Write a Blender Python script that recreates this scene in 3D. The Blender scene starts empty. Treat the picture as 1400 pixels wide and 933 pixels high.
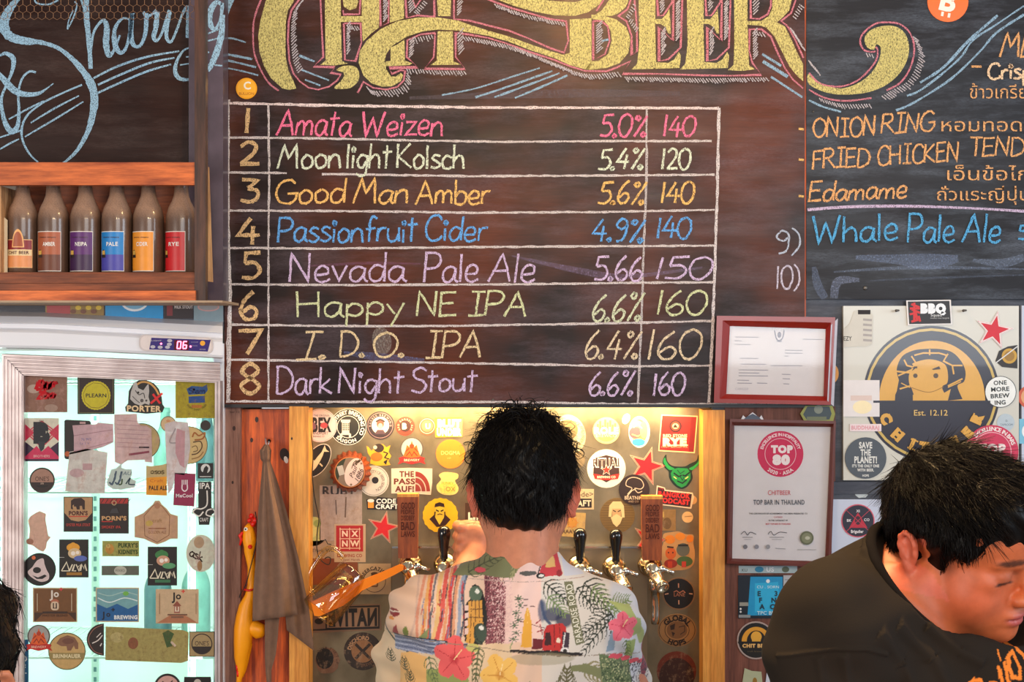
import bpy, math, random, time
import numpy as np
import openvdb
from mathutils import Vector, Matrix, Euler
from mathutils.geometry import tessellate_polygon

scn = bpy.context.scene
COL = scn.collection
# ------------------------------------------------------------------ camera
S = 0.0015          # metres per pixel of the 1400x933 frame on the wall plane y = 0
D = 3.2             # camera distance to that plane
ZC = 1.75           # eye height
cam = bpy.data.cameras.new('camera')
cam.sensor_width = 36.0
cam.lens = D / (1400 * S) * 36.0
cam.clip_start = 0.05
camo = bpy.data.objects.new('camera', cam)
COL.objects.link(camo)
camo.location = (0, -D, ZC)
camo.rotation_euler = (math.radians(90), 0, 0)
scn.camera = camo

# ------------------------------------------------------------------ world, lights, exposure
world = bpy.data.worlds.new('world'); scn.world = world
world.use_nodes = True
world.node_tree.nodes['Background'].inputs[0].default_value = (0.80, 0.80, 0.86, 1)
world.node_tree.nodes['Background'].inputs[1].default_value = 0.27

def area(name, loc, target, sx, sy, power, col):
    l = bpy.data.lights.new(name, 'AREA'); l.shape = 'RECTANGLE'; l.size = sx; l.size_y = sy
    l.energy = power; l.color = col
    o = bpy.data.objects.new(name, l); COL.objects.link(o)
    o.location = loc
    o.rotation_euler = (Vector(target) - Vector(loc)).to_track_quat('-Z', 'Y').to_euler()
    return o
def bulb(name, loc, power, col, r=0.05):
    l = bpy.data.lights.new(name, 'POINT'); l.energy = power; l.color = col; l.shadow_soft_size = r
    o = bpy.data.objects.new(name, l); COL.objects.link(o); o.location = loc
    return o
# daylight through the open front of the bar, behind and beside the photographer
area('daylight_opening', (1.6, -6.0, 2.5), (0.2, 0, 1.7), 3.2, 1.8, 82, (0.88, 0.94, 1.0))
area('daylight_side', (4.4, -2.6, 2.2), (0.9, 0, 1.6), 1.6, 1.6, 62, (0.78, 0.89, 1.0))
area('warm_fill_left', (-3.2, -3.9, 1.45), (-0.6, 0, 1.6), 1.6, 1.2, 62, (1.0, 0.90, 0.80))  # low warm fill, added to brighten the cooler and bottle shelf
# warm lamps over the bar
bulb('bar_lamp', (-0.09, -3.15, 2.66), 34, (1.0, 0.66, 0.30), 0.07)
bulb('bar_lamp', (0.62, -3.15, 2.68), 24, (1.0, 0.66, 0.30), 0.07)
bulb('bar_lamp', (0.22, -0.72, 2.60), 12, (1.0, 0.66, 0.30), 0.06)  # added out of view to warm the right man's back and neck
sl = bpy.data.lights.new('tee_warm_spot', 'SPOT'); sl.energy = 78; sl.color = (1.0, 0.64, 0.28); sl.spot_size = math.radians(62); sl.spot_blend = .5; sl.shadow_soft_size = .05  # narrow spot added out of view to throw warm light on the T-shirt
so = bpy.data.objects.new('tee_warm_spot', sl); COL.objects.link(so); so.location = (0.18, -1.02, 2.55)
so.rotation_euler = (Vector((0.47, -1.28, 1.30)) - Vector(so.location)).to_track_quat('-Z', 'Y').to_euler()
scn.view_settings.view_transform = 'Standard'
scn.view_settings.look = 'None'
scn.view_settings.gamma = 1.0
scn.view_settings.exposure = 0.35

def depth_k(y): return (D + y) / D
def P(px, py, y=0.0):
    k = depth_k(y)
    return Vector(((px - 700) * S * k, y, ZC + (466.5 - py) * S * k))

# ------------------------------------------------------------------ colours and materials
def lin(c):
    return tuple((v / 255 / 12.92) if v / 255 <= 0.04045 else ((v / 255 + 0.055) / 1.055) ** 2.4 for v in c[:3])
MATS = {}
def nt(name):
    m = bpy.data.materials.new(name); m.use_nodes = True
    t = m.node_tree; b = t.nodes['Principled BSDF']
    MATS[name] = m
    return m, t, b
def N(t, typ, **kw):
    n = t.nodes.new(typ)
    for k, v in kw.items():
        if k in n.inputs: n.inputs[k].default_value = v
        else: setattr(n, k, v)
    return n
def coords(t, scale=(1, 1, 1)):
    tc = N(t, 'ShaderNodeTexCoord'); mp = N(t, 'ShaderNodeMapping')
    mp.inputs['Scale'].default_value = scale
    t.links.new(tc.outputs['Object'], mp.inputs['Vector'])
    return mp.outputs['Vector']
def noise(t, vec, scale, detail=4, rough=0.55):
    n = N(t, 'ShaderNodeTexNoise'); n.inputs['Scale'].default_value = scale
    n.inputs['Detail'].default_value = detail; n.inputs['Roughness'].default_value = rough
    t.links.new(vec, n.inputs['Vector']); return n.outputs['Fac']
def ramp(t, fac, stops):
    r = N(t, 'ShaderNodeValToRGB')
    e = r.color_ramp.elements
    while len(e) < len(stops): e.new(0.5)
    for i, (p, c) in enumerate(stops):
        e[i].position = p; e[i].color = (*c, 1) if len(c) == 3 else c
    t.links.new(fac, r.inputs['Fac']); return r.outputs['Color']
def mix(t, fac, a, b, mode='MIX'):
    n = N(t, 'ShaderNodeMix'); n.data_type = 'RGBA'; n.blend_type = mode
    for sock, v in ((n.inputs[0], fac), (n.inputs[6], a), (n.inputs[7], b)):
        if hasattr(v, 'links') or isinstance(v, bpy.types.NodeSocket): t.links.new(v, sock)
        elif isinstance(v, (int, float)): sock.default_value = v
        else: sock.default_value = (*v, 1)
    return n.outputs[2]
def bump(t, b, h, strength=0.3, dist=0.002):
    n = N(t, 'ShaderNodeBump'); n.inputs['Strength'].default_value = strength; n.inputs['Distance'].default_value = dist
    t.links.new(h, n.inputs['Height']); t.links.new(n.outputs['Normal'], b.inputs['Normal'])
def setp(b, **kw):
    for k, v in kw.items():
        b.inputs[k.replace('_', ' ')].default_value = v if not isinstance(v, tuple) else (*v, 1)

def plain(name, rgb, rough=0.6, metal=0.0, var=0.12, sc=30, bmp=0.0, emit=0.0, coat=0.0, spec=0.5):
    """one paint, metal or cloth with slight blotches"""
    m, t, b = nt(name)
    v = coords(t); f = noise(t, v, sc)
    c = lin(rgb)
    t.links.new(ramp(t, f, [(0.25, tuple(x * (1 - var) for x in c)), (0.75, tuple(min(1, x * (1 + var)) for x in c))]), b.inputs['Base Color'])
    setp(b, Roughness=rough, Metallic=metal, Coat_Weight=coat, Specular_IOR_Level=spec)
    if bmp: bump(t, b, noise(t, v, sc * 8), bmp)
    if emit:
        b.inputs['Emission Color'].default_value = (*c, 1); b.inputs['Emission Strength'].default_value = emit
    return m
def wood(name, dark, light, axis='x', sc=1.0, rough=0.5, coat=0.15, bmp=0.25):
    m, t, b = nt(name)
    st = (6, 60, 60) if axis == 'x' else (60, 60, 5)
    v = coords(t, tuple(a * sc for a in st))
    v2 = coords(t, (1, 1, 1))
    f = noise(t, v, 1.0, 8, 0.62); g = noise(t, v2, 6 * sc, 3)
    k = noise(t, coords(t, tuple(a * sc * 4 for a in st)), 1.0, 3)
    a = ramp(t, f, [(0.32, lin(dark)), (0.62, lin(light))])
    a = mix(t, 0.55, a, ramp(t, g, [(0.3, (0.55, 0.5, 0.5)), (0.7, (1.15, 1.1, 1.05))]), 'MULTIPLY')
    a = mix(t, 0.5, a, ramp(t, k, [(0.3, (0.7, 0.66, 0.62)), (0.6, (1.05, 1.05, 1.05))]), 'MULTIPLY')
    t.links.new(a, b.inputs['Base Color'])
    setp(b, Roughness=rough, Coat_Weight=coat, Coat_Roughness=0.3)
    bump(t, b, f, bmp, 0.001)
    return m
def attr_mat(name, rough=0.5, wear=0.12, sc=60, trans=0.0, coat=0.0, stain=None, spec=0.5, metal=0):
    """print: the colours of the printed shapes sit in the mesh attribute Col"""
    m, t, b = nt(name)
    a = N(t, 'ShaderNodeAttribute'); a.attribute_name = 'Col'
    v = coords(t)
    c = mix(t, 1.0, a.outputs['Color'], ramp(t, noise(t, v, sc, 5, 0.7), [(0.3, (1 - wear,) * 3), (0.65, (1.0, 1.0, 1.0))]), 'MULTIPLY')
    if stain:
        c = mix(t, ramp(t, noise(t, v, sc * 0.7, 6, 0.75), [(0.52, (0, 0, 0)), (0.66, (0.6,) * 3)]), c, stain)
    t.links.new(c, b.inputs['Base Color'])
    setp(b, Roughness=rough, Coat_Weight=coat, Specular_IOR_Level=spec, Metallic=metal)
    if trans:
        tr = N(t, 'ShaderNodeBsdfTranslucent'); t.links.new(c, tr.inputs['Color'])
        ms = N(t, 'ShaderNodeMixShader'); ms.inputs[0].default_value = trans
        t.links.new(b.outputs[0], ms.inputs[1]); t.links.new(tr.outputs[0], ms.inputs[2])
        t.links.new(ms.outputs[0], t.nodes['Material Output'].inputs['Surface'])
    return m
def chalk_mat(name, cover=0.5, sc=620, soft=0.1):
    m, t, b = nt(name)
    a = N(t, 'ShaderNodeAttribute'); a.attribute_name = 'Col'
    t.links.new(a.outputs['Color'], b.inputs['Base Color']); setp(b, Roughness=1.0, Specular_IOR_Level=0.0)
    v = coords(t, (1, 1, 0.55)); f = noise(t, v, sc, 3, 0.7)
    al = ramp(t, f, [(1 - cover - soft, (0.12,) * 3), (1 - cover + soft, (1, 1, 1))])
    t.links.new(al, b.inputs['Alpha'])
    return m
def glass_mat(name, rgb=(235, 245, 240), rough=0.02, refl=0.09):
    """a thin pane: mostly clear, with a reflection that grows at grazing angles"""
    m, t, b = nt(name)
    tr = N(t, 'ShaderNodeBsdfTransparent'); tr.inputs['Color'].default_value = (*lin(rgb), 1)
    gl = N(t, 'ShaderNodeBsdfGlossy'); gl.inputs['Roughness'].default_value = rough
    lw = N(t, 'ShaderNodeLayerWeight'); lw.inputs['Blend'].default_value = .5
    pw = N(t, 'ShaderNodeMath'); pw.operation = 'POWER'; t.links.new(lw.outputs['Facing'], pw.inputs[0]); pw.inputs[1].default_value = 3.5
    fr = N(t, 'ShaderNodeMath'); fr.operation = 'MULTIPLY_ADD'; t.links.new(pw.outputs[0], fr.inputs[0]); fr.inputs[1].default_value = .8; fr.inputs[2].default_value = refl
    ms = N(t, 'ShaderNodeMixShader')
    t.links.new(fr.outputs[0], ms.inputs[0]); t.links.new(tr.outputs[0], ms.inputs[1]); t.links.new(gl.outputs[0], ms.inputs[2])
    t.links.new(ms.outputs[0], t.nodes['Material Output'].inputs['Surface'])
    t.nodes.remove(b)
    return m
def clear_glass(name, rgb, rough=0.03):
    m, t, b = nt(name)
    setp(b, Roughness=rough, Transmission_Weight=1.0, IOR=1.45); b.inputs['Base Color'].default_value = (*lin(rgb), 1)
    return m
def board_mat(name, dark, warm, dust, ds=0.5, wb=0.3, grain=True):
    """painted plywood with rubbed chalk dust"""
    m, t, b = nt(name)
    v = coords(t, (1.4, 1, 7)); v2 = coords(t, (1, 1, 1)); v3 = coords(t, (6, 6, 90))
    base = mix(t, ramp(t, noise(t, v2, 3.2, 3), [(0.42, (0, 0, 0)), (0.66, (wb,) * 3)]), lin(dark), lin(warm))
    base = mix(t, 0.6, base, ramp(t, noise(t, v3, 3.0, 6, 0.7), [(0.3, (0.62,) * 3), (0.7, (1.3,) * 3)]), 'MULTIPLY')
    d = mix(t, 1.0, ramp(t, noise(t, v, 2.6, 8, 0.68), [(0.46, (0, 0, 0)), (0.78, (ds,) * 3)]),
            ramp(t, noise(t, coords(t, (40, 1, 160)), 3, 3, 0.7), [(0.35, (0.35,) * 3), (0.6, (1,) * 3)]), 'MULTIPLY')
    t.links.new(mix(t, d, base, lin(dust)), b.inputs['Base Color'])
    t.links.new(ramp(t, noise(t, v, 3.0, 5), [(0.3, (0.26,) * 3), (0.7, (0.46,) * 3)]), b.inputs['Roughness'])
    setp(b, Specular_IOR_Level=0.22)
    bump(t, b, noise(t, v3, 6.0, 4), 0.12, 0.001)
    return m

attr_mat('vinyl', 0.4, 0.10, 60)
attr_mat('vinyl_old', 0.55, 0.25, 90, stain=lin((150, 120, 95)))
attr_mat('vinyl_lit', 0.5, 0.18, 90, trans=0.22)
attr_mat('paper_lit', 0.8, 0.22, 70, trans=0.3, stain=lin((190, 150, 140)))
attr_mat('grimy_lit', 0.6, 0.3, 150, trans=0.25, stain=lin((120, 90, 45)))
attr_mat('paper', 0.8, 0.06, 40)
attr_mat('painted', 0.5, 0.1, 50)
attr_mat('gloss', 0.2, 0.06, 40, coat=0.4)
attr_mat('screen', 0.3, 0.05, 40)
chalk_mat('chalk', 0.54); chalk_mat('chalk_dense', 0.56, 640, .08); chalk_mat('chalk_fill', 0.54, 480, 0.16); chalk_mat('chalk_faint', 0.30, 420, 0.25)

# ------------------------------------------------------------------ object helpers
def link(name, me, mats, parent=None, loc=None):
    o = bpy.data.objects.new(name, me); COL.objects.link(o)
    for m in (mats if isinstance(mats, (list, tuple)) else [mats]):
        me.materials.append(MATS[m] if isinstance(m, str) else m)
    if loc is not None: o.location = loc
    if parent is not None: o.parent = parent
    return o
def tag(o, label=None, cat=None, group=None, kind=None):
    if label: o['label'] = label
    if cat: o['category'] = cat
    if group: o['group'] = group
    if kind: o['kind'] = kind
    return o
def empty(name, loc, label=None, cat=None, group=None, rot=(0, 0, 0)):
    o = bpy.data.objects.new(name, None); COL.objects.link(o)
    o.location = loc; o.rotation_euler = rot; o.empty_display_size = 0.05
    return tag(o, label, cat, group)
def copy_tree(o, parent=None):
    c = o.copy(); COL.objects.link(c); c.parent = parent
    for ch in list(o.children): copy_tree(ch, c)
    return c
def smooth_obj(o, on=True):
    o.data.polygons.foreach_set('use_smooth', [on] * len(o.data.polygons)); return o

def wloc(p):
    w = np.zeros(3)
    while p is not None: w = w + np.array(p.location); p = p.parent
    return w

class MB:
    """collects solids as ONE mesh"""
    def __init__(s): s.v = []; s.f = []; s.c = []; s.col = None; s.sm = []
    def add(s, vs, fs, smooth=False):
        n = len(s.v); s.v += [tuple(p) for p in vs]; s.f += [tuple(i + n for i in f) for f in fs]
        s.c += [s.col] * len(fs); s.sm += [smooth] * len(fs)
    def box(s, lo, hi, M=None, bev=0.0):
        x0, y0, z0 = lo; x1, y1, z1 = hi
        if bev:
            b = bev; vs = []; 
            # box with chamfered long edges on the front (-y) face
            for (ax, az) in ((x0, z0), (x1, z0), (x1, z1), (x0, z1)): vs.append((ax, y1, az))
            for (ax, az) in ((x0, z0), (x1, z0), (x1, z1), (x0, z1)): vs.append((ax, y0 + b, az))
            for (ax, az) in ((x0 + b, z0 + b), (x1 - b, z0 + b), (x1 - b, z1 - b), (x0 + b, z1 - b)): vs.append((ax, y0, az))
            fs = [(0, 3, 2, 1), (8, 9, 10, 11)]
            for i in range(4):
                j = (i + 1) % 4
                fs += [(i, j, j + 4, i + 4), (i + 4, j + 4, j + 8, i + 8)]
        else:
            vs = [(x, y, z) for z in (z0, z1) for y in (y0, y1) for x in (x0, x1)]
            fs = [(0, 2, 3, 1), (4, 5, 7, 6), (0, 1, 5, 4), (2, 6, 7, 3), (0, 4, 6, 2), (1, 3, 7, 5)]
        if M is not None: vs = [M @ Vector(p) for p in vs]
        s.add(vs, fs)
    def prism(s, pts, y0, y1):
        """px outline extruded from depth y0 (front) to y1 (back); same world size at both"""
        f = [P(x, y, y0) for x, y in pts]; n = len(f)
        vs = [p[:] for p in f] + [(p.x, y1, p.z) for p in f]
        tri = tessellate_polygon([[Vector((p.x, p.z, 0)) for p in f]])
        fs = [tuple(t) for t in tri] + [tuple(i + n for i in reversed(t)) for t in tri]
        fs += [(i, (i + 1) % n, (i + 1) % n + n, i + n) for i in range(n)]
        s.add(vs, fs)
    def tube(s, pts, r, seg=8, cap=True, smooth=True):
        pts = [Vector(p) for p in pts]; n = len(pts)
        rs = r if isinstance(r, (list, tuple)) else [r] * n
        vs = []; up = None
        for i, p in enumerate(pts):
            d = (pts[min(i + 1, n - 1)] - pts[max(i - 1, 0)])
            d = d.normalized() if d.length > 1e-9 else Vector((0, 0, 1))
            if up is None:
                up = d.cross(Vector((0, 1, 0.01)));
                if up.length < 1e-3: up = d.cross(Vector((1, 0, 0)))
            up = (up - d * up.dot(d))
            up = up.normalized() if up.length > 1e-9 else d.orthogonal().normalized()
            w = d.cross(up)
            for k in range(seg):
                a = 2 * math.pi * k / seg
                vs.append(p + (up * math.cos(a) + w * math.sin(a)) * rs[i])
        fs = [(i * seg + k, i * seg + (k + 1) % seg, (i + 1) * seg + (k + 1) % seg, (i + 1) * seg + k) for i in range(n - 1) for k in range(seg)]
        if cap: fs += [tuple(reversed(range(seg))), tuple((n - 1) * seg + k for k in range(seg))]
        s.add(vs, fs, smooth)
    def lathe(s, prof, M=None, seg=24, smooth=True, cap=True):
        """profile of (radius, height) turned about the local z axis"""
        vs = []; n = len(prof)
        for r, h in prof:
            for k in range(seg):
                a = 2 * math.pi * k / seg; vs.append(Vector((r * math.cos(a), r * math.sin(a), h)))
        if M is not None: vs = [M @ p for p in vs]
        fs = [(i * seg + k, i * seg + (k + 1) % seg, (i + 1) * seg + (k + 1) % seg, (i + 1) * seg + k) for i in range(n - 1) for k in range(seg)]
        if cap: fs += [tuple(reversed(range(seg))), tuple((n - 1) * seg + k for k in range(seg))]
        s.add(vs, fs, smooth)
    def build(s, name, mats, parent=None, **kw):
        arr = np.array(s.v, dtype=float)
        c = (arr.min(0) + arr.max(0)) / 2 if parent is None else np.zeros(3)
        off = wloc(parent)
        me = bpy.data.meshes.new(name)
        me.from_pydata([tuple(p) for p in arr - c - off], [], s.f)
        me.polygons.foreach_set('use_smooth', s.sm)
        if any(x is not None for x in s.c):
            at = me.color_attributes.new('Col', 'FLOAT_COLOR', 'CORNER')
            buf = []
            for f, x in zip(me.polygons, s.c): buf += [*(x or (1, 1, 1)), 1.0] * f.loop_total
            at.data.foreach_set('color', buf)
        me.update()
        o = link(name, me, mats, parent, tuple(c) if parent is None else None)
        return tag(o, **kw)

# ------------------------------------------------------------------ flat art: printed shapes and chalk, in pixel units on a depth plane
_fc = bpy.data.curves.new('type', 'FONT'); _fc.resolution_u = 3
_fo = bpy.data.objects.new('type', _fc)
_gl = {}
def _raw(body, bold):
    _fc.body = body; _fc.offset = bold
    m = _fo.to_mesh(); v = [(p.co.x, p.co.y) for p in m.vertices]; f = [tuple(q.vertices) for q in m.polygons]
    _fo.to_mesh_clear(); return v, f
def glyph(ch, bold=0.0):
    k = (ch, bold)
    if k not in _gl:
        if ch == ' ': _gl[k] = ([], [], 0.33)
        else:
            v, f = _raw(ch, bold)
            a, _ = _raw(ch + '|', 0.0); b, _ = _raw('|', 0.0)
            adv = max(p[0] for p in a) - max(p[0] for p in b)
            _gl[k] = (v, f, max(adv, 0.0) + bold * 1.2)
    return _gl[k]
def catmull(pts, n=6, closed=False):
    if len(pts) < 3: return list(pts)
    q = list(pts); out = []
    m = len(q)
    for i in range(m if closed else m - 1):
        g = lambda j: q[j % m] if closed else q[max(0, min(m - 1, j))]
        p0, p1, p2, p3 = g(i - 1), g(i), g(i + 1), g(i + 2)
        for k in range(n):
            t = k / n
            out.append(tuple(0.5 * ((2 * b) + (-a + c) * t + (2 * a - 5 * b + 4 * c - d) * t * t + (-a + 3 * b - 3 * c + d) * t ** 3) for a, b, c, d in zip(p0, p1, p2, p3)))
    if not closed: out.append(tuple(q[-1]))
    return out
class Art:
    def __init__(s, y, step=0.00012): s.y = y; s.st = step; s.n = 0; s.v = []; s.f = []; s.c = []; s.base = None
    def _put(s, v, f, c, keep=False):
        yy = s.y - s.n * s.st
        n = len(s.v); s.v += [P(a, b, yy)[:] for a, b in v]; s.f += [tuple(i + n for i in q) for q in f]; s.c += [lin(c)] * len(f)
        s.n += 0.1 if keep else 1
    def poly(s, pts, c, holes=(), keep=False):
        loops = [[Vector((x, y, 0)) for x, y in pts]] + [[Vector((x, y, 0)) for x, y in h] for h in holes]
        tri = tessellate_polygon(loops)
        if s.base is None: s.base = (list(pts), lin(c))
        s._put([p[:2] for l in loops for p in l], [tuple(t) for t in tri], c, keep); return s
    def oval(s, x, y, rx, ry, rot=0, n=32, a0=0, a1=360):
        r = math.radians(rot); out = []
        m = n if a1 - a0 >= 360 else n + 1
        for i in range(m):
            a = math.radians(a0 + (a1 - a0) * i / n)
            u, w = rx * math.cos(a), -ry * math.sin(a)
            out.append((x + u * math.cos(r) + w * math.sin(r), y - u * math.sin(r) + w * math.cos(r)))
        return out
    def disc(s, x, y, r, c, ry=None, rot=0, n=32, keep=False): return s.poly(s.oval(x, y, r, ry or r, rot, n), c, keep=keep)
    def ring(s, x, y, r1, r0, c, k=1.0, rot=0): return s.poly(s.oval(x, y, r1, r1 * k, rot), c, [s.oval(x, y, r0, r0 * k, rot)])
    def half(s, x, y, r, c, a0=0, a1=180, ry=None): return s.poly(s.oval(x, y, r, ry or r, 0, 24, a0, a1), c)
    def rect(s, x0, y0, x1, y1, c, rot=0, keep=False):
        cx, cy = (x0 + x1) / 2, (y0 + y1) / 2; r = math.radians(rot)
        q = [(a - cx, b - cy) for a, b in ((x0, y0), (x1, y0), (x1, y1), (x0, y1))]
        return s.poly([(cx + u * math.cos(r) + w * math.sin(r), cy - u * math.sin(r) + w * math.cos(r)) for u, w in q], c, keep=keep)
    def star(s, x, y, r, c, rot=0, k=0.4, n=5):
        return s.poly([(x + (r if i % 2 == 0 else r * k) * math.sin(math.radians(rot) + i * math.pi / n), y - (r if i % 2 == 0 else r * k) * math.cos(math.radians(rot) + i * math.pi / n)) for i in range(2 * n)], c)
    def line(s, pts, w, c, smooth=False, closed=False, keep=False, jit=0.0):
        if smooth: 
            if isinstance(w, (list, tuple)):
                q = catmull([(*p, ww) for p, ww in zip(pts, w)], 6); pts = [a[:2] for a in q]; w = [max(0.4, a[2]) for a in q]
            else: pts = catmull(pts, 6, closed)
        if closed: pts = list(pts) + [pts[0], pts[1]]
        n = len(pts)
        if n < 2: return s
        ws = w if isinstance(w, (list, tuple)) else [w] * n
        vs = []
        for i, p in enumerate(pts):
            a = pts[max(0, i - 1)]; b = pts[min(n - 1, i + 1)]
            dx, dy = b[0] - a[0], b[1] - a[1]; l = math.hypot(dx, dy) or 1
            nx, ny = -dy / l, dx / l
            # mitre a little at corners
            h = ws[i] / 2 * (1 + random.uniform(-jit, jit))
            if 0 < i < n - 1:
                d1 = (p[0] - a[0], p[1] - a[1]); d2 = (b[0] - p[0], b[1] - p[1])
                l1 = math.hypot(*d1) or 1; l2 = math.hypot(*d2) or 1
                cs = (d1[0] * d2[0] + d1[1] * d2[1]) / l1 / l2
                h /= max(0.6, math.sqrt(max(0.0, (1 + cs) / 2)))
            vs += [(p[0] + nx * h, p[1] + ny * h), (p[0] - nx * h, p[1] - ny * h)]
        s._put(vs, [(2 * i, 2 * i + 1, 2 * i + 3, 2 * i + 2) for i in range(n - 1)], c, keep); return s
    def text(s, st, x, y, h, c, w=None, bold=0.0, rot=0, shear=0, mirror=False, sx=1.0, keep=False):
        """centred at (x, y); h = cap height in px; w = fitted total width in px"""
        k = h / 0.69; X = 0; V = []; F = []
        for ch in st:
            v, f, adv = glyph(ch, bold); n = len(V)
            V += [((p[0] + X) * k, p[1] * k) for p in v]; F += [tuple(i + n for i in q) for q in f]; X += adv
        if not V: return s
        x0 = min(p[0] for p in V); x1 = max(p[0] for p in V); fx = (w / (x1 - x0)) if w else sx
        r = math.radians(rot); out = []
        for u, t in V:
            u = (u - (x0 + x1) / 2) * fx + shear * (t - h / 2); t = t - h / 2
            if mirror: u = -u
            out.append((x + u * math.cos(r) - t * math.sin(r), y - (u * math.sin(r) + t * math.cos(r))))
        s._put(out, F, c, keep); return s
    def arc(s, st, cx, cy, r, mid, h, c, bold=0.0, sx=1.0, inner=False, span=None):
        """text on a circle, centred at angle mid (90 = top); inner = reads along the bottom"""
        k = h / 0.69; adv = [glyph(ch, bold)[2] * k * sx for ch in st]; tot = sum(adv)
        if span: g = math.radians(span) * r / tot
        else: g = 1.0
        a = math.radians(mid) + (tot * g / 2 / r) * (-1 if inner else 1)
        for ch, ad in zip(st, adv):
            v, f, _ = glyph(ch, bold)
            am = a + (ad * g / 2 / r) * (1 if inner else -1)
            if v:
                out = []
                for u, t in v:
                    u = u * k * sx - ad / 2; t = t * k - h / 2
                    if inner: ex, ey, rx, ry = -math.sin(am), math.cos(am), math.cos(am), math.sin(am); out.append((cx + (r - t) * rx + u * ex, cy - ((r - t) * ry + u * ey)))
                    else: ex, ey, rx, ry = math.sin(am), -math.cos(am), math.cos(am), math.sin(am); out.append((cx + (r + t) * rx + u * ex, cy - ((r + t) * ry + u * ey)))
                s._put(out, f, c, True)
            a += (ad * g / r) * (1 if inner else -1)
        s.n += 1; return s
    def build(s, name, mat, parent=None, thick=0.0006, label=None, cat=None, group=None, kind=None):
        if thick and s.base:
            pts, c = s.base; n = len(s.v); m = len(pts)
            fr = [P(a, b, s.y) for a, b in pts]
            s.v += [p[:] for p in fr] + [(p.x, s.y + thick, p.z) for p in fr]
            s.f += [(n + i, n + (i + 1) % m, n + (i + 1) % m + m, n + i + m) for i in range(m)]; s.c += [c] * m
            tri = tessellate_polygon([[Vector((a, b, 0)) for a, b in pts]])
            s.f += [tuple(n + m + i for i in t) for t in tri]; s.c += [c] * len(tri)
        arr = np.array(s.v, dtype=float)
        if parent is None: c0 = (arr.min(0) + arr.max(0)) / 2
        else: c0 = wloc(parent)
        me = bpy.data.meshes.new(name); me.from_pydata([tuple(p) for p in arr - c0], [], s.f)
        at = me.color_attributes.new('Col', 'FLOAT_COLOR', 'CORNER')
        lt = np.array([p.loop_total for p in me.polygons]); cc = np.array([(*x, 1.0) for x in s.c[:len(lt)]])
        at.data.foreach_set('color', np.repeat(cc, lt, axis=0).ravel().astype(np.float32))
        me.update()
        o = link(name, me, mat, parent, tuple(c0) if parent is None else None)
        if name.startswith('chalk_') and parent is not None and name != 'chalk_letter': kind = 'stuff'
        return tag(o, label, cat, group, kind)

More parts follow.
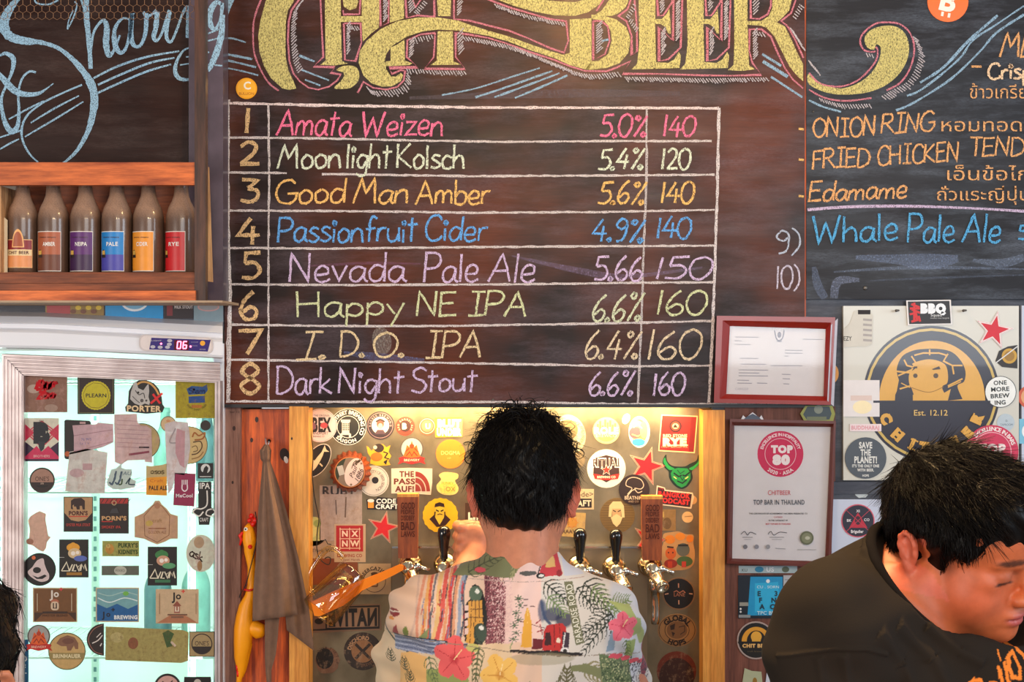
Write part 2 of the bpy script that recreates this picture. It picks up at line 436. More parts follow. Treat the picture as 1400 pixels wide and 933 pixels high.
# ------------------------------------------------------------------ single-stroke chalk hand; ~ marks a curved stroke, y up, cap height 1
HAND = {
'A': (.72, '0,0 .16,.45 .33,1 .5,.5 .62,0|.1,.38 .55,.4'), 'B': (.6, '0,0 0,1|~0,1 .4,.95 .4,.6 0,.52|~0,.52 .5,.45 .5,.05 0,0'),
'C': (.62, '~.55,.8 .42,.98 .18,.92 .03,.6 .05,.2 .25,0 .5,.08 .58,.2'), 'D': (.66, '.02,0 .05,1|~.0,.97 .35,.95 .58,.6 .5,.2 .2,.0 0,0'),
'E': (.55, '.46,1 .03,.97 0,0 .48,.04|0,.52 .4,.55'), 'F': (.52, '.5,1 .03,.96 0,0|0,.52 .38,.55'),
'G': (.7, '~.58,.85 .4,1 .12,.85 .0,.45 .12,.08 .42,0 .6,.2 .62,.42|.35,.42 .68,.45'), 'H': (.66, '0,1 .02,0|.52,1 .52,0|0,.5 .52,.54'),
'I': (.5, '.05,1 .45,1|.25,1 .22,0|.0,.0 .45,.02'), 'K': (.62, '.03,1 0,0|.5,1 .03,.45 .55,0'),
'M': (.8, '0,0 .16,1 .36,.42 .58,1 .7,0'), 'N': (.66, '0,0 .05,1 .5,.02 .54,1'),
'O': (.66, '~.3,1 .06,.8 .0,.4 .15,.03 .42,.03 .6,.4 .54,.8 .3,1'), 'P': (.56, '.03,1 0,0|~0,1 .38,.98 .5,.75 .38,.52 .05,.45'),
'R': (.6, '.02,1 0,0|~0,1 .38,.98 .46,.75 .3,.55 .03,.5|.2,.5 .55,0'), 'S': (.55, '~.5,.88 .3,1 .06,.85 .12,.6 .4,.45 .5,.22 .32,.0 .0,.08'),
'T': (.6, '0,1 .55,1|.3,1 .27,0'), 'W': (.9, '0,1 .16,0 .38,.75 .56,0 .8,1'),
'a': (.52, '~.4,.5 .22,.56 .04,.38 .04,.1 .2,.0 .36,.2 .42,.52|~.42,.52 .4,.12 .5,0'), 'b': (.5, '.02,1 .02,.02|~.02,.3 .18,.52 .38,.45 .42,.2 .28,0 .02,.05'),
'c': (.45, '~.38,.46 .2,.56 .03,.36 .06,.08 .24,0 .4,.1'), 'd': (.52, '~.4,.48 .2,.56 .03,.34 .06,.06 .22,0 .36,.15 .42,.4|.46,1 .42,.0'),
'e': (.48, '~.06,.26 .34,.3 .36,.5 .2,.58 .04,.4 .05,.1 .22,0 .42,.1'), 'f': (.4, '~.4,.9 .25,1 .14,.8 .14,.4 .12,0|0,.5 .34,.54'),
'g': (.5, '~.38,.5 .2,.56 .04,.36 .08,.1 .24,.04 .38,.3|~.42,.55 .4,0 .34,-.25 .16,-.32 .0,-.2'), 'h': (.5, '.03,1 0,0|~.0,.3 .18,.54 .34,.48 .38,.2 .38,0'),
'i': (.2, '.06,.52 .05,0|~.07,.66 .02,.76 .07,.83 .12,.76 .07,.66'), 'k': (.48, '.03,1 0,0|.36,.55 .04,.25 .42,0'),
'l': (.2, '.06,1 .05,.0'), 'm': (.72, '.04,.52 .0,0|~.02,.32 .16,.54 .28,.45 .3,0|~.3,.32 .44,.54 .58,.45 .6,0'),
'n': (.5, '.02,.52 .0,0|~.01,.3 .18,.54 .34,.48 .38,.2 .4,0'), 'o': (.48, '~.2,.55 .03,.35 .06,.05 .22,0 .38,.15 .37,.42 .2,.55'),
'p': (.5, '.04,.52 .02,-.38|~.02,.3 .18,.54 .38,.45 .4,.2 .24,.05 .04,.12'), 'r': (.38, '.04,.52 .02,0|~.02,.28 .14,.5 .32,.52'),
's': (.42, '~.36,.5 .18,.56 .05,.42 .22,.28 .36,.14 .2,0 .0,.05'), 't': (.4, '.16,.95 .14,.0|0,.66 .36,.7'),
'u': (.5, '~.02,.52 .02,.15 .14,0 .32,.08 .38,.3|.4,.54 .42,0'), 'v': (.46, '0,.52 .18,0 .4,.54'), 'y': (.48, '0,.5 .2,.1|.42,.54 .1,-.4'),
'Z': (.55, '.02,1 .5,1 .0,0 .52,.02'), 'J': (.5, '~.4,1 .38,.3 .25,0 .02,.15'), 'z': (.46, '.02,.52 .38,.52 .02,.02 .44,.04'),
'0': (.55, '~.28,1 .08,.85 .0,.45 .12,.05 .32,.03 .48,.4 .46,.82 .28,1'), '1': (.25, '.12,1 .08,0'), '2': (.52, '~.04,.8 .22,1 .4,.85 .34,.5 .03,.03|.03,.03 .48,.05'),
'3': (.5, '.04,1 .42,.98 .18,.62|~.18,.62 .42,.5 .4,.15 .2,0 .0,.1'), '4': (.55, '.3,1 .02,.35 .5,.35|.36,.7 .33,0'), '5': (.5, '.45,1 .1,.97 .06,.58|~.06,.58 .32,.6 .44,.3 .28,.03 .0,.05'),
'6': (.5, '~.34,1 .12,.7 .02,.3 .14,.02 .34,.05 .42,.3 .26,.45 .06,.25'), '7': (.5, '.02,.98 .46,1 .18,0'), '8': (.5, '~.24,.52 .06,.75 .24,1 .42,.78 .24,.52 .04,.25 .24,0 .44,.25 .24,.52'),
'9': (.48, '~.38,.7 .22,.55 .04,.72 .2,1 .38,.85 .38,.4 .3,.1 .1,0'), '.': (.2, '~.06,.0 .0,.06 .06,.13 .12,.06 .06,.0'), '%': (.55, '.5,1 .08,0|~.14,1 .06,.88 .16,.78 .24,.9 .14,1|~.42,.2 .34,.1 .42,.0 .5,.1 .42,.2'),
')': (.3, '~.0,1.1 .2,.8 .22,.3 .0,-.1'), '-': (.4, '0,.4 .34,.42'), ' ': (.3, ''),
}
def hand(art, st, x0, x1, yb, h, c, w=2.6, slope=0.0, rise=0.0, jit=0.35):
    """handwriting from x0 to x1 on baseline yb (px), cap height h"""
    tot = sum(HAND[ch][0] for ch in st) - 0.1
    kx = (x1 - x0) / tot; X = 0
    for ch in st:
        adv, d = HAND[ch]
        jy = random.uniform(-1, 1) * h * 0.03; js = 1 + random.uniform(-.05, .05)
        for s_ in d.split('|') if d else []:
            cv = s_[0] == '~'
            pts = [tuple(map(float, q.split(','))) for q in s_.lstrip('~').split()]
            q = [(x0 + (X + a) * kx + slope * b * h, yb - b * h * js - jy - rise * ((X + a) * kx)) for a, b in pts]
            if cv: q = catmull(q, 5)
            else:
                r = []
                for i in range(len(q) - 1):
                    n = max(1, int(math.hypot(q[i + 1][0] - q[i][0], q[i + 1][1] - q[i][1]) / 5))
                    r += [(q[i][0] + (q[i + 1][0] - q[i][0]) * k / n, q[i][1] + (q[i + 1][1] - q[i][1]) * k / n) for k in range(n)]
                q = r + [q[-1]]
            q = [(a + random.uniform(-jit, jit), b + random.uniform(-jit, jit)) for a, b in q]
            art.line(q, w, c, keep=True, jit=0.22)
        X += adv
    art.n += 1
def hatch(art, path, dx, dy, step, c, w=1.5, sm=False):
    if sm: path = catmull(path, 6)
    acc = 0
    for i in range(len(path) - 1):
        (ax, ay), (bx, by) = path[i], path[i + 1]; l = math.hypot(bx - ax, by - ay)
        while acc < l:
            t = acc / l; x = ax + (bx - ax) * t; y = ay + (by - ay) * t; k = random.uniform(.75, 1.15)
            art.line([(x, y), (x + dx * k, y + dy * k + random.uniform(-.6, .6))], w, c, keep=True); acc += step * random.uniform(.8, 1.2)
        acc -= l
    art.n += 1
# ================================================================== the setting
wood('wood_orange', (140, 46, 10), (240, 108, 30), 'z', 1.2)
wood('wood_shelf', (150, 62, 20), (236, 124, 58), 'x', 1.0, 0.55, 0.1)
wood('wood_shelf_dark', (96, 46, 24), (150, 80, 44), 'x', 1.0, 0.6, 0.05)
wood('wood_pale', (206, 130, 44), (240, 172, 78), 'z', 0.9)
wood('wood_weathered', (120, 84, 74), (166, 126, 110), 'z', 1.2, 0.85, 0)
wood('wood_red', (86, 46, 36), (128, 78, 64), 'z', 1.0, 0.7, 0.05)
wood('wood_post', (38, 22, 18), (92, 56, 40), 'z', 1.2, 0.35, 0.4)
wood('wood_handle', (120, 52, 18), (170, 84, 34), 'z', 2.0, 0.5, 0.2)
wood('wood_side', (168, 120, 78), (214, 170, 122), 'z', 1.0, 0.7, 0)
board_mat('board_black', (33, 20, 19), (104, 44, 14), (128, 110, 122), 0.42, 0.7)  # orange blotches put the warm lamp reflections into the board colour
board_mat('board_right', (28, 28, 34), (40, 34, 36), (140, 152, 172), 0.45, 0.4)
board_mat('board_left', (42, 24, 20), (58, 32, 22), (150, 130, 125), 0.2, 0.6)
board_mat('board_grey', (66, 70, 82), (84, 84, 90), (150, 156, 166), 0.5, 0.5)
plain('black_paint', (30, 28, 32), 0.4, var=0.3, sc=20)
plain('purple_paint', (84, 72, 84), 0.3, var=0.35, sc=14)
plain('plaster', (150, 140, 128), 0.9, var=0.08, sc=4)
plain('concrete', (120, 112, 104), 0.85, var=0.15, sc=4)
plain('steel_screw', (110, 105, 100), 0.4, 0.8)

def wb(name, mat, lo, hi, kind='structure', label=None, parent=None):
    b = MB(); b.box(lo, hi); return b.build(name, mat, parent, kind=kind if parent is None else None, label=label if parent is None else None)
wb('floor', 'concrete', (-3.2, -5.2, -0.05), (3.2, 0.95, 0.0), label='worn concrete bar floor')
wb('wall_back', 'plaster', (P(306, 0).x, 0.24, 0.0), (3.2, 0.32, 3.3), label='plain plaster wall behind the boards')
wb('wall_left', 'plaster', (-3.2, 0.86, 0.0), (P(306, 0).x, 0.94, 3.3), label='plaster wall behind the glass door cooler')

# ---- main menu board
def slab(name, px0, py0, px1, py1, y0, y1, mat, parent=None, **kw):
    b = MB(); b.prism([(px0, py0), (px1, py0), (px1, py1), (px0, py1)], y0, y1); return b.build(name, mat, parent, **kw)
def screw(parent, px, py, y, r=1.6):
    b = MB(); b.lathe([(r * S, 0), (r * S, .001), (r * S * .5, .002)], Matrix.Translation(P(px, py, y)) @ Matrix.Rotation(math.radians(90), 4, 'X'), 10)
    return b.build('screw', 'steel_screw', parent)

main = slab('menu_board', 307, -90, 1100, 553, 0, 0.014, 'board_black', label='large black chalkboard with the handwritten list of eight beers', cat='menu board', group='black chalkboards along the wall')
for px, py in ((318, 441), (445, 549), (674, 547), (1088, 437)): screw(main, px, py, -0.0002)
slab('bottom_edge', 307, 553, 1100, 557.5, -0.002, 0.02, 'black_paint', main)
A = Art(-0.0006)
W = (214, 204, 204)
def gl(pts, w, c=W):
    q = []
    for i in range(len(pts) - 1):
        n = max(2, int(math.hypot(pts[i + 1][0] - pts[i][0], pts[i + 1][1] - pts[i][1]) / 7))
        q += [(pts[i][0] + (pts[i + 1][0] - pts[i][0]) * k / n + random.uniform(-.35, .35), pts[i][1] + (pts[i + 1][1] - pts[i][1]) * k / n + random.uniform(-.35, .35)) for k in range(n)]
    A.line(q + [pts[-1]], w, c, keep=True, jit=0.3)
random.seed(3)
gl([(309, 141), (440, 144), (640, 147), (983, 148)], 3.6, (232, 214, 214))
gl([(983, 147), (981, 250), (978, 345), (974, 460), (969, 551)], 3.8, (220, 212, 214))
gl([(312, 136), (311, 240), (312, 330), (315, 400), (312, 470), (312, 551)], 5.2)
gl([(312, 158), (311, 250), (313, 350), (315, 440), (313, 540)], 3.2, (226, 220, 220))
gl([(367, 143), (368, 240), (367, 350), (367, 470), (367, 548)], 2.8)
gl([(884, 148), (884, 240), (880, 340), (877, 440), (872, 552)], 3.0, (196, 188, 190))
for pts in ([(312, 188), (420, 189), (560, 192), (690, 194), (850, 193), (973, 193)], [(312, 236), (392, 237)], [(440, 238), (640, 241), (850, 240), (977, 239)],
            [(314, 288), (500, 289), (640, 291), (820, 290), (977, 287)], [(314, 339), (450, 340), (640, 338), (800, 337), (977, 336)],
            [(314, 389), (460, 390), (700, 389), (850, 387), (976, 386)], [(316, 444), (450, 446), (600, 446), (800, 443), (976, 439)],
            [(314, 492), (460, 494), (640, 497), (860, 501), (970, 500)], [(312, 549), (500, 550), (700, 550), (860, 553), (1100, 552)]):
    gl(pts, 3.0)
A.build('chalk_grid', 'chalk_dense', main, 0, label='white chalk table lines')
Y_, PK, WH, BL, LI = (246, 196, 120), (250, 126, 164), (222, 230, 208), (108, 174, 240), (214, 190, 226)
NUM = (222, 186, 138)
A = Art(-0.0008)
for i, (yb, h, x0, x1) in enumerate(((182, 33, 333, 341), (226, 31, 327, 351), (277, 31, 329, 351), (334, 37, 324, 352), (380, 35, 331, 353), (436, 40, 328, 350), (485, 34, 325, 353), (538, 39, 327, 352))):
    k = str(i + 1); hand(A, k, x0, x1, yb, h, NUM, 5.2, 0.0)
A.build('chalk_number', 'chalk_dense', main, 0, label='row numbers one to eight in thick tan chalk')
rows = [
 ('Amata', 378, 478, 186, 36, PK, .12), ('Weizen', 494, 604, 186, 34, PK, .08), ('5.0%', 820, 880, 187, 30, PK, .12), ('140', 905, 948, 187, 29, PK, .1),
 ('M', 379, 406, 230, 32, WH, .12), ('oon', 412, 465, 230, 34, WH, .0), ('light', 473, 533, 230, 34, WH, .05), ('Kolsch', 543, 634, 230, 33, WH, .02), ('5.4%', 818, 876, 232, 29, WH, .15), ('120', 903, 942, 232, 28, WH, .05),
 ('Good', 377, 470, 278, 33, Y_, .05), ('Man', 483, 556, 279, 33, Y_, .15), ('Amber', 568, 668, 279, 33, Y_, .05), ('5.6%', 817, 877, 279, 30, Y_, .2), ('140', 902, 946, 278, 29, Y_, .1),
 ('Passionfruit', 380, 568, 331, 35, BL, .04), ('Cider', 581, 664, 330, 34, BL, .06), ('4.9%', 808, 876, 331, 31, BL, .15), ('140', 896, 942, 326, 29, BL, .08),
 ('Nevada', 396, 552, 385, 38, LI, .0), ('Pale', 580, 652, 386, 40, LI, .04), ('Ale', 667, 729, 386, 39, LI, .12), ('5.66', 812, 876, 384, 34, LI, .08), ('150', 893, 968, 382, 30, LI, .2),
 ('Happy', 406, 550, 433, 34, (216, 222, 176), .0), ('NE', 570, 622, 433, 33, (216, 222, 176), .04), ('IPA', 640, 718, 432, 33, (216, 222, 176), .1), ('6.6%', 808, 872, 440, 38, (216, 222, 190), .2), ('160', 895, 962, 431, 33, (216, 222, 176), .12),
 ('I.', 405, 442, 491, 38, (232, 208, 166), .25), ('D.', 464, 496, 488, 36, (232, 208, 166), .05), ('O.', 510, 550, 488, 34, (232, 208, 166), .1), ('IPA', 582, 656, 490, 36, (232, 208, 166), .1), ('6.4%', 798, 868, 492, 38, (232, 212, 180), .2), ('160', 882, 954, 492, 40, (232, 212, 180), .12),
 ('Dark', 378, 452, 539, 37, LI, .0), ('Night', 463, 550, 538, 34, LI, .02), ('Stout', 562, 650, 536, 33, LI, .05), ('6.6%', 804, 862, 541, 33, LI, .15), ('160', 891, 934, 541, 30, LI, .06)]
for ri in range(8):
    A = Art(-0.0008 - ri * 0.00001)
    ys = (196, 240, 290, 340, 390, 447, 500, 552); lo = (140,) + ys[:-1]
    for st, x0, x1, yb, h, c, sl in rows:
        if lo[ri] < yb <= ys[ri]: hand(A, st, x0, x1, yb, h, c, 3.1, sl)
    A.build('chalk_writing', 'chalk_dense', main, 0, label='chalk line: ' + ['pink Amata Weizen 5.0% 140', 'white Moonlight Kolsch 5.4% 120', 'orange Good Man Amber 5.6% 140', 'blue Passionfruit Cider 4.9% 140', 'lilac Nevada Pale Ale 150', 'pale Happy NE IPA 6.6% 160', 'cream I.D.O. IPA 6.4% 160', 'lilac Dark Night Stout 6.6% 160'][ri])
# rubbed-out smudge behind the O
A = Art(-0.0005); A.disc(522, 466, 13, (190, 180, 172), 19, 12)
A.line([(470, 482), (520, 489), (580, 493)], [3, 12, 5], (130, 140, 190), True)
A.line([(420, 364), (500, 360), (575, 361)], [2, 4, 2], (160, 110, 140), True)
A.line([(700, 350), (800, 372), (860, 378), (960, 366)], [2, 9, 6, 3], (160, 140, 175), True)
A.line([(560, 134), (760, 128), (930, 128)], [4, 12, 6], (130, 120, 130), True)
A.build('chalk_smudge', 'chalk_faint', main, 0)

# ---- the big yellow title
YT = (220, 208, 136); PT = (206, 128, 144); HT = (190, 184, 192); BT = (148, 180, 206)
def title(parent, xmin, xmax, yo=0.0):
    fills = [
     [(363.7, 0), (356, 28), (353, 49), (354.6, 70), (361, 90.5), (370.6, 107), (386, 121), (395.7, 123), (405, 121), (401, 110), (394, 96), (390.4, 77), (390.4, 49), (391, 28), (393.6, 14), (401, 3), (403, -8), (372, -12)],
     [(444, -9), (466, -9), (466, 22), (494.6, 22), (494.6, -9), (519, -9), (518, 37.6), (506, 47), (496, 57), (494.6, 30), (466, 30), (467.5, 83.6), (476, 87), (457, 89.5), (438, 88.5), (445, 83), (445, 67)],
     catmull([(460, 96), (467, 91), (477, 89.5), (487, 92), (491, 100), (490, 110), (484, 117), (476, 121), (457, 121), (465, 112), (470, 105), (469, 99)], 4, True),
     [(533, -9), (552.4, -9), (552.4, 25), (543, 28), (533, 31)], [(534, 65), (543, 61), (553, 54), (553.5, 83), (563.6, 86.5), (560, 89), (527, 90.5), (527.5, 84), (534, 83.5)],
     [(597, -9), (617, -9), (616, 22), (599, 22)], [(598.4, 42.5), (619, 43), (620, 84), (630.5, 88.5), (588.7, 89), (597, 83)],
     [(551, 103), (548, 111), (536, 118), (522, 118.4), (508, 114), (496.7, 103), (490.4, 86), (492, 70), (501, 56), (520, 40), (542.7, 29), (570.5, 24), (598, 23.7), (626, 28), (640, 33), (668, 42), (696, 50), (723.6, 60), (751.5, 69.7), (769.6, 75), (779, 72.4), (779, 26.5), (808.6, 25), (808.6, 84), (806, 95), (800, 94.7), (779, 89), (758, 79.4), (723.6, 68), (696, 57), (668, 49), (640, 44), (626, 41.8), (598, 40.4), (577.5, 43), (556.6, 50), (535.7, 63), (528, 74), (526, 83.6), (528, 94.7), (534, 104), (541, 105), (548, 99.6)],
     [(682, 0), (702.7, 8), (730.6, 16), (758, 21), (786, 21.6), (804, 16.7), (820, 5.6), (826, -6), (806, -2), (786, 3), (765, 2), (744, 0), (730, -8), (670, -8)],
     [(808.6, 20), (827, 22), (842.7, 26.5), (856.6, 37.6), (862, 53), (859, 72.4), (847, 86.4), (829, 93), (808, 95.4), (800, 95), (808.6, 83.6), (817.6, 83.6), (831.5, 73.8), (836.4, 55.7), (835, 42), (826, 28), (808.6, 26)],
     [(812, 21), (822, 15), (833, 0), (835, -9), (861, -9), (859, 2), (855, 10), (845.5, 18), (836, 22)],
     [(481 - 12, 2), (470, 9), (478, 14), (487, 11), (490, 2), (488, -9), (468, -9)],
     [(1003.6, -9), (1022, -9), (1022, 29), (1041, 28.6), (1051, 22), (1056, 11), (1056, -9), (1082, -9), (1082, 2), (1079, 14), (1070, 24), (1062, 30.6), (1073, 36), (1081.6, 53), (1090, 72), (1098, 88), (1098, 111), (1091, 105), (1080, 92), (1067.7, 68), (1059, 50), (1048, 38), (1040, 35), (1022, 34), (1024, 89), (1032, 94.7), (1014, 97), (995, 96), (1003, 89), (1004, 60)],
     catmull([(1106, 101), (1123, 114), (1148.6, 121), (1172.6, 114), (1190, 101), (1200, 86), (1204, 73), (1203.5, 63.5), (1198, 61), (1195, 68), (1186, 65), (1182, 55), (1186, 44.6), (1200, 37), (1217, 35), (1231, 39.4), (1239.5, 50), (1243, 65), (1239.5, 84), (1227.5, 103), (1208.6, 118), (1183, 127), (1152, 129.5), (1128, 126), (1106, 115)], 4, True)]
    for sh in (0, 66):
        fills.append([(x + sh, y) for x, y in ((873, -9), (896, -9), (896, 26), (905, 26), (912, 18), (915, 12), (916.5, 30), (917, 46), (914, 46), (909.6, 37), (903, 32.7), (895.6, 32.7), (897, 85), (913.7, 86), (922, 81), (928, 71), (931, 76), (929, 93), (863.6, 95), (871, 87), (874, 60))])
    pinks = [
     ([(359, -6), (348, 24), (346, 49), (348, 74), (357.5, 97.5), (368, 114), (381, 124)], 1), ([(412, -5), (398.5, 14), (394.6, 30), (393.6, 56), (395.7, 84), (401, 100), (410, 111.5), (422, 120), (435, 122.6), (450, 118.4), (461, 110), (466, 102), (452, 99.6), (458, 92), (428.5, 91), (442, 78), (440, 42), (438, -6)], 0),
     ([(470, 32), (493, 32), (494, 58.5), (486, 83.6), (471.6, 82), (470, 32)], 0), ([(493, -6), (491.5, 19.5), (469.6, 19.5), (469, 14)], 0), ([(519.5, -6), (520.4, 36), (531, 31), (531.5, -6)], 0), ([(554, -6), (556, 24.4), (570.5, 21), (594, 23), (593.6, -6)], 0), ([(563, -4), (568, 10), (577, -3)], 0),
     ([(620.7, -6), (620.7, 26), (641, 28), (668, 35), (696, 42), (723.6, 53), (751.5, 65.5), (771, 72), (777, 56), (774, 29), (751.5, 26), (723.6, 18), (696, 10), (664, -2)], 0),
     ([(595, 45), (593, 78), (580, 94), (636, 94.5), (623, 78), (623, 45), (640, 47), (668, 52), (696, 60.6), (723.6, 71), (758, 82), (779, 90.5), (800, 97), (829, 97.5), (842.7, 92.6), (862, 83.6), (851, 101), (898, 101), (960, 103), (1000, 103.5), (1041, 102.4), (1028.7, 86), (1024.5, 70), (1025, 40), (1041, 40), (1053.7, 50), (1062, 69.7), (1073, 93), (1084, 108.7), (1098, 121)], 0),
     ([(595, 45), (575, 47), (557, 55), (556, 78), (571, 92), (532, 93), (536, 101), (548, 96), (554, 97), (552, 110), (543, 119), (528, 122.5), (510, 120), (497, 112), (489, 127)], 0),
     ([(811, 28.6), (822, 28.6), (831, 36), (833.6, 56), (827, 74), (811, 82), (811, 28.6)], 0), ([(867, -6), (870.6, 35), (871, 70), (863.6, 76), (863.6, 49), (856.6, 29), (845.5, 22), (858, 12.5), (864, -5)], 0), ([(829, -6), (815.5, 15)], 0),
     ([(1026, -6), (1026.6, 25), (1038, 26), (1049.6, 19.5), (1054, 8), (1054, -6)], 0), ([(1090, -6), (1081.6, 18), (1068, 28.6), (1077, 36), (1087, 54), (1098.5, 79)], 0),
     ([(1106, 99.5), (1119, 113), (1136.6, 118), (1154, 117.5), (1172.6, 110), (1188, 96), (1198, 82), (1200, 68.6), (1197, 64)], 1), ([(1197, 70), (1191.5, 71), (1181, 68), (1176, 56.6), (1181, 44.6), (1196.6, 32.6), (1214, 30.5), (1231, 33.4), (1244.6, 46), (1250, 67), (1244.6, 92.6), (1231, 113), (1212, 123.5)], 1),
     ([(1191.5, 134), (1157, 138), (1128, 134), (1106, 122.6)], 1)]
    for sh in (0, 66):
        pinks += [([(x + sh, y) for x, y in q], 0) for q in ([(898, -6), (900, 21.6), (906.8, 21), (919, 3), (919, -5)], [(921, -5), (920, 55.7), (901, 37), (901, 83.6), (913.7, 81), (930.5, 65), (933, -5)])]
    hats = [([(414, 0), (403, 14), (399, 28), (398, 56), (401, 84), (408, 102)], 7, -7), ([(474, 36), (474, 76)], 5, -7), ([(474, 34), (489, 36)], 4, 6), ([(524, 2), (524, 30)], 6, -8), ([(558, 4), (560, 20)], 8, -9), ([(566, 16), (580, 0)], 6, 5),
     ([(560, 58), (559, 80)], 7, -7), ([(560, 53), (592, 47)], 3, 7), ([(625, 48), (627, 78)], 8, -9), ([(582, 96), (634, 97)], 4, 6), ([(556, 94), (579, 95)], 3, 7), ([(556, 100), (553, 114), (541, 122), (510, 124), (500, 117)], 6, 8), ([(625, 3), (625, 22)], 7, -8),
     ([(632, 49), (696, 62), (758, 86), (800, 101), (846, 98)], 5, 7), ([(676, 5), (720, 20), (772, 31)], 4, 6), ([(815, 36), (815, 76)], 9, -8), ([(856, 22), (866, 4)], 5, 4), ([(860, 30), (869, 44)], 4, -6),
     ([(854, 105), (960, 107), (1048, 106)], 5, 6), ([(1029, 4), (1030, 23)], 8, -8), ([(1029, 46), (1030, 84)], 6, -7), ([(1031, 44), (1044, 44)], 4, 6), ([(1084, 22), (1094, 4)], 6, 5), ([(1080, 38), (1096, 64)], 7, 8), ([(1110, 90), (1122, 104)], -5, -8), ([(1184, 72), (1192, 74)], 3, 6),
     ([(1248, 50), (1256, 72), (1252, 92), (1240, 112), (1222, 122), (1204, 132)], 8, 6), ([(1120, 134), (1150, 142), (1190, 142)], 4, 6)]
    for sh in (0, 66): hats += [([(902 + sh, 4), (903 + sh, 18)], 6, -8), ([(904 + sh, 46), (904 + sh, 78)], 6, -9), ([(924 + sh, 6), (924 + sh, 58)], 6, -8)]
    blues = [([(308, 52), (320, 53), (336, 58)], 2.2), ([(309, 74), (325, 77), (345, 81)], 3), ([(309, 82), (330, 87), (350, 92)], 2.6), ([(310, 93), (330, 97), (353, 103)], 2), ([(409, 76), (430, 84)], 3), ([(411, 95), (450, 110)], 2.2), ([(417, 109), (438, 117)], 2.2),
     ([(604, 130), (650, 121), (700, 105), (738, 93)], 2), ([(650, 133), (690, 120), (755, 97)], 2.6), ([(676, 133), (720, 117), (765, 100)], 2.6), ([(704, 134), (740, 119), (776, 103)], 2.6), ([(1042, 74), (1068, 90)], 3), ([(1043, 84), (1077, 105)], 4), ([(1054, 105), (1097, 133)], 3.4),
     ([(1106, 137), (1125, 146), (1150, 153)], 2.6), ([(1225, 151), (1250, 140), (1300, 108), (1340, 70), (1362, 45), (1400, 20)], 3), ([(1240, 131), (1262, 121), (1310, 82), (1330, 55), (1360, 35), (1400, 8)], 2.6), ([(1258, 113), (1290, 92), (1325, 55), (1364, 21)], 3.4), ([(834 - 12, 56), (832, 54)], 2.4)]
    def inside(q): return all(xmin <= p[0] < xmax for p in q)
    for nm, lst, c, mt in (('chalk_letter', fills, YT, 'chalk_fill'),):
        for q in fills:
            if inside(q):
                A = Art(-0.0007 + yo); A.poly(q, c); A.build(nm, mt, parent, 0)
                
    A = Art(-0.0009 + yo)
    for q, sm in pinks:
        if inside(q): A.line(q, 2.3, PT, bool(sm), keep=True, jit=0.2)
    A.build('chalk_outline', 'chalk_dense', parent, 0, label='pink chalk outline around the letters')
    A = Art(-0.001 + yo)
    for q, dx, dy in hats:
        if inside(q): hatch(A, q, dx, dy, 3.6, HT, 1.5, len(q) > 2)
    A.build('chalk_hatching', 'chalk_dense', parent, 0)
    A = Art(-0.001 + yo)
    for q, w in blues:
        if inside(q): A.line(q, w, BT, True, keep=True, jit=0.3)
    if A.v: A.build('chalk_flourish', 'chalk_dense', parent, 0)
random.seed(5)
title(main, 300, 1100)
A = Art(-0.0009)
hand(A, '9)', 1060, 1092, 346, 32, (190, 200, 220), 2.4); hand(A, '10)', 1060, 1092, 396, 32, (214, 206, 226), 2.4)
for y in (176, 218, 268): A.line([(1092, y), (1099, y + 1)], 3, Y_, keep=True)
A.build('chalk_writing', 'chalk_dense', main, 0, label='row numbers nine and ten in pale chalk')

# ---- right menu board
rb = slab('menu_board', 1102.5, -90, 1470, 409, -0.001, 0.013, 'board_right', label='black chalkboard on the right listing onion ring, fried chicken and edamame', cat='menu board', group='black chalkboards along the wall')
title(rb, 1101, 1420, -0.0012)
A = Art(-0.0018); SN = (238, 178, 122)
hand(A, 'ONION', 1112, 1196, 188, 26, SN, 2.7, 0.02, 0.03); hand(A, 'RING', 1205, 1276, 183, 26, SN, 2.7, .08, 0.05)
hand(A, 'FRIED', 1111, 1188, 231, 26, SN, 2.7, .03, 0.04); hand(A, 'CHICKEN', 1200, 1310, 226, 26, SN, 2.7, .02, 0.05); hand(A, 'TENDO', 1325, 1420, 214, 25, SN, 2.7, .06, 0.02)
hand(A, 'Edamame', 1106, 1238, 276, 27, SN, 3, .12, 0.04); hand(A, 'ME', 1367, 1412, 78, 32, SN, 2.8, .15); hand(A, 'Crispy', 1351, 1424, 108, 23, (250, 214, 176), 3)
A.line([(1328, 91), (1342, 91)], 3, SN)
for s_, x, y, h, w in (('หอมทอด', 1342, 171, 17, 110), ('ข้าวเกรียบ', 1372, 126, 17, 92), ('เอ็นข้อไก่', 1351, 238, 17, 112), ('ถั่วแระญี่ปุ่น', 1344, 266, 16, 126)):
    A.text(s_, x, y, h, SN, w)
hand(A, 'Whale', 1112, 1226, 334, 36, (96, 176, 228), 3.4, .0, 0.05); hand(A, 'Pale', 1241, 1303, 331, 38, (96, 176, 228), 3.2, .05); hand(A, 'Ale', 1315, 1366, 331, 38, (96, 176, 228), 3.2, .1); hand(A, '5', 1392, 1406, 328, 20, (96, 176, 228), 3)
A.build('chalk_writing', 'chalk_dense', rb, 0, label='orange and blue chalk food menu lines')
A = Art(-0.0012)
A.line([(1104, 287), (1160, 283), (1240, 282), (1330, 285), (1400, 289)], [4, 4, 4, 3, 4], (205, 185, 215), True)
A.build('chalk_line', 'chalk_dense', rb, 0)
A = Art(-0.0011)
A.line([(1170, 352), (1230, 355), (1270, 358), (1310, 354)], [6, 14, 22, 10], (150, 168, 205), True)
A.line([(1113, 365), (1118, 390), (1128, 408)], [6, 12, 10], (140, 156, 190), True); A.line([(1140, 408), (1146, 385), (1175, 383)], [10, 12, 5], (160, 172, 205), True)
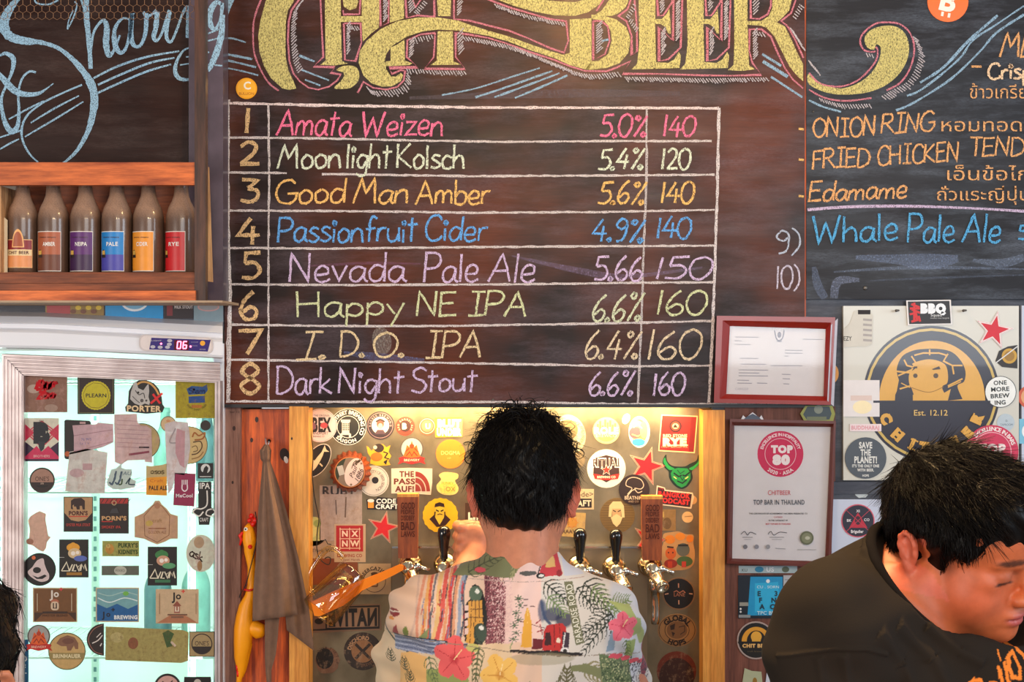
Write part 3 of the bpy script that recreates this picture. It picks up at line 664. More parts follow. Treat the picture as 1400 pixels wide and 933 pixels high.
A.line([(1330, 356), (1370, 360), (1400, 352)], [4, 12, 10], (150, 166, 196), True); A.line([(1190, 384), (1280, 380), (1400, 376)], [2, 3, 2], (120, 132, 155), True)
A.line([(1140, 372), (1250, 366), (1400, 368)], [2, 5, 2], (150, 166, 196), True)
A.build('chalk_smudge', 'chalk_faint', rb, 0)
screw(rb, 1183, 394, -0.0012, 3); screw(rb, 1112, 153, -0.0012, 1.6)
wb('trim_seam', 'wood_orange', (P(1100.2, 0).x, 0.003, P(0, 553).z), (P(1102.3, 0).x, 0.012, P(0, -90).z), label='thin wooden strip in the gap between the two chalkboards')

# ---- stickers on the boards
bc = Art(-0.003); bc.disc(337, 121, 14.5, (250, 170, 30)); bc.disc(337, 121, 12.5, (255, 186, 50)); bc.text('C', 338, 117, 10, (255, 250, 230), bold=.03); bc.text('BULLION', 337, 128, 3.4, (190, 90, 20), 20)
bc.build('round_sticker', 'gloss', None, .002, 'small round orange sticker with a white C above the beer list', 'sticker')
bt = Art(-0.003); bt.disc(1296, 2, 28, (247, 112, 28))
bt.text('B', 1297, 1, 27, (255, 240, 230), bold=.04, rot=-14)
for a, b in (((1289, 16), (1288, 22)), ((1298, 18), (1297, 24)), ((1294, -14), (1296, -21)), ((1303, -12), (1305, -19))): bt.line([a, b], 3.4, (255, 240, 230))
bt.build('round_sticker', 'gloss', None, .002, 'bright orange round coin sticker with white B on the right chalkboard', 'sticker')
# ================================================================== left: shelf cabinet, bottles, chalkboard, cooler
yc = -0.168
plain('beige_edge', (176, 150, 124), 0.7, var=0.12, sc=12)
plain('wire_copper', (150, 112, 84), 0.45, 0.5)
cab = empty('display_cabinet', P(130, 300, yc), 'dark framed wooden display cabinet with a bottle shelf and wire mesh top', 'cabinet')
def cb(name, x0, y0, x1, y1, d0, d1, mat, **kw): return slab(name, x0, y0, x1, y1, d0, d1, mat, cab, **kw)
# right side: dark post and painted side panel
b = MB(); b.prism([(266, -90), (281, -90), (281, 412), (266, 412)], yc - .004, yc + .02); b.build('post', 'wood_post', cab)
xs = P(282, 0, yc).x
slab('side_strip', 258, -90, 305, 411, -0.062, -0.004, 'purple_paint', cab)
b = MB()   # loose wood splinter leaning on the side panel
b.add([P(284, 385, yc + .03)[:], P(291.5, 386, yc + .03)[:], P(286.2, 229, yc + .03)[:], P(284, 228, yc + .03)[:], P(284, 385, yc + .034)[:], P(291.5, 386, yc + .034)[:], P(286.2, 229, yc + .034)[:], P(284, 228, yc + .034)[:]],
      [(0, 1, 2, 3), (7, 6, 5, 4), (0, 4, 5, 1), (1, 5, 6, 2), (2, 6, 7, 3), (3, 7, 4, 0)])
b.build('wood_strip', 'wood_side', None, label='thin pale wood strip standing against the dark cabinet side', cat='wood strip')
# inner chalkboard
xl = -90
sb = MB(); sb.box((P(xl, 0, yc).x, -0.05, P(0, 226, -0.05).z), (P(257, 0, -.05).x, -0.044, 2.58)); sb = sb.build('back_board', 'board_left', cab, label='dark chalkboard lettered & Sharing in pale blue chalk')
ys = -0.0508
def SA(off=0): return Art(ys - off)
PB = (158, 196, 222); random.seed(8)
A = SA(0.0002)
def cs(pts, ws, c=PB): A.line(pts, [w * .86 for w in ws] if isinstance(ws, (list, tuple)) else ws * .86, c, True, keep=True, jit=0.12)
cs([(30, -8), (18, 6), (8, 22), (6, 38), (14, 50), (34, 56), (56, 58), (80, 66), (100, 82), (114, 98), (124, 114), (129, 132), (127, 155), (120, 180), (106, 205), (92, 219), (86, 223)], [6, 10, 15, 16, 14, 12, 7, 6, 8, 10, 13, 13, 11, 8, 6, 4, 3])
cs([(52, 222), (40, 210), (31, 192), (30, 174), (38, 157), (58, 141), (84, 128), (112, 116)], [2.4, 3, 3.4, 3.6, 3.4, 3, 3, 3])
cs([(118, -8), (118, 20), (122, 60), (124, 94)], [10, 9, 8, 6]); cs([(108, -8), (118, 20), (121, 40)], [3, 4, 5]); cs([(124, 74), (127, 48), (134, 34), (142, 28), (146, 38), (145, 60), (149, 76), (156, 68), (164, 48)], [3, 4, 4, 6, 9, 10, 7, 4, 3])
cs([(176, 26), (166, 26), (157, 40), (157, 60), (164, 72), (172, 66), (178, 44), (180, 18), (179, 48), (183, 62), (192, 62), (199, 44), (200, 18)], [3, 4, 6, 8, 7, 5, 6, 7, 8, 6, 5, 6, 7])
cs([(92, 40), (100, 25), (105, 8), (102, 2)], 2.4); cs([(92, 40), (94, 28), (100, 14)], 2)
cs([(196, 16), (200, 22), (207, 20), (214, 14)], [4, 5, 4, 5]); cs([(215, 16), (213, 38), (210, 50), (214, 56), (221, 46), (226, 30), (232, 14)], [8, 8, 7, 4, 4, 4, 6])
cs([(232, 16), (228, 36), (228, 52), (234, 57), (242, 40), (250, 18), (257, 10), (258, 24), (256, 52)], [7, 7, 6, 4, 4, 4, 7, 8, 6]); cs([(46, -6), (50, 4), (66, 6), (80, 0)], 2.6)
cs([(262, 64), (250, 70), (241, 86), (240, 100), (247, 108), (262, 109)], [2.4, 3, 5, 7, 6, 4]); cs([(254, 78), (264, 77)], 2); cs([(246, 89), (264, 86)], 2)
A.line([(0, 76), (8, 73), (18, 80), (17, 96), (8, 118), (2, 134), (3, 152), (8, 170), (16, 180), (24, 172), (26, 150), (25, 128), (30, 108), (40, 98), (49, 99)], [3, 5, 7, 5, 3.4, 4, 5, 7, 8, 6, 4, 3, 3, 3, 3], PB, True)
A.line([(-2, 100), (8, 112), (20, 124), (34, 129), (52, 128), (64, 121), (73, 114)], [5, 9, 9, 7, 5, 2, 1.5], PB, True)
for q in ([(128, 107), (160, 91), (200, 78), (245, 70)], [(134, 116), (165, 102), (205, 86), (239, 79)], [(134, 127), (160, 115), (200, 98), (234, 88)]): A.line(q, [2.8, 3, 3, 2.2], PB, True)
for q in ([(12, 163), (40, 148), (60, 138)], [(42, 168), (75, 148), (108, 131)], [(34, 187), (75, 163), (114, 139)], [(0, 188), (24, 180), (30, 178)], [(0, 204), (14, 196), (26, 190)]): A.line(q, [2, 2.6, 1.8], PB, True)
A.build('chalk_writing', 'chalk_dense', cab, 0)
sp = Art(-0.0015)   # the tail of the word runs on over the main board
sp.n = 0
def sg(pts, ws): sp.line(pts, ws, PB, True, keep=True)
sg([(309, 20), (312, 6), (318, -8)], [6, 10, 12])
sp.build('chalk_flourish', 'chalk_dense', main, 0)
A = Art(yc + .03); A.n = 0
A = Art(-0.0625)
for q, w in (([(303, 6), (296, 3), (289, 12), (286, 26), (290, 38), (296, 38), (302, 24), (304, 4)], [5, 6, 8, 8, 6, 4, 4, 5]), ([(305, 20), (303, 45), (298, 66), (291, 84), (284, 97)], [5, 8, 9, 8, 6])): A.line(q, w, PB, True, keep=True, jit=.12)
for q in ([(284, 46), (292, 43), (299, 40)], [(284, 56), (296, 53), (304, 52)], [(284, 72), (286, 71)], [(293, 89), (304, 90)]): A.line(q, 2.2, PB, keep=True)
A.build('chalk_writing', 'chalk_dense', cab, 0)
# hexagonal chicken wire in front of the top of the cabinet
wm = MB(); yw = yc + 0.006; hx = 10.4; hr = hx / math.sqrt(3)
done = set()
for j in range(-9, 4):
    for i in range(-9, 31):
        cx = i * hx + (j % 2) * hx / 2; cy = 27 - (3 - j) * hr * 1.5 - 6
        vs = [(cx + hr * math.sin(a * math.pi / 3), cy - hr * math.cos(a * math.pi / 3)) for a in range(6)]
        for a in range(6):
            p, q = vs[a], vs[(a + 1) % 6]; key = tuple(sorted(((round(p[0], 1), round(p[1], 1)), (round(q[0], 1), round(q[1], 1)))))
            if key in done or max(p[0], q[0]) > 266: continue
            done.add(key)
            wm.tube([P(*p, yw), P(*q, yw)], 0.00062 if a in (1, 4) else 0.0005, 4, cap=False)
o = wm.build('wire_mesh', 'wire_copper', cab, label='copper coloured hexagonal chicken wire')
o['kind'] = 'stuff'
# shelf rails
cb('top_rail', xl, 222, 266, 253, yc - .002, yc + .02, 'wood_shelf', label='orange wooden rail above the bottles')
b = MB(); zb = P(0, 375, yc).z
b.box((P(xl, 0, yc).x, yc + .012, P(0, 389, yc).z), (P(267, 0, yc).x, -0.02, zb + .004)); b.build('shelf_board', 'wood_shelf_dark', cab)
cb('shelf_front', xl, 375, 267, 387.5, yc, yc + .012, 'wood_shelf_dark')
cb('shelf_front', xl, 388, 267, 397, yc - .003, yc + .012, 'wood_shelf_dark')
cb('bottom_rail', xl, 397.5, 267, 411, yc - .012, yc + .01, 'wood_shelf', label='bright orange wooden lower rail')
b = MB(); p = [P(xl, 411, yc - .012), P(283, 411, yc - .012)]
b.add([(p[0].x, yc - .012, p[0].z), (p[1].x + .03, yc - .012, p[1].z), (p[1].x + .03, 0, p[1].z - .001), (p[0].x, 0, p[0].z - .003),
       (p[0].x, yc - .012, p[0].z - .004), (p[1].x + .03, yc - .012, p[1].z - .004), (p[1].x + .03, 0, p[1].z - .006), (p[0].x, 0, p[0].z - .006)],
      [(3, 2, 1, 0), (4, 5, 6, 7), (0, 1, 5, 4), (1, 2, 6, 5), (2, 3, 7, 6), (3, 0, 4, 7)])
b.build('underside', 'beige_edge', cab)
b = MB(); b.box((P(xl, 0, yc).x, yc + .02, P(0, 375, yc).z), (xs - .012, -0.03, P(0, 374, yc).z)); 
wb2 = MB(); wb2.box((P(-6, 0, yc).x, yc + .02, zb + .004), (P(-3, 0, yc).x, -0.045, P(0, 253, yc).z)); wb2.build('divider', 'wood_side', cab, label='pale wooden upright at the left end of the shelf')
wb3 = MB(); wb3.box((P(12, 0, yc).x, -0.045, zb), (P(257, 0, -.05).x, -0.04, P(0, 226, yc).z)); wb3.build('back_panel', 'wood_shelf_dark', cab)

# bottles
plain('bottle_glass', (64, 40, 28), 0.22, var=0.3, sc=20, coat=0.5)
m = MATS['bottle_glass']; t = m.node_tree; bs = t.nodes['Principled BSDF']
lk = bs.inputs['Base Color'].links[0].from_socket
geo = N(t, 'ShaderNodeNewGeometry'); sx = N(t, 'ShaderNodeSeparateXYZ'); t.links.new(geo.outputs['Normal'], sx.inputs[0])
f = mix(t, 1.0, ramp(t, sx.outputs['Z'], [(0.02, (0.22,) * 3), (0.35, (1,) * 3)]), ramp(t, noise(t, coords(t), 500, 3, .7), [(0.3, (.55,) * 3), (0.6, (1,) * 3)]), 'MULTIPLY')
t.links.new(mix(t, f, lk, lin((176, 140, 116))), bs.inputs['Base Color'])     # dust lying on the shoulders
bs.inputs['Roughness'].default_value = 0.35
plain('cap_metal', (150, 120, 70), 0.35, 0.8)
bx = [31, 73, 117, 160, 203, 248]
BL_ = [('bronze shield label', (232, 150, 90)), ('copper brown label', (176, 92, 56)), ('purple label', (92, 34, 110)), ('blue label', (24, 130, 205)), ('amber yellow label', (236, 150, 40)), ('red label', (206, 28, 36))]
yb_ = -0.105
kb = depth_k(yb_) * S
prof = [(0, 0), (.029, 0), (.031, .003), (.031, .106), (.030, .116), (.026, .130), (.0195, .143), (.0155, .154), (.0138, .168), (.0125, .192), (.014, .193), (.014, .200), (.0128, .201), (.0128, .207), (0, .207)]
zb0 = zb + .004
for i, (x, (nm, c)) in enumerate(zip(bx, BL_)):
    base = P(x, 0, yb_); base.z = zb0
    e = empty('beer_bottle', base, f'dusty brown beer bottle with {nm} on the wooden shelf', 'bottle', 'dusty beer bottles in the shelf cabinet')
    b = MB(); b.lathe([(r * .98, h) for r, h in prof], Matrix.Translation(base), 28); b.build('glass_body', 'bottle_glass', e)
    b = MB(); b.lathe([(.0146, .198), (.0146, .204), (.012, .209), (0, .209)], Matrix.Translation(base), 20); b.build('cap', 'cap_metal', e)
    # label wrapped round the body; its middle is turned to the left as in a row set down at random
    turn = math.radians([0, -6, -8, -10, -18, -24][i]); R = .0308
    def lab(u0, u1, h0, h1, col, off=0.0, shape=None):
        n = 14; vs = []; fs = []
        for k in range(n + 1):
            u = u0 + (u1 - u0) * k / n; a = u / R + turn
            top = h1 if not shape else h0 + (h1 - h0) * shape((u - u0) / (u1 - u0))
            for h in (h0, top): vs.append((base.x + (R + off) * math.sin(a), base.y - (R + off) * math.cos(a), base.z + h))
        fs = [(2 * k, 2 * k + 2, 2 * k + 3, 2 * k + 1) for k in range(n)]
        L.col = lin(col); L.add(vs, fs, True)
    L = MB()
    if i:
        lab(-.027, .027, .003, .082, (232, 224, 214)); lab(-.0258, .0258, .0045, .0805, c, .0002)
        dark = tuple(int(v * .62) for v in c)
        if i == 3: lab(-.0258, .0258, .0045, .036, (72, 70, 168), .0003)
        elif i in (1, 2): lab(-.0258, .0258, .0045, .036, dark, .0003)
        wd = {1: 'AMBER', 2: 'NEIPA', 3: 'PALE', 4: 'CIDER', 5: 'RYE'}[i]
    else:
        lab(-.029, .029, .01, .066, (240, 190, 130), 0, lambda q: 1.0); lab(-.0275, .0275, .0115, .034, c, .0002); lab(-.0275, .0275, .046, .0645, (140, 30, 34), .0002); lab(-.027, .027, .034, .046, (244, 214, 160), .00025)
        lab(-.012, .012, .05, .086, (244, 180, 110), .0005, lambda q: math.sin(math.pi * max(.001, min(.999, q))) ** .4); lab(-.0095, .0095, .052, .081, (170, 84, 50), .0007, lambda q: math.sin(math.pi * max(.001, min(.999, q))) ** .4)
        wd = 'CHIT BEER'
    def wtext(st, h0, hh, col, wid, u_mid=0):
        X = 0; V = []; F = []
        for ch in st:
            v, f_, adv = glyph(ch, .02); n_ = len(V); V += [(p[0] + X, p[1]) for p in v]; F += [tuple(q + n_ for q in g) for g in f_]; X += adv
        k = hh / .69; fx = wid / (X * k); vs = []
        for u, w_ in V:
            a = ((u - X / 2) * k * fx + u_mid) / R + turn; vs.append((base.x + (R + .0009) * math.sin(a), base.y - (R + .0009) * math.cos(a), base.z + h0 + w_ * k))
        L.col = lin(col); L.add(vs, F)
    if i:
        wtext(wd, .053, .0075, (240, 236, 230), .024, .003)
        wtext('brewing company', .069, .0025, (60, 30, 30), .034)
        lab(-.023, -.011, .03, .046, (40, 28, 22), .0005, lambda q: math.sin(math.pi * max(.001, min(.999, q))) ** .4); lab(-.0215, -.0125, .036, .044, (214, 170, 80), .0007)
    else: wtext(wd, .037, .006, (96, 40, 24), .042)
    L.build('label', 'vinyl', e)
# white card leaning at the left, grey bit behind the fifth bottle
c = Art(-0.13); c.poly([(-12, 292), (4, 296), (10, 301), (10, 374), (-12, 374)], (232, 214, 180)); c.build('paper_card', 'paper', None, .002, 'cream paper card standing left of the bottles', 'card')

# ---- strip of cards on the wall between cabinet and cooler
def st(y, name, lab, mat='vinyl', grp=None, th=.0006, cat='sticker'):
    a = Art(y); a.fin = lambda: a.build(name, mat, None, th, lab, cat, grp); return a
wb('trim_ledge', 'board_grey', (P(-90, 0).x, 0.0, P(0, 452).z), (P(306, 0).x, 0.02, P(0, 400).z), label='narrow grey panel between cabinet and cooler')
G1 = 'cards stuck under the display cabinet'
a = st(-.0008, 'sticker', 'bright blue card with white oval under the cabinet', grp=G1); a.rect(144, 396, 223, 436, (20, 150, 215)); a.disc(184, 412, 19, (235, 240, 245), 14); a.disc(184, 412, 16, (120, 180, 215), 11); a.fin()
a = st(-.0008, 'sticker', 'black card lettered MILK STOUT under the cabinet', grp=G1); a.rect(225, 396, 264, 436, (38, 26, 34)); a.rect(228, 400, 236, 432, (130, 40, 50)); a.text('MILK STOUT', 251, 420, 4, (225, 215, 215), 25, bold=.02); a.fin()
a = st(-.0008, 'sticker', 'grey blue card with pink oval at the end of the cabinet', grp=G1); a.rect(265, 396, 305, 440, (128, 150, 160)); a.disc(285, 420, 15, (200, 150, 150), 6); a.disc(285, 420, 13, (150, 150, 155), 4.4); a.fin()
a = st(-.0008, 'sticker', 'yellow and red card left of the blue one', grp=G1); a.rect(62, 400, 142, 434, (150, 120, 60)); a.rect(64, 405, 96, 434, (176, 60, 70))
for k in range(6): a.disc(100 + 7 * k, 426 - (k % 2) * 5, 4, (222, 190, 60) if k % 2 else (120, 70, 50), 3)
a.fin()

# ---- cooler (a fridge with a glass door)
plain('cooler_white', (228, 230, 238), 0.32, var=0.04, sc=5)
m, t, b = nt('aluminium'); v = coords(t, (1, 1, 1))
t.links.new(ramp(t, noise(t, v, 18, 4), [(.3, lin((176, 160, 160))), (.7, lin((212, 200, 200)))]), b.inputs['Base Color']); setp(b, Roughness=.38, Metallic=.55)
plain('rust_edge', (120, 70, 50), .7)
plain('cooler_inner', (214, 228, 222), 0.5, var=0.06, sc=3)
plain('shelf_standard', (190, 215, 205), .5)
plain('slot_dark', (90, 130, 130), .8)
yf = -0.03
fx0, fx1 = P(-150, 0, yf).x, P(301.5, 0, yf).x
fr = empty('glass_door_cooler', ((fx0 + fx1) / 2, yf, 0.0), 'white drinks cooler with a lit glass door covered in stickers', 'fridge')
# canopy with a swept profile, tilted like the top edge in the picture
b = MB(); TL = 16.0 / 303
def canopy(prof):
    vs = []; n = len(prof)
    for px in (-150, 60, 190, 304.5):
        for (py, dy) in prof: q = P(px, py + max(px, 0) * TL, yf + dy); vs.append((q.x, q.y, q.z))
    fs = [(k * n + j, (k + 1) * n + j, (k + 1) * n + (j + 1) % n, k * n + (j + 1) % n) for k in range(3) for j in range(n)]
    fs += [tuple(range(n)), tuple(reversed(range(3 * n, 4 * n)))]
    b.add(vs, fs, False)
canopy([(424, .03), (430, -.004), (438, -.016), (439.5, -.018), (440.5, -.0135), (446, -.012), (449, -.022), (452, -.026), (470, -.027), (473, -.024), (474.5, -.01), (474.5, .5), (424, .5)])
can = b.build('canopy', 'cooler_white', fr)
b = MB()
b.box((fx0, yf + .03, 0.06), (fx0 + .03, .56, P(0, 455, yf).z)); b.box((fx1 - .02, yf + .03, 0.06), (fx1 + .002, .56, P(0, 470, yf).z)); b.build('cabinet_side', 'cooler_white', fr)
b = MB(); b.box((fx0 + .03, .53, 0.06), (fx1 - .02, .56, P(0, 480, yf).z)); b.box((fx0 + .03, yf + .03, 0.04), (fx1 - .02, .56, 0.10)); b.box((fx0 + .03, yf + .03, P(0, 480, yf).z), (fx1 - .02, .56, P(0, 470, yf).z))
b.build('inner_shell', 'cooler_inner', fr)
# door frame with ribs, mitred corners
door = empty('door', (0, 0, 0)); door.parent = fr; door.location = (0, 0, 0)
x0, x1, zt, zbm = P(3, 0, yf).x, fx1, P(0, 484, yf).z, 0.12
wl = 29 * S; wt = 28 * S; wr = 7 * S
def ribbed(axis, lo, hi, a, bb, n, mi0, mi1):
    """ribs between offset a..b from the outer edge"""
    q = MB()
    for k in range(n):
        u0 = a + (bb - a) * k / n; u1 = a + (bb - a) * (k + 1) / n; um = (u0 + u1) / 2; d = (u1 - u0)
        pr = [(u0, 0), (u0 + d * .18, -.0022), (u0 + d * .62, -.0022), (u0 + d * .8, 0), (u1, 0)]
        for (ua, da), (ub, db) in zip(pr[:-1], pr[1:]):
            q.add([axis(ua, 0 + mi0 * ua, da), axis(ub, 0 + mi0 * ub, db), axis(ub, 1 - mi1 * ub, db), axis(ua, 1 - mi1 * ua, da)], [(0, 1, 2, 3)])
    return q
H = zt - zbm
def tilt(x): return -(x - x0) * TL * 0.75
q = ribbed(lambda u, s_, d: ((x0 + u) if s_ < .5 else x0 + u, yf - .002 + d, zt - u * .95 if s_ < .5 else zbm), 0, 1, 0, wl, 6, 0, 0)
q.box((x0, yf + .0, zbm), (x0 + wl, yf + .028, zt - .02)); q.build('door_frame_left', 'aluminium', door)
q = MB()
for k in range(6):
    u0, u1 = wt * k / 6, wt * (k + 1) / 6; d = u1 - u0; pr = [(u0, 0), (u0 + d * .18, -.0022), (u0 + d * .62, -.0022), (u0 + d * .8, 0), (u1, 0)]
    for (ua, da), (ub, db) in zip(pr[:-1], pr[1:]):
        f = lambda u, dd, right: ((x1 if right else x0 + u), yf - .002 + dd, zt - u + (tilt(x1) if right else tilt(x0 + u)))
        q.add([f(ua, da, 0), f(ub, db, 0), f(ub, db, 1), f(ua, da, 1)], [(0, 1, 2, 3)])
q.add([(x0, yf + .0, zt), (x1, yf + .0, zt + tilt(x1)), (x1, yf + .028, zt + tilt(x1)), (x0, yf + .028, zt)], [(0, 1, 2, 3)])
q.add([(x0 + wl, yf, zt - wt), (x1, yf, zt - wt + tilt(x1)), (x1, yf + .028, zt - wt + tilt(x1)), (x0 + wl, yf + .028, zt - wt)], [(3, 2, 1, 0)])
q.build('door_frame_top', 'aluminium', door)
q = MB()
for (u0, u1, dd) in ((0, .004, -.004), (.004, .007, 0), (.007, .011, -.003)): q.box((x1 - u1, yf + dd, zbm), (x1 - u0, yf + .028, zt - wt + tilt(x1) + .004))
q.build('door_frame_right', 'aluminium', door)
q = MB(); q.box((x0, yf, zbm - .06), (x1, yf + .028, zbm)); q.build('door_frame_bottom', 'aluminium', door)
glass_mat('door_glass', (240, 252, 246), 0.05, 0.04)
q = MB(); q.box((x0 + wl, yf + .012, zbm), (x1 - .011, yf + .016, zt - wt - .002)); q.v = [(x, y, z + (tilt(x) if z > 1 else 0)) for x, y, z in q.v]
q.build('glass_pane', 'door_glass', door)
YG = yf + .0105   # stickers lie on the glass front at y = yf+.012
# inside: perforated shelf standards, wire shelves, lamp tubes
for pxx in (131, 0, 262):
    q = MB(); c0 = P(pxx, 0, .22)
    q.box((c0.x - .008, .215, .2), (c0.x + .008, .225, 1.70)); s_ = q.build('shelf_standard', 'shelf_standard', fr)
    q = MB()
    for k in range(60): zz = .3 + k * .022; q.box((c0.x - .003, .2135, zz), (c0.x + .003, .2152, zz + .010))
    o = q.build('slots', 'slot_dark', s_)
wire = plain('wire_white', (214, 226, 222), .4)
def shelf(z):
    q = MB()
    for k in range(26):
        x = fx0 + .05 + (fx1 - fx0 - .1) * k / 25; q.tube([(x, .1, z), (x, .45, z)], .0014, 5)
    for y in (.1, .27, .45): q.tube([(fx0 + .04, y, z), (fx1 - .03, y, z)], .0026, 6)
    q.build('wire_shelf', 'wire_white', fr)
for z in (1.66, 1.43, 1.08, .72, .36): shelf(z)
plain('lamp_tube', (226, 255, 242), .5, emit=1.2)
for xx in (P(306, 0, .1).x - .06, fx0 + .08):
    q = MB(); q.tube([(xx, .075, .2), (xx, .075, 1.66)], .006, 8); q.build('lamp_tube', 'lamp_tube', fr)
def larea(name, loc, tgt, sx, sy, p, c):
    return area(name, loc, tgt, sx, sy, p, c)
larea('cooler_light', (P(278, 0, .1).x, .10, 1.05), (P(120, 0, .5).x, .52, 1.05), .05, 1.4, 2.3, (.88, 1.0, .93))
larea('cooler_light', (fx0 + .10, .10, 1.05), (P(60, 0, .5).x, .52, 1.05), .05, 1.4, 2.3, (.88, 1.0, .93))
larea('cooler_light', ((fx0 + fx1) / 2, .12, 1.665), ((fx0 + fx1) / 2, .3, 1.0), .6, .05, 2.4, (.90, 1.0, .93))
# bottles standing inside, seen as pale shapes through the glass
plain('frosted', (120, 165, 155), .4, var=.2)
plain('frosted_dark', (70, 105, 110), .4, var=.2)
def inb(px, z, m_, k=1.0):
    base = Vector((P(px, 0, .36).x, .36, z + .002)); q = MB()
    q.lathe([(r * 1.05 * k, h * k) for r, h in prof], Matrix.Translation(base), 18)
    o = q.build('cold_bottle', m_); return tag(o, None, 'bottle', 'cold bottles inside the cooler')
o = inb(283, 1.43, 'frosted_dark', .82); o['label'] = 'blue grey bottle on the cooler shelf beside the IPA sticker'
o = inb(226, 1.43, 'frosted', .8); o['label'] = 'pale green bottle inside the cooler under the maroon sticker'
o = inb(268, 1.08, 'frosted', 1.0); o['label'] = 'green bottle inside the cooler behind the beige oval sticker'
o = inb(216, 1.08, 'frosted_dark', .95); o['label'] = 'grey green bottle inside the cooler behind the JO temple sticker'
# control panel
cp = empty('control_panel', P(247, 472, yf - .03)); cp.parent = fr; cp.location = tuple(np.array(P(247, 472, yf - .03)) - wloc(fr))
a = Art(yf - .0295); R_ = 4
def rr(x0_, y0_, x1_, y1_, r, c, a, sl=0.05, keep=False):
    pts = []
    for cx, cy, s0 in ((x1_ - r, y0_ + r, 0), (x0_ + r, y0_ + r, 90), (x0_ + r, y1_ - r, 180), (x1_ - r, y1_ - r, 270)):
        for k in range(6): an = math.radians(s0 + 18 * k); pts.append((cx + r * math.cos(an), cy - r * math.sin(an)))
    a.poly([(x, y + (x - x0_) * sl) for x, y in pts], c, keep=keep)
rr(190, 457, 291, 480, 9, (206, 196, 196), a); rr(192, 459, 289, 478, 8, (226, 214, 212), a)
a.build('bezel', 'painted', cp, .003)
a = Art(yf - .0305); a.poly([(207, 462), (288, 465), (284, 481), (204, 478)], (58, 44, 120))
for x, y in ((209, 474.5), (219, 475), (229, 475), (231.5, 471), (232, 466)): a.disc(x, y, 3.4, (190, 184, 196), 2.2)
a.disc(277, 469.5, 3.5, (238, 170, 60)); a.rect(238, 465.5, 258, 479, (92, 6, 30), rot=-2); a.text('LIGHT', 214, 466, 1.8, (200, 190, 210), 14); a.text('POWER', 277, 478, 1.4, (200, 190, 210), 8)
a.text('COOLER', 266, 468, 1.5, (160, 150, 190), 10); a.text('FAN', 266, 473, 1.5, (160, 150, 190), 7)
a.build('display_face', 'gloss', cp, .001)
m_, t_, b_ = nt('led_red'); b_.inputs['Base Color'].default_value = (.9, .05, .15, 1); b_.inputs['Emission Color'].default_value = (1, .12, .25, 1); b_.inputs['Emission Strength'].default_value = 5
SEG = {'0': 'abcdef', '6': 'acdefg'}
for ch, ox in (('0', 242), ('6', 250)):
    a = Art(yf - .0316)
    sl = .6; X0, Y0, w_, h_ = ox, 467.2, 4.6, 9.6
    for sname, (xa, ya, xb, yb2) in dict(a=(0, 0, 1, 0), b=(1, 0, 1, .5), c=(1, .5, 1, 1), d=(0, 1, 1, 1), e=(0, .5, 0, 1), f=(0, 0, 0, .5), g=(0, .5, 1, .5)).items():
        if sname in SEG[ch]: a.line([(X0 + xa * w_ + (1 - ya) * sl * 1.6, Y0 + ya * h_), (X0 + xb * w_ + (1 - yb2) * sl * 1.6, Y0 + yb2 * h_)], 1.7, (255, 90, 120), keep=True)
    a.build('led_digit', 'led_red', cp, 0, label='glowing red digit ' + ch)
for x_, y_ in ((260.5, 474), (220.3, 470.2)): a = Art(yf - .0316); a.disc(x_, y_, 1.3, (255, 80, 120)); a.build('led_dot', 'led_red', cp, 0)
# ================================================================== tap alcove
m, t, b = nt('brushed_steel'); v = coords(t, (2, 2, 2))
t.links.new(ramp(t, noise(t, coords(t, (4, 4, 3)), 4, 6), [(.3, lin((112, 100, 80))), (.7, lin((146, 132, 108)))]), b.inputs['Base Color']); setp(b, Metallic=.7)
t.links.new(ramp(t, noise(t, v, 6, 5), [(.3, (.3,) * 3), (.7, (.5,) * 3)]), b.inputs['Roughness'])
plain('chrome', (220, 214, 204), .14, 1.0, var=.03)
plain('brass_chrome', (222, 206, 176), .2, 1.0, var=.05)
plain('black_plastic', (16, 14, 14), .12, coat=.6, var=.1)
plain('rubber_yellow', (255, 160, 0), .42, var=.06, sc=40); plain('rubber_red', (225, 30, 16), .4)
plain('cord_black', (20, 16, 14), .6)
plain('orange_plastic', (255, 138, 8), .35, var=.05)
plain('frame_red', (140, 24, 8), .3, var=.1, coat=.4); plain('frame_brown', (96, 36, 24), .3, var=.1, coat=.4); plain('silver_edge', (196, 190, 196), .3, .6)
YSP = 0.062
panel = slab('steel_panel', 400, 548, 970, 1130, YSP, YSP + .01, 'brushed_steel', label='brushed steel back panel behind the beer taps', cat='steel panel')
GP = 'wooden boards framing the taps'
slab('wood_board', 308, 556, 328.5, 1160, 0.012, .06, 'wood_weathered', label='weathered pinkish timber strip beside the cooler', cat='wood board', group=GP)
slab('wood_board', 328.5, 560, 397, 1160, 0.03, .06, 'wood_orange', label='orange brown plank behind the hanging towel', cat='wood board', group=GP)
slab('wood_board', 395.5, 556, 422, 1160, -0.006, .06, 'wood_pale', label='pale yellow post left of the steel panel', cat='wood board', group=GP)
slab('wood_board', 961, 561, 991, 1160, -0.006, .06, 'wood_pale', label='pale yellow post right of the steel panel', cat='wood board', group=GP)
slab('wood_board', 991, 556, 1142, 1160, 0.008, .06, 'wood_red', label='reddish plank wall below the framed certificates', cat='wood board', group=GP)
for (x, y, pl, dy) in ((352, 577, 0, .0294), (345, 603, 0, .0294), (321, 586, 0, .0114), (319, 661, 0, .0114), (399, 600, 0, -.0066), (968, 590, 0, -.0066), (990, 617, 0, -.0066)):
    pass
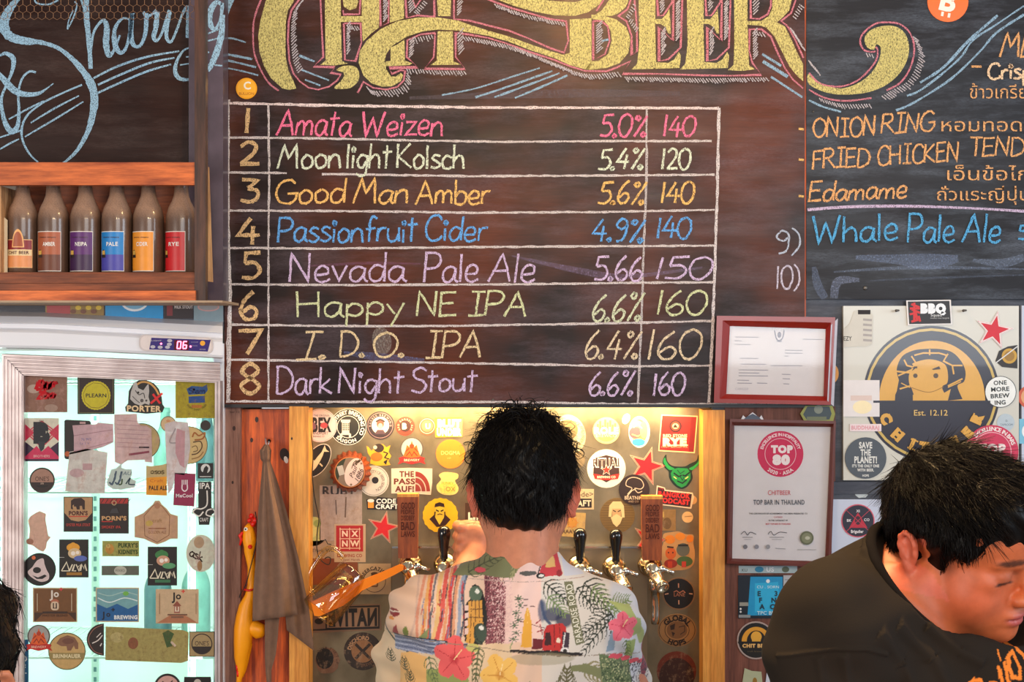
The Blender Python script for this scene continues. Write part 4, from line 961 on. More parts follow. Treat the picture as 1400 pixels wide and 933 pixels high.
# knot hole; daylight showing through it is painted as a white oval
kn = MB(); c0 = P(390, 622, .0295)
a = Art(.0296); a.poly(a.oval(389, 622, 6.4, 9, 10), (40, 16, 8)); a.poly(a.oval(391, 629, 2.8, 5, 15), (250, 246, 240)); a.build('knot', 'painted', None, 0, 'dark knot with a small white hole in the orange plank', 'knot')
# lamp strip above the taps, hidden behind the lower edge of the menu board
plain('lamp_warm', (255, 214, 150), .5, emit=2)
b = MB(); b.box((P(440, 0).x, .020, P(0, 549).z), (P(950, 0).x, .052, P(0, 545).z)); b.build('light_strip', 'lamp_warm', None, label='warm light strip tucked behind the bottom of the menu board', cat='lamp')
area('tap_light', (P(725, 0).x, .034, P(0, 551).z), (P(725, 0).x, .052, P(0, 800).z), .62, .02, 2.3, (1.0, .74, .36))
area('tap_light', (P(700, 0).x, -.02, P(0, 562).z), (P(700, 0).x, .05, P(0, 700).z), .75, .03, 1.5, (1.0, .66, .28))
slab('chalk_stick', 358, 556, 395, 559, .0, .006, 'cooler_white', label='white marker lying under the menu board corner', cat='marker')
# tap back plate
plain('plate_steel', (150, 134, 110), .3, .8, var=.1, sc=6)
bp = slab('tap_plate', 536, 749, 885, 1130, YSP - .012, YSP - .001, 'plate_steel', label='steel tap mounting plate with a bright top edge', cat='steel plate')
slab('plate_edge', 536, 747.5, 885, 750, YSP - .016, YSP - .001, 'chrome', bp)

def tap(px, py, kind, lab, spout=True, hid=False):
    """px,py = pivot in the picture; the body leans out from the plate"""
    y0 = YSP - .012; yv = y0 - .065
    c = P(px, py, yv); base = Vector((c.x, yv, c.z))
    mt = 'brass_chrome'
    e = empty('beer_tap', base, lab, 'beer tap', 'row of beer taps')
    M = Matrix.Translation((c.x, y0, c.z + .004)) @ Matrix.Rotation(math.radians(90), 4, 'X')
    q = MB(); q.lathe([(.024, 0), (.024, .004), (.019, .009), (.015, .012), (.0145, .022), (.019, .024), (.019, .034), (.0135, .037), (.0135, .066), (.016, .07), (.016, .078), (.010, .084), (0, .085)], M, 28); q.build('shank', mt, e)
    # forward sloping barrel with a round vented end
    q = MB(); p0 = Vector((c.x, yv + .005, c.z)); p1 = Vector((c.x + .020, yv - .035, c.z - .030)); d = (p1 - p0).normalized()
    M2 = Matrix.Translation(p0) @ d.to_track_quat('Z', 'Y').to_matrix().to_4x4(); L = (p1 - p0).length
    q.lathe([(.014, -.008), (.0150, 0), (.0145, L * .5), (.0125, L * .75), (.0135, L * .8), (.0135, L), (.0105, L + .002), (.0095, L - .004), (0, L - .004)], M2, 26); q.build('barrel', mt, e)
    # spout
    q = MB(); s0 = Vector((c.x + .006, yv - .012, c.z - .012)); q.tube([s0, s0 + Vector((0, -.002, -.012)), s0 + Vector((0, -.001, -.024)), s0 + Vector((0, 0, -.026)), s0 + Vector((0, 0, -.075)), s0 + Vector((0, 0, -.094))], [.0125, .0135, .0135, .0095, .0085, .008], 20); q.build('spout', 'chrome', e)
    # side flow lever
    q = MB(); f0 = Vector((c.x + .010, yv - .006, c.z + .004)); q.tube([f0, f0 + Vector((.014, -.004, .001)), f0 + Vector((.015, -.004, .001)), f0 + Vector((.024, -.007, -.002)), f0 + Vector((.034, -.009, -.006))], [.0085, .0085, .005, .0042, .0055], 14); q.build('flow_lever', 'chrome', e)
    q = MB(); h0 = Vector((c.x, yv, c.z + .008)); q.tube([h0, h0 + Vector((0, 0, .010)), h0 + Vector((0, 0, .011)), h0 + Vector((0, 0, .018))], [.009, .0085, .0055, .0055], 16); q.lathe([(.0, -.004), (.0105, 0), (.0105, .006), (.007, .009)], Matrix.Translation(h0), 18); q.build('collar', 'chrome', e)
    z0 = c.z + .023
    if kind == 'black':
        q = MB(); q.lathe([(0, 0), (.0075, 0), (.0082, .003), (.0086, .014), (.0108, .034), (.0134, .047), (.0138, .054), (.0124, .061), (.0078, .066), (0, .068)], Matrix.Translation((c.x, yv, z0)), 26); q.build('handle', 'black_plastic', e, label='glossy black handle')
    elif kind == 'wood':
        w = .0195; hh = .125; tp = .0215
        q = MB(); vs = [(c.x - w, yv - .012, z0), (c.x + w, yv - .012, z0), (c.x + w, yv + .012, z0), (c.x - w, yv + .012, z0), (c.x - tp, yv - .015, z0 + hh), (c.x + tp, yv - .015, z0 + hh), (c.x + tp, yv + .015, z0 + hh), (c.x - tp, yv + .015, z0 + hh)]
        q.add(vs, [(3, 2, 1, 0), (0, 1, 5, 4), (1, 2, 6, 5), (2, 3, 7, 6), (3, 0, 4, 7)]); q.build('handle', 'wood_handle', e, label='tall engraved wooden handle')
        q = MB(); q.box((c.x - tp, yv - .0152, z0 + hh), (c.x + tp, yv + .015, z0 + hh + .006)); q.build('handle_top', 'wood_pale', e)
        k = depth_k(yv - .0155) * S; pxx = c.x / k + 700
        A = Art(yv - .0172, .00002)
        hy = lambda f: 466.5 - (z0 + hh * f - ZC) / (depth_k(yv - .0172) * S)
        for s_, f, h_, w_ in (('GOOD', .86, 8.5, 19), ('PEOPLE', .76, 6, 19), ('DISOBEY', .66, 6.4, 19), ('BAD', .53, 11, 19), ('LAWS', .4, 7.5, 19)): A.text(s_, pxx + .3, hy(f), h_, (84, 30, 12), w_, bold=.02)
        A.build('handle_lettering', 'paper', e, 0, label='burnt lettering GOOD PEOPLE DISOBEY BAD LAWS')
    return e
tap(558, 778, 'wood', 'leftmost beer tap with a tall engraved wooden handle')
tap(607, 780, 'black', 'beer tap with black handle left of the raised hand')
tap(650, 782, 'black', 'beer tap gripped by the raised hand')
tap(793, 783, 'black', 'beer tap with black handle nearest the back of the man')
tap(842, 784, 'black', 'beer tap with black handle beside the right wooden handle')
tap(891, 781, 'wood', 'rightmost beer tap with a tall engraved wooden handle')

# ---- big bottle cap sign
yb = YSP - .03; c = P(478, 646, yb); e = empty('bottle_cap_sign', c, 'large crimped copper bottle cap sign with cursive lettering', 'bottle cap')
q = MB(); n = 42; prof_ = [(.0, -.006), (.027, -.006), (.031, -.004), (.036, .004)]; kk = depth_k(yb)
def ringv(r, d, am): return [(c.x + (r + am * (1 if i % 2 else -1)) * math.cos(2 * math.pi * i / n), c.y + d, c.z + (r + am * (1 if i % 2 else -1)) * math.sin(2 * math.pi * i / n)) for i in range(n)]
rs = [ringv(.0005, -.010, 0), ringv(.030, -.010, 0), ringv(.034, -.008, .0003), ringv(.038, .004, .0014), ringv(.0425, .018, .0022), ringv(.041, .019, .002)]
q.add([p for r in rs for p in r], [(i * n + k, i * n + (k + 1) % n, (i + 1) * n + (k + 1) % n, (i + 1) * n + k) for i in range(5) for k in range(n)]); plain('cap_copper', (130, 54, 26), .35, .5, var=.2); q.build('crimped_cap', 'cap_copper', e)
A = Art(yb - .0106); q0 = (478, 646)
A.disc(*q0, 21, (190, 120, 70)); A.disc(*q0, 19.8, (130, 110, 96)); A.poly(A.oval(*q0, 19.8, 19.8, 0, 14, 105, 215), (60, 64, 52)); A.disc(484, 646, 12, (226, 196, 186), 20, rot=-18); A.rect(462, 637, 470, 650, (186, 176, 166), rot=15)
hand(A, 'Pau', 481, 494, 641, 8, (90, 70, 50), 1.1, .3, .9); A.text('Paul', 483, 645, 6.4, (60, 40, 30), 15, rot=66, shear=.3); A.text('1886', 491, 649, 6.4, (60, 40, 30), 17, rot=66, shear=.3); A.star(494, 634, 2.4, (120, 100, 80)); A.star(480, 663, 2.4, (120, 100, 80))
A.build('cap_print', 'gloss', e, 0)

# ---- hanging wire, glass mug, orange paddle
wy = YSP - .03
b = MB(); b.tube([P(*p, wy) for p in catmull([(421, 556), (425, 590), (428, 620), (427, 650), (430, 680), (436, 710), (434, 725), (433, 748), (436, 762), (443, 770), (450, 772), (452, 764), (448, 762), (444, 764)], 4)], .0011, 6); b.tube([P(*p, wy) for p in ((435, 744), (441, 741), (445, 738), (448, 744), (453, 745))], .0010, 6)
b.build('hanging_wire', 'cord_black', None, label='black hanging wire holding up the tilted glass mug', cat='wire')
glass_mat('mug_glass', (250, 240, 208), .04, .12)
m = MATS['mug_glass']
def basis(d, origin):
    d = Vector(d).normalized(); return Matrix.Translation(origin) @ d.to_track_quat('Z', 'Y').to_matrix().to_4x4()
mo = P(483, 786, -.02); me_ = P(436, 838, -.06)
e = empty('glass_mug', mo, 'heavy glass beer mug hanging tilted by its handle', 'mug')
M = basis(me_ - mo, mo); L = (me_ - mo).length
q = MB(); q.lathe([(0, -.004), (.034, -.004), (.036, 0), (.037, .02), (.039, L * .5), (.040, L), (.0385, L + .001), (.0365, L - .002), (.035, L * .5), (.033, .012), (.0, .010)], M, 32)
q.build('glass_body', 'mug_glass', e)
hp = [P(*p, .0) for p in ((470, 764), (460, 752), (446, 752), (430, 772), (422, 790), (424, 806), (432, 812))]
q = MB(); q.tube([Vector(p) for p in catmull([tuple(x) for x in hp], 4)], .0062, 10); q.build('handle', 'mug_glass', e)
# paddle: flat blade and handle
e2 = MB(); yp = -.045
blade = [(425, 824), (430, 842), (436, 843), (470, 828), (487, 815), (495, 808), (540, 786), (551, 780), (552, 774), (546, 773), (536, 777), (490, 796), (478, 800), (452, 811)]
e2.prism(blade, yp, yp + .008); o = e2.build('paddle', 'orange_plastic', None, label='bright orange plastic paddle resting through the glass mug', cat='spatula')
bpy.context.view_layer.update()
md = o.modifiers.new('bevel', 'BEVEL'); md.width = .0025; md.segments = 3; md.limit_method = 'ANGLE'

# ---- towel hanging on a hook
plain('towel_cloth', (124, 94, 76), .95, var=.12, sc=80, bmp=.5)
e = empty('hook', P(364, 606, .01)); tag(e, 'small metal hook on the orange plank above the towel', 'hook')
q = MB(); q.tube([P(363, 600, .03), P(363, 601, .012), P(364, 608, .004), P(366, 610, .004), P(368, 604, .006)], .0016, 8); q.build('hook_wire', 'silver_edge', e); q = MB(); q.lathe([(.004, 0), (.004, .003), (0, .004)], Matrix.Translation(P(368, 603, .03)) @ Matrix.Rotation(math.radians(90), 4, 'X'), 10); q.build('hook_plate', 'black_plastic', e)
te = empty('bar_towel', P(364, 610, .0), 'brown cloth towel hanging in a cone from the hook', 'towel')
def sheet(rows, nx, thick, fold, ph, y0, name):
    """rows: (py, px0, px1, depth) top to bottom; folds run down the cloth"""
    q = MB(); nr = len(rows); vs = []
    for side in (0, 1):
        for (py, a, bb, dp, *bot) in rows:
            for i in range(nx):
                u = i / (nx - 1); px = a + (bb - a) * u
                pyy = py + (bot[0] * u if bot else 0)
                y = dp - .012 - fold * math.sin(u * math.pi * ph[0] + ph[1] + py * .006) * min(1, (bb - a) / 40) - .006 * math.sin(math.pi * u) + side * thick
                vs.append(P(px, pyy, y)[:])
    m_ = nr * nx; fs = []
    for j in range(nr - 1):
        for i in range(nx - 1):
            k = j * nx + i; fs.append((k, k + nx, k + nx + 1, k + 1)); fs.append((k + m_, k + 1 + m_, k + nx + 1 + m_, k + nx + m_))
    for j in range(nr - 1):
        for i in (0, nx - 1): k = j * nx + i; fs.append((k, k + m_, k + nx + m_, k + nx) if i else (k, k + nx, k + nx + m_, k + m_))
    for i in range(nx - 1):
        k = (nr - 1) * nx + i; fs.append((k, k + m_, k + 1 + m_, k + 1)); fs.append((i, i + 1, i + 1 + m_, i + m_))
    q.add(vs, fs, True); return q.build(name, 'towel_cloth', te)
def dens(rows, n=5):
    out = []
    for r0, r1 in zip(rows[:-1], rows[1:]):
        for k in range(n): t_ = k / n; out.append(tuple(a * (1 - t_) + b_ * t_ for a, b_ in zip(r0, r1)))
    return out + [rows[-1]]
sheet(dens([(608, 361, 367, .005, 0), (616, 356, 371, -.002, 0), (628, 356, 370, .002, 0), (632, 361, 370, .004, 0), (660, 360, 380, .0, 0), (700, 363, 392, -.004, 0), (760, 376, 408, -.006, 2), (820, 388, 422, -.008, 10), (862, 392, 430, -.01, 29)]), 16, .004, .007, (3, 0), 0, 'back_fold')
sheet(dens([(609, 361, 366, -.002, 0), (616, 355, 369, -.014, 0), (628, 356, 369, -.012, 0), (632, 359, 367, -.008, 0), (665, 356, 373, -.02, 0), (710, 352, 384, -.026, 0), (760, 350, 395, -.03, -2), (810, 346, 403, -.034, -4), (850, 345, 407, -.036, -9)]), 20, .004, .008, (4, .8), 0, 'front_fold')
sheet(dens([(845, 362, 382, -.008, 0), (870, 362, 380, -.006, 0), (900, 362, 377, -.004, -4), (917, 363, 371, -.004, 0), (940, 365, 371, -.004, 0)]), 10, .004, .005, (2, 1), 0, 'hanging_corner')
# ---- rubber chicken
e = empty('rubber_chicken', P(340, 740, .0), 'yellow rubber chicken hanging head up left of the towel', 'rubber chicken')
q = MB(); yk = .006
q.tube([P(x, y, yk) for x, y in ((340, 716), (340, 720), (340, 727), (341, 738), (342, 748), (341, 754), (344, 775), (344, 800), (342, 815), (337, 830), (335, 845), (333, 860), (332, 880), (330, 900), (330, 915), (327, 928), (325, 948))],
       [.002, .008, .012, .0145, .013, .011, .0085, .008, .011, .016, .019, .020, .019, .015, .010, .006, .004], 18)
o = q.build('body', 'rubber_yellow', e)
q = MB(); q.tube([P(x, y, yk + .002) for x, y in ((335, 850), (345, 858), (356, 864), (362, 868))], [.010, .016, .017, .008], 16); q.build('wing', 'rubber_yellow', e)
q = MB(); q.tube([P(x, y, yk) for x, y in ((338, 880), (336, 900), (333, 916), (331, 926))], [.011, .008, .006, .003], 12); q.build('leg', 'rubber_yellow', e)
q = MB()
for x, y, r in ((344, 706, .006), (349, 712, .007), (346, 717, .006), (341, 712, .005)): q.lathe([(0, -r), (r * .7, -r * .7), (r, 0), (r * .7, r * .7), (0, r)], Matrix.Translation(P(x, y, yk - .002)), 12)
q.build('comb', 'rubber_red', e); q = MB()
q.tube([P(x, y, yk - .006) for x, y in ((332, 728), (328, 733), (330, 738), (328, 746))], [.003, .004, .003, .002], 8)
q.build('beak', 'rubber_red', e); q = MB()
q.lathe([(0, -.002), (.0045, -.001), (.0045, .001), (0, .002)], Matrix.Translation(P(342, 748, yk - .013)) @ Matrix.Rotation(math.radians(90), 4, 'X'), 14)
q.build('cheek', 'rubber_red', e); q = MB()
q.tube([P(332, 806, yk - .009), P(340, 808, yk - .013), P(347, 806, yk - .009)], .0022, 8)
q.build('collar', 'rubber_red', e)
for x, y in ((324, 918), (330, 920), (325, 926)): q = MB(); q.tube([P(x, y - 8, yk - .006), P(x, y, yk - .007)], [.003, .0015], 8); q.build('claw', 'rubber_red', e)
A = Art(yk - .0145); A.disc(336, 724, 2.6, (245, 240, 225)); A.disc(335.6, 724, 1.2, (20, 20, 20)); A.build('eye', 'gloss', e, 0)
b = MB(); b.tube([P(*p, yk - .016) for p in catmull([(349, 700), (352, 722), (350, 745), (342, 778), (336, 800), (329, 812), (327, 818)], 4)], .0010, 6); b.build('neck_cord', 'cord_black', e)

# ---- framed certificates
def qd(pts): return pts
glass_mat('picture_glass', (252, 252, 252), .04, .03)
plain('certificate_paper', (222, 220, 230), .7, var=.02, sc=6)
def frame(name, lab, out, inn, y, dep, mat, art, matpaper='certificate_paper', tilt=0):
    e = empty(name, P(sum(p[0] for p in out) / 4, sum(p[1] for p in out) / 4, y), lab, 'framed certificate', 'framed certificates right of the taps')
    # four mitred mouldings, each with a raised outer edge
    def rail(i):
        j = (i + 1) % 4; q = MB()
        mid = [((o_[0] * .55 + n_[0] * .45), (o_[1] * .55 + n_[1] * .45)) for o_, n_ in zip(out, inn)]
        L = [[P(*out[i], y)[:], P(*out[j], y)[:]], [P(*out[i], y - dep)[:], P(*out[j], y - dep)[:]], [P(*mid[i], y - dep)[:], P(*mid[j], y - dep)[:]], [P(*inn[i], y - dep * .55)[:], P(*inn[j], y - dep * .55)[:]], [P(*inn[i], y)[:], P(*inn[j], y)[:]]]
        vs = [p for l in L for p in l]; q.add(vs, [(2 * k, 2 * k + 1, 2 * k + 3, 2 * k + 2) for k in range(4)]); return q.build('moulding', mat, e)
    for i in range(4): rail(i)
    A = Art(y - dep * .3); A.poly(inn, (226, 222, 226)); art(A); A.build('certificate', 'paper', e, .002)
    q = MB(); g = [P(*p, y - dep * .5) for p in inn]; q.add([p[:] for p in g] + [(p.x, p.y + .0015, p.z) for p in g], [(3, 2, 1, 0), (4, 5, 6, 7), (0, 1, 5, 4), (1, 2, 6, 5), (2, 3, 7, 6), (3, 0, 4, 7)]); q.build('glass', 'picture_glass', e)
    return e
def c1(A):
    for (x, y, w) in ((1021, 461, 32), (1009, 466, 10), (1015, 471, 22), (1111, 464, 28), (1085, 479, 24), (1085, 483, 24), (1075, 487, 6), (1024, 490, 26), (1030, 498, 34), (1064, 500, 20), (1085, 500, 24), (1030, 506, 40), (1024, 510, 28), (1030, 514, 40), (1016, 520, 16), (1018, 524, 20), (1075, 512, 12), (1075, 518, 10), (1042, 524, 14), (1075, 525, 8)): A.line([(x - w / 2, y), (x + w / 2, y + .4)], 1.0, (150, 150, 165), keep=True)
    A.n += 1; A.line([(1059, 452), (1061, 462), (1065, 466), (1070, 462), (1072, 452)], 1.6, (140, 140, 158), True); A.disc(1065.5, 458, 2.6, (140, 140, 158), 4); A.line([(1062, 467), (1069, 467)], 1.4, (140, 140, 158)); A.text('C484250', 1014, 532, 3, (190, 190, 200), 18)
frame('framed_certificate', 'red framed landscape certificate with a small grey emblem', [(980, 432), (1142, 434), (1136, 554), (976, 551)], [(998, 446), (1129, 450), (1126, 542), (993, 539)], -.004, .024, 'frame_red', c1)
b = MB(); g = [P(1142, 434, -.004), P(1147, 435, -.002), P(1143, 556, -.002), P(1136, 554, -.004)]
b.add([P(1136, 445, -.0285)[:], P(1145.5, 435.5, -.026)[:], P(1140, 556, -.026)[:], P(1131, 548, -.0285)[:]], [(3, 2, 1, 0)]); b.build('glint_edge', 'silver_edge', bpy.data.objects['framed_certificate'])  # silver strip stands in for light reflected off the frame's right side
def c2(A):
    A.disc(1067, 621, 31.5, (214, 44, 92)); A.ring(1067, 621, 21.6, 20.8, (246, 200, 212)); A.text('TOP', 1069, 614.5, 9, (250, 240, 242), 30, bold=.08); A.text('80', 1068, 629, 11.5, (250, 240, 242), 24, bold=.09)
    A.arc('EXCELLENCE IN HOSPITALITY', 1067, 621, 26.5, 90, 4, (250, 220, 228), bold=.04, span=150); A.arc('2020 · ASIA', 1067, 621, 26.5, 270, 4.6, (250, 226, 232), bold=.04, inner=True, span=78)
    A.text('CHITBEER', 1065.5, 674, 6.4, (206, 70, 84), 31, bold=.0); A.text('TOP BAR IN THAILAND', 1065, 687, 6.4, (96, 100, 110), 70, bold=.02)
    A.text('THIS CERTIFICATE OF ACHIEVEMENT HAS BEEN PRESENTED TO', 1064, 702.6, 2, (70, 70, 76), 80, bold=.02); A.text('CHITBEER', 1064, 707.5, 2, (206, 70, 84), 12); A.text('IN THE CATEGORY OF', 1064, 712, 2, (70, 70, 76), 26, bold=.02); A.text('BEST TOP BAR IN THAILAND', 1064, 716.8, 2, (206, 70, 84), 34, bold=.02)
    A.line([(1013, 731), (1018, 727), (1022, 732), (1026, 728), (1034, 731)], .9, (90, 90, 100), True); A.line([(1050, 731), (1054, 727), (1058, 732), (1066, 728), (1076, 729)], .9, (90, 90, 100), True)
    for x, w in ((1022, 14), (1062, 20)): A.line([(x - w / 2, 735), (x + w / 2, 735)], .8, (130, 130, 136)); A.line([(x - w / 3, 738), (x + w / 3, 738)], .6, (150, 150, 156))
    A.disc(1103, 736, 9.4, (104, 108, 84)); A.disc(1103, 736, 7, (132, 136, 108)); A.disc(1104, 736, 3.4, (190, 190, 170), 2.4); A.line([(1090, 752), (1116, 752)], .7, (150, 150, 150))
    for x, c in ((1019, (120, 120, 130)), (1034.5, (140, 140, 150)), (1050, (150, 150, 156))): A.disc(x, 748, 3, c)
    A.line([(1060, 750), (1074, 751)], 1, (160, 160, 166))
frame('framed_certificate', 'brown framed upright TOP 80 award certificate', [(998, 573), (1143, 576), (1136, 776), (994, 771)], [(1004, 582), (1136, 584), (1128, 768), (1001, 764)], 0.002, .018, 'frame_brown', c2)
GR2 = 'cards and stickers around the framed certificates'
def V_(lab, y=.0068, name='sticker', mat='vinyl'): return st(y, name, lab, mat, GR2, .0008, 'sticker')
a = V_('small white crown shaped sticker above the lower frame', -.0004); a.poly([(1013, 574), (1016, 568), (1020, 572), (1024, 568), (1029, 564), (1034, 568), (1038, 572), (1041, 568), (1044, 574), (1044, 577), (1013, 577)], (230, 226, 230)); a.poly([(1016, 574), (1021, 570), (1029, 566), (1037, 570), (1041, 574)], (70, 80, 100)); a.fin()
a = V_('dark green and yellow sticker between the two frames', -.001); a.poly([(1094, 566), (1101, 555), (1138, 555), (1142, 566), (1139, 577), (1100, 577)], (150, 150, 60)); a.poly([(1098, 567), (1104, 556), (1134, 556), (1137, 566), (1134, 574), (1103, 574)], (50, 66, 72)); a.disc(1119, 560, 6, (130, 136, 120)); a.rect(1103, 570, 1130, 575, (110, 116, 80)); a.fin()
a = V_('orange round sticker peeking out right of the red frame', -.001); a.disc(1138, 511, 8.6, (226, 150, 50), 13); a.fin()
a = V_('pale blue ticket strip under the lower frame'); a.rect(1010, 774, 1090, 784, (170, 190, 196)); a.disc(1038, 779, 6, (40, 130, 170), 4); a.disc(1074, 779, 5, (90, 100, 80), 4); a.text('KU', 1018, 780, 4, (50, 60, 70)); a.text('US', 1053, 779, 6, (230, 235, 240), bold=.03); a.fin()
a = V_('white card strip right of the bright blue card'); a.rect(1070, 787, 1094, 846, (186, 186, 190)); 
for k in range(8): a.line([(1073, 793 + 6 * k), (1084, 793 + 6 * k)], 1, (130, 130, 136), keep=True)
a.n += 1; a.fin()
a = V_('bright blue square card with dark letters and dark left side', .006); a.rect(1009, 787, 1071, 846, (18, 30, 44)); a.poly([(1026, 789), (1070, 789), (1070, 842), (1022, 842)], (20, 150, 205)); a.poly([(1032, 798), (1064, 796), (1066, 836), (1032, 838)], (40, 176, 226))
a.text('CU . SORN', 1050, 803, 3.6, (210, 236, 244), 30); a.disc(1050, 795, 2.6, (236, 244, 248))
for s_, x, y in (('E', 1038, 812), ('3', 1061, 812), ('F', 1040, 821), ('N', 1058, 821), ('A', 1042, 830), ('C', 1056, 830)): a.text(s_, x, y, 6.4, (14, 50, 70), bold=.04)
a.text('TPC BUR', 1050, 838.5, 4.6, (200, 230, 240), 30, bold=.02); a.rect(1011, 824, 1023, 829, (150, 150, 140)); a.disc(1012.6, 833, 1.4, (220, 220, 220)); a.disc(1012.6, 837, 1.4, (220, 220, 220)); a.rect(1010, 841, 1026, 845, (140, 146, 150)); a.fin()
a = V_('round black and gold sticker lettered CHIT BEER below the blue card', .006); a.disc(1033.5, 876, 26, (176, 156, 150)); a.disc(1033.5, 876, 24, (24, 20, 18)); a.half(1034, 877.5, 20, (226, 158, 46), 0, 180); a.half(1034, 877.5, 13, (30, 22, 18), 0, 180, 15); a.disc(1034, 871, 7.4, (230, 170, 60)); a.rect(1028, 872, 1040, 877.5, (230, 170, 60)); a.line([(1021, 869), (1026, 864), (1034, 861.6), (1042, 864), (1047, 869)], 1, (226, 158, 46), True); a.rect(1009, 877.5, 1058, 880, (24, 20, 18)); a.text('CHIT BEER', 1034, 883.4, 4.6, (226, 180, 110), 38, bold=.06); a.text('craft brewery', 1034, 891, 2.2, (110, 90, 60), 24); a.fin()
a = V_('crumpled pale green paper scrap low on the red plank', .006, 'paper_scrap', 'paper'); a.poly([(1018, 914), (1028, 918), (1041, 919), (1043, 940), (1014, 940)], (176, 182, 150)); a.disc(1032, 932, 3, (150, 110, 40), 5); a.fin()
a = V_('white and blue paper corner behind the dark shirt shoulder', .006, 'paper_scrap', 'paper'); a.poly([(1050, 906), (1062, 894), (1068, 940), (1046, 940)], (206, 212, 226)); a.poly([(1052, 926), (1062, 916), (1062, 922), (1056, 930)], (40, 90, 180)); a.fin()
# worn words scratched on the weathered strip
a = Art(.0115); a.text('bar 12', 321, 563.5, 3, (60, 40, 36), 13); a.build('pencil_note', 'paper', None, 0, 'faint pencil scribble at the top of the weathered timber strip', 'marking')
for (x, y, dp, r) in ((320, 586, .0115, 2), (318, 660, .0115, 1.4), (351, 574, .0295, 2.4), (344, 602, .0295, 2), (399, 600, -.0064, 1.2)):
    a = Art(dp); a.disc(x, y, r, (50, 24, 14), r * 1.6); o = a.build('nail_hole', 'painted', None, 0, None, 'nail hole', 'nail holes in the boards'); o['label'] = 'dark nail hole in the ' + {320: 'weathered strip near its top', 318: 'weathered strip lower down', 351: 'orange plank, upper one', 344: 'orange plank, lower one', 399: 'pale left post'}[x]
# ================================================================== stickers on the cooler door
GF = 'stickers on the cooler door'
def F(lab, mat='vinyl_lit', name='sticker', cat='sticker'): return st(YG, name, lab, mat, GF, .0005, cat)
K = (34, 28, 28)
def blob(x0, y0, x1, y1, seed=0, r=.12, n=22):
    rnd = random.Random(seed); cx, cy = (x0 + x1) / 2, (y0 + y1) / 2
    return [(cx + (x1 - x0) / 2 * (1 + rnd.uniform(-r, r)) * math.cos(2 * math.pi * i / n), cy + (y1 - y0) / 2 * (1 + rnd.uniform(-r, r)) * math.sin(2 * math.pi * i / n)) for i in range(n)]
a = F('faded brown square sticker with red brush lettering', 'paper_lit'); a.rect(33, 512.5, 92, 564, (160, 120, 104)); a.disc(46, 532, 9, (205, 180, 165), 6); a.disc(70, 558, 9, (186, 156, 140), 5)
hand(a, 'Beer', 49, 76, 533, 11, (220, 24, 40), 4.6, .3, .12); hand(a, 'Zaa', 51, 74, 545, 8, (220, 24, 40), 4.4, .2, .1); a.fin()
a = F('black square sticker with yellow polygon lettered PLEARN'); a.rect(106, 515, 156.5, 566.5, K); a.rect(107.5, 516.5, 155, 565, (110, 110, 70)); a.rect(108.3, 517.3, 154.2, 564.2, (44, 22, 20))
for r_ in (0, 12, 24): a.poly([(131.3 + 20 * math.cos(math.radians(36 * k + r_)), 541 + 20 * math.sin(math.radians(36 * k + r_))) for k in range(10)], (214, 196, 50) if r_ < 24 else (208, 192, 24))
a.line([(131.3 + 17.6 * math.cos(math.radians(36 * k + 6)), 541 + 17.6 * math.sin(math.radians(36 * k + 6))) for k in range(11)], .6, (120, 100, 10)); a.text('PLEARN', 131.3, 541, 5, K, 28, bold=.02); a.fin()
a = F('black arched sticker with a grey rhino head lettered PORTER X'); a.poly([(172, 563), (171, 557), (175, 552), (176, 535), (182, 525), (190, 520), (200, 520), (210, 524), (217, 532), (221, 543), (222, 553), (225, 557), (222, 564), (200, 566)], K)
a.line([(186, 527), (194, 522.6), (204, 524), (212, 531), (217, 540)], 2.6, (222, 166, 90), True)
a.poly([(183, 524), (186, 521), (189, 531), (196, 534), (201, 527), (203, 525), (204, 535), (203, 543), (205, 550), (204, 554), (198, 552), (192, 555), (184, 552), (178, 546), (179, 536)], (196, 190, 186)); a.line([(185, 534), (190, 540), (196, 538), (198, 545)], 1.2, (70, 64, 64), True); a.disc(194, 548, 2.4, (90, 84, 84)); a.disc(189, 537, 1.5, K); a.disc(200, 548, 1.5, (80, 74, 74)); a.line([(181, 542), (187, 548), (191, 551)], 1, (90, 84, 84), True)
a.line([(206, 552), (222, 538)], 3, (222, 34, 40)); a.line([(209, 539), (219, 552)], 3, (222, 34, 40)); a.text('PORTER', 197, 559, 7.5, (238, 206, 160), 47, bold=.04, rot=-1); a.fin()
a = F('mustard yellow square sticker with two rows of blue lettering', 'grimy_lit'); a.rect(240, 519, 297, 572, (176, 158, 30)); a.poly([(255, 532), (262, 528), (277, 529), (283, 526), (284, 534), (280, 539), (258, 540)], (40, 88, 150)); a.rect(258, 542, 280, 551, (30, 76, 150), rot=2); hand(a, 'Siam', 258, 280, 538, 7, (20, 50, 110), 1.6); a.arc('craft beer club', 269, 546, 14, 270, 3.4, (110, 90, 20), inner=True); a.rect(262, 554, 276, 558, (196, 120, 40)); a.fin()
a = F('pink and navy poster sticker with a large black B'); a.rect(34, 572, 80.5, 631, (214, 206, 190)); a.poly([(34, 580), (34, 604), (47, 592)], (206, 40, 80)); a.poly([(80.5, 580), (80.5, 604), (67, 592)], (206, 40, 80)); a.poly([(34, 604), (57, 622), (80.5, 604), (80.5, 631), (34, 631)], (52, 26, 60)); a.poly([(34, 625), (50, 610), (57, 618), (66, 610), (80.5, 625), (80.5, 628), (34, 628)], (210, 40, 90))
for k in (0, 4): a.line([(57, 576 + k), (36 + k, 592), (57, 612 - k), (78 - k, 592), (57, 576 + k)], 1.6, (206, 60, 84))
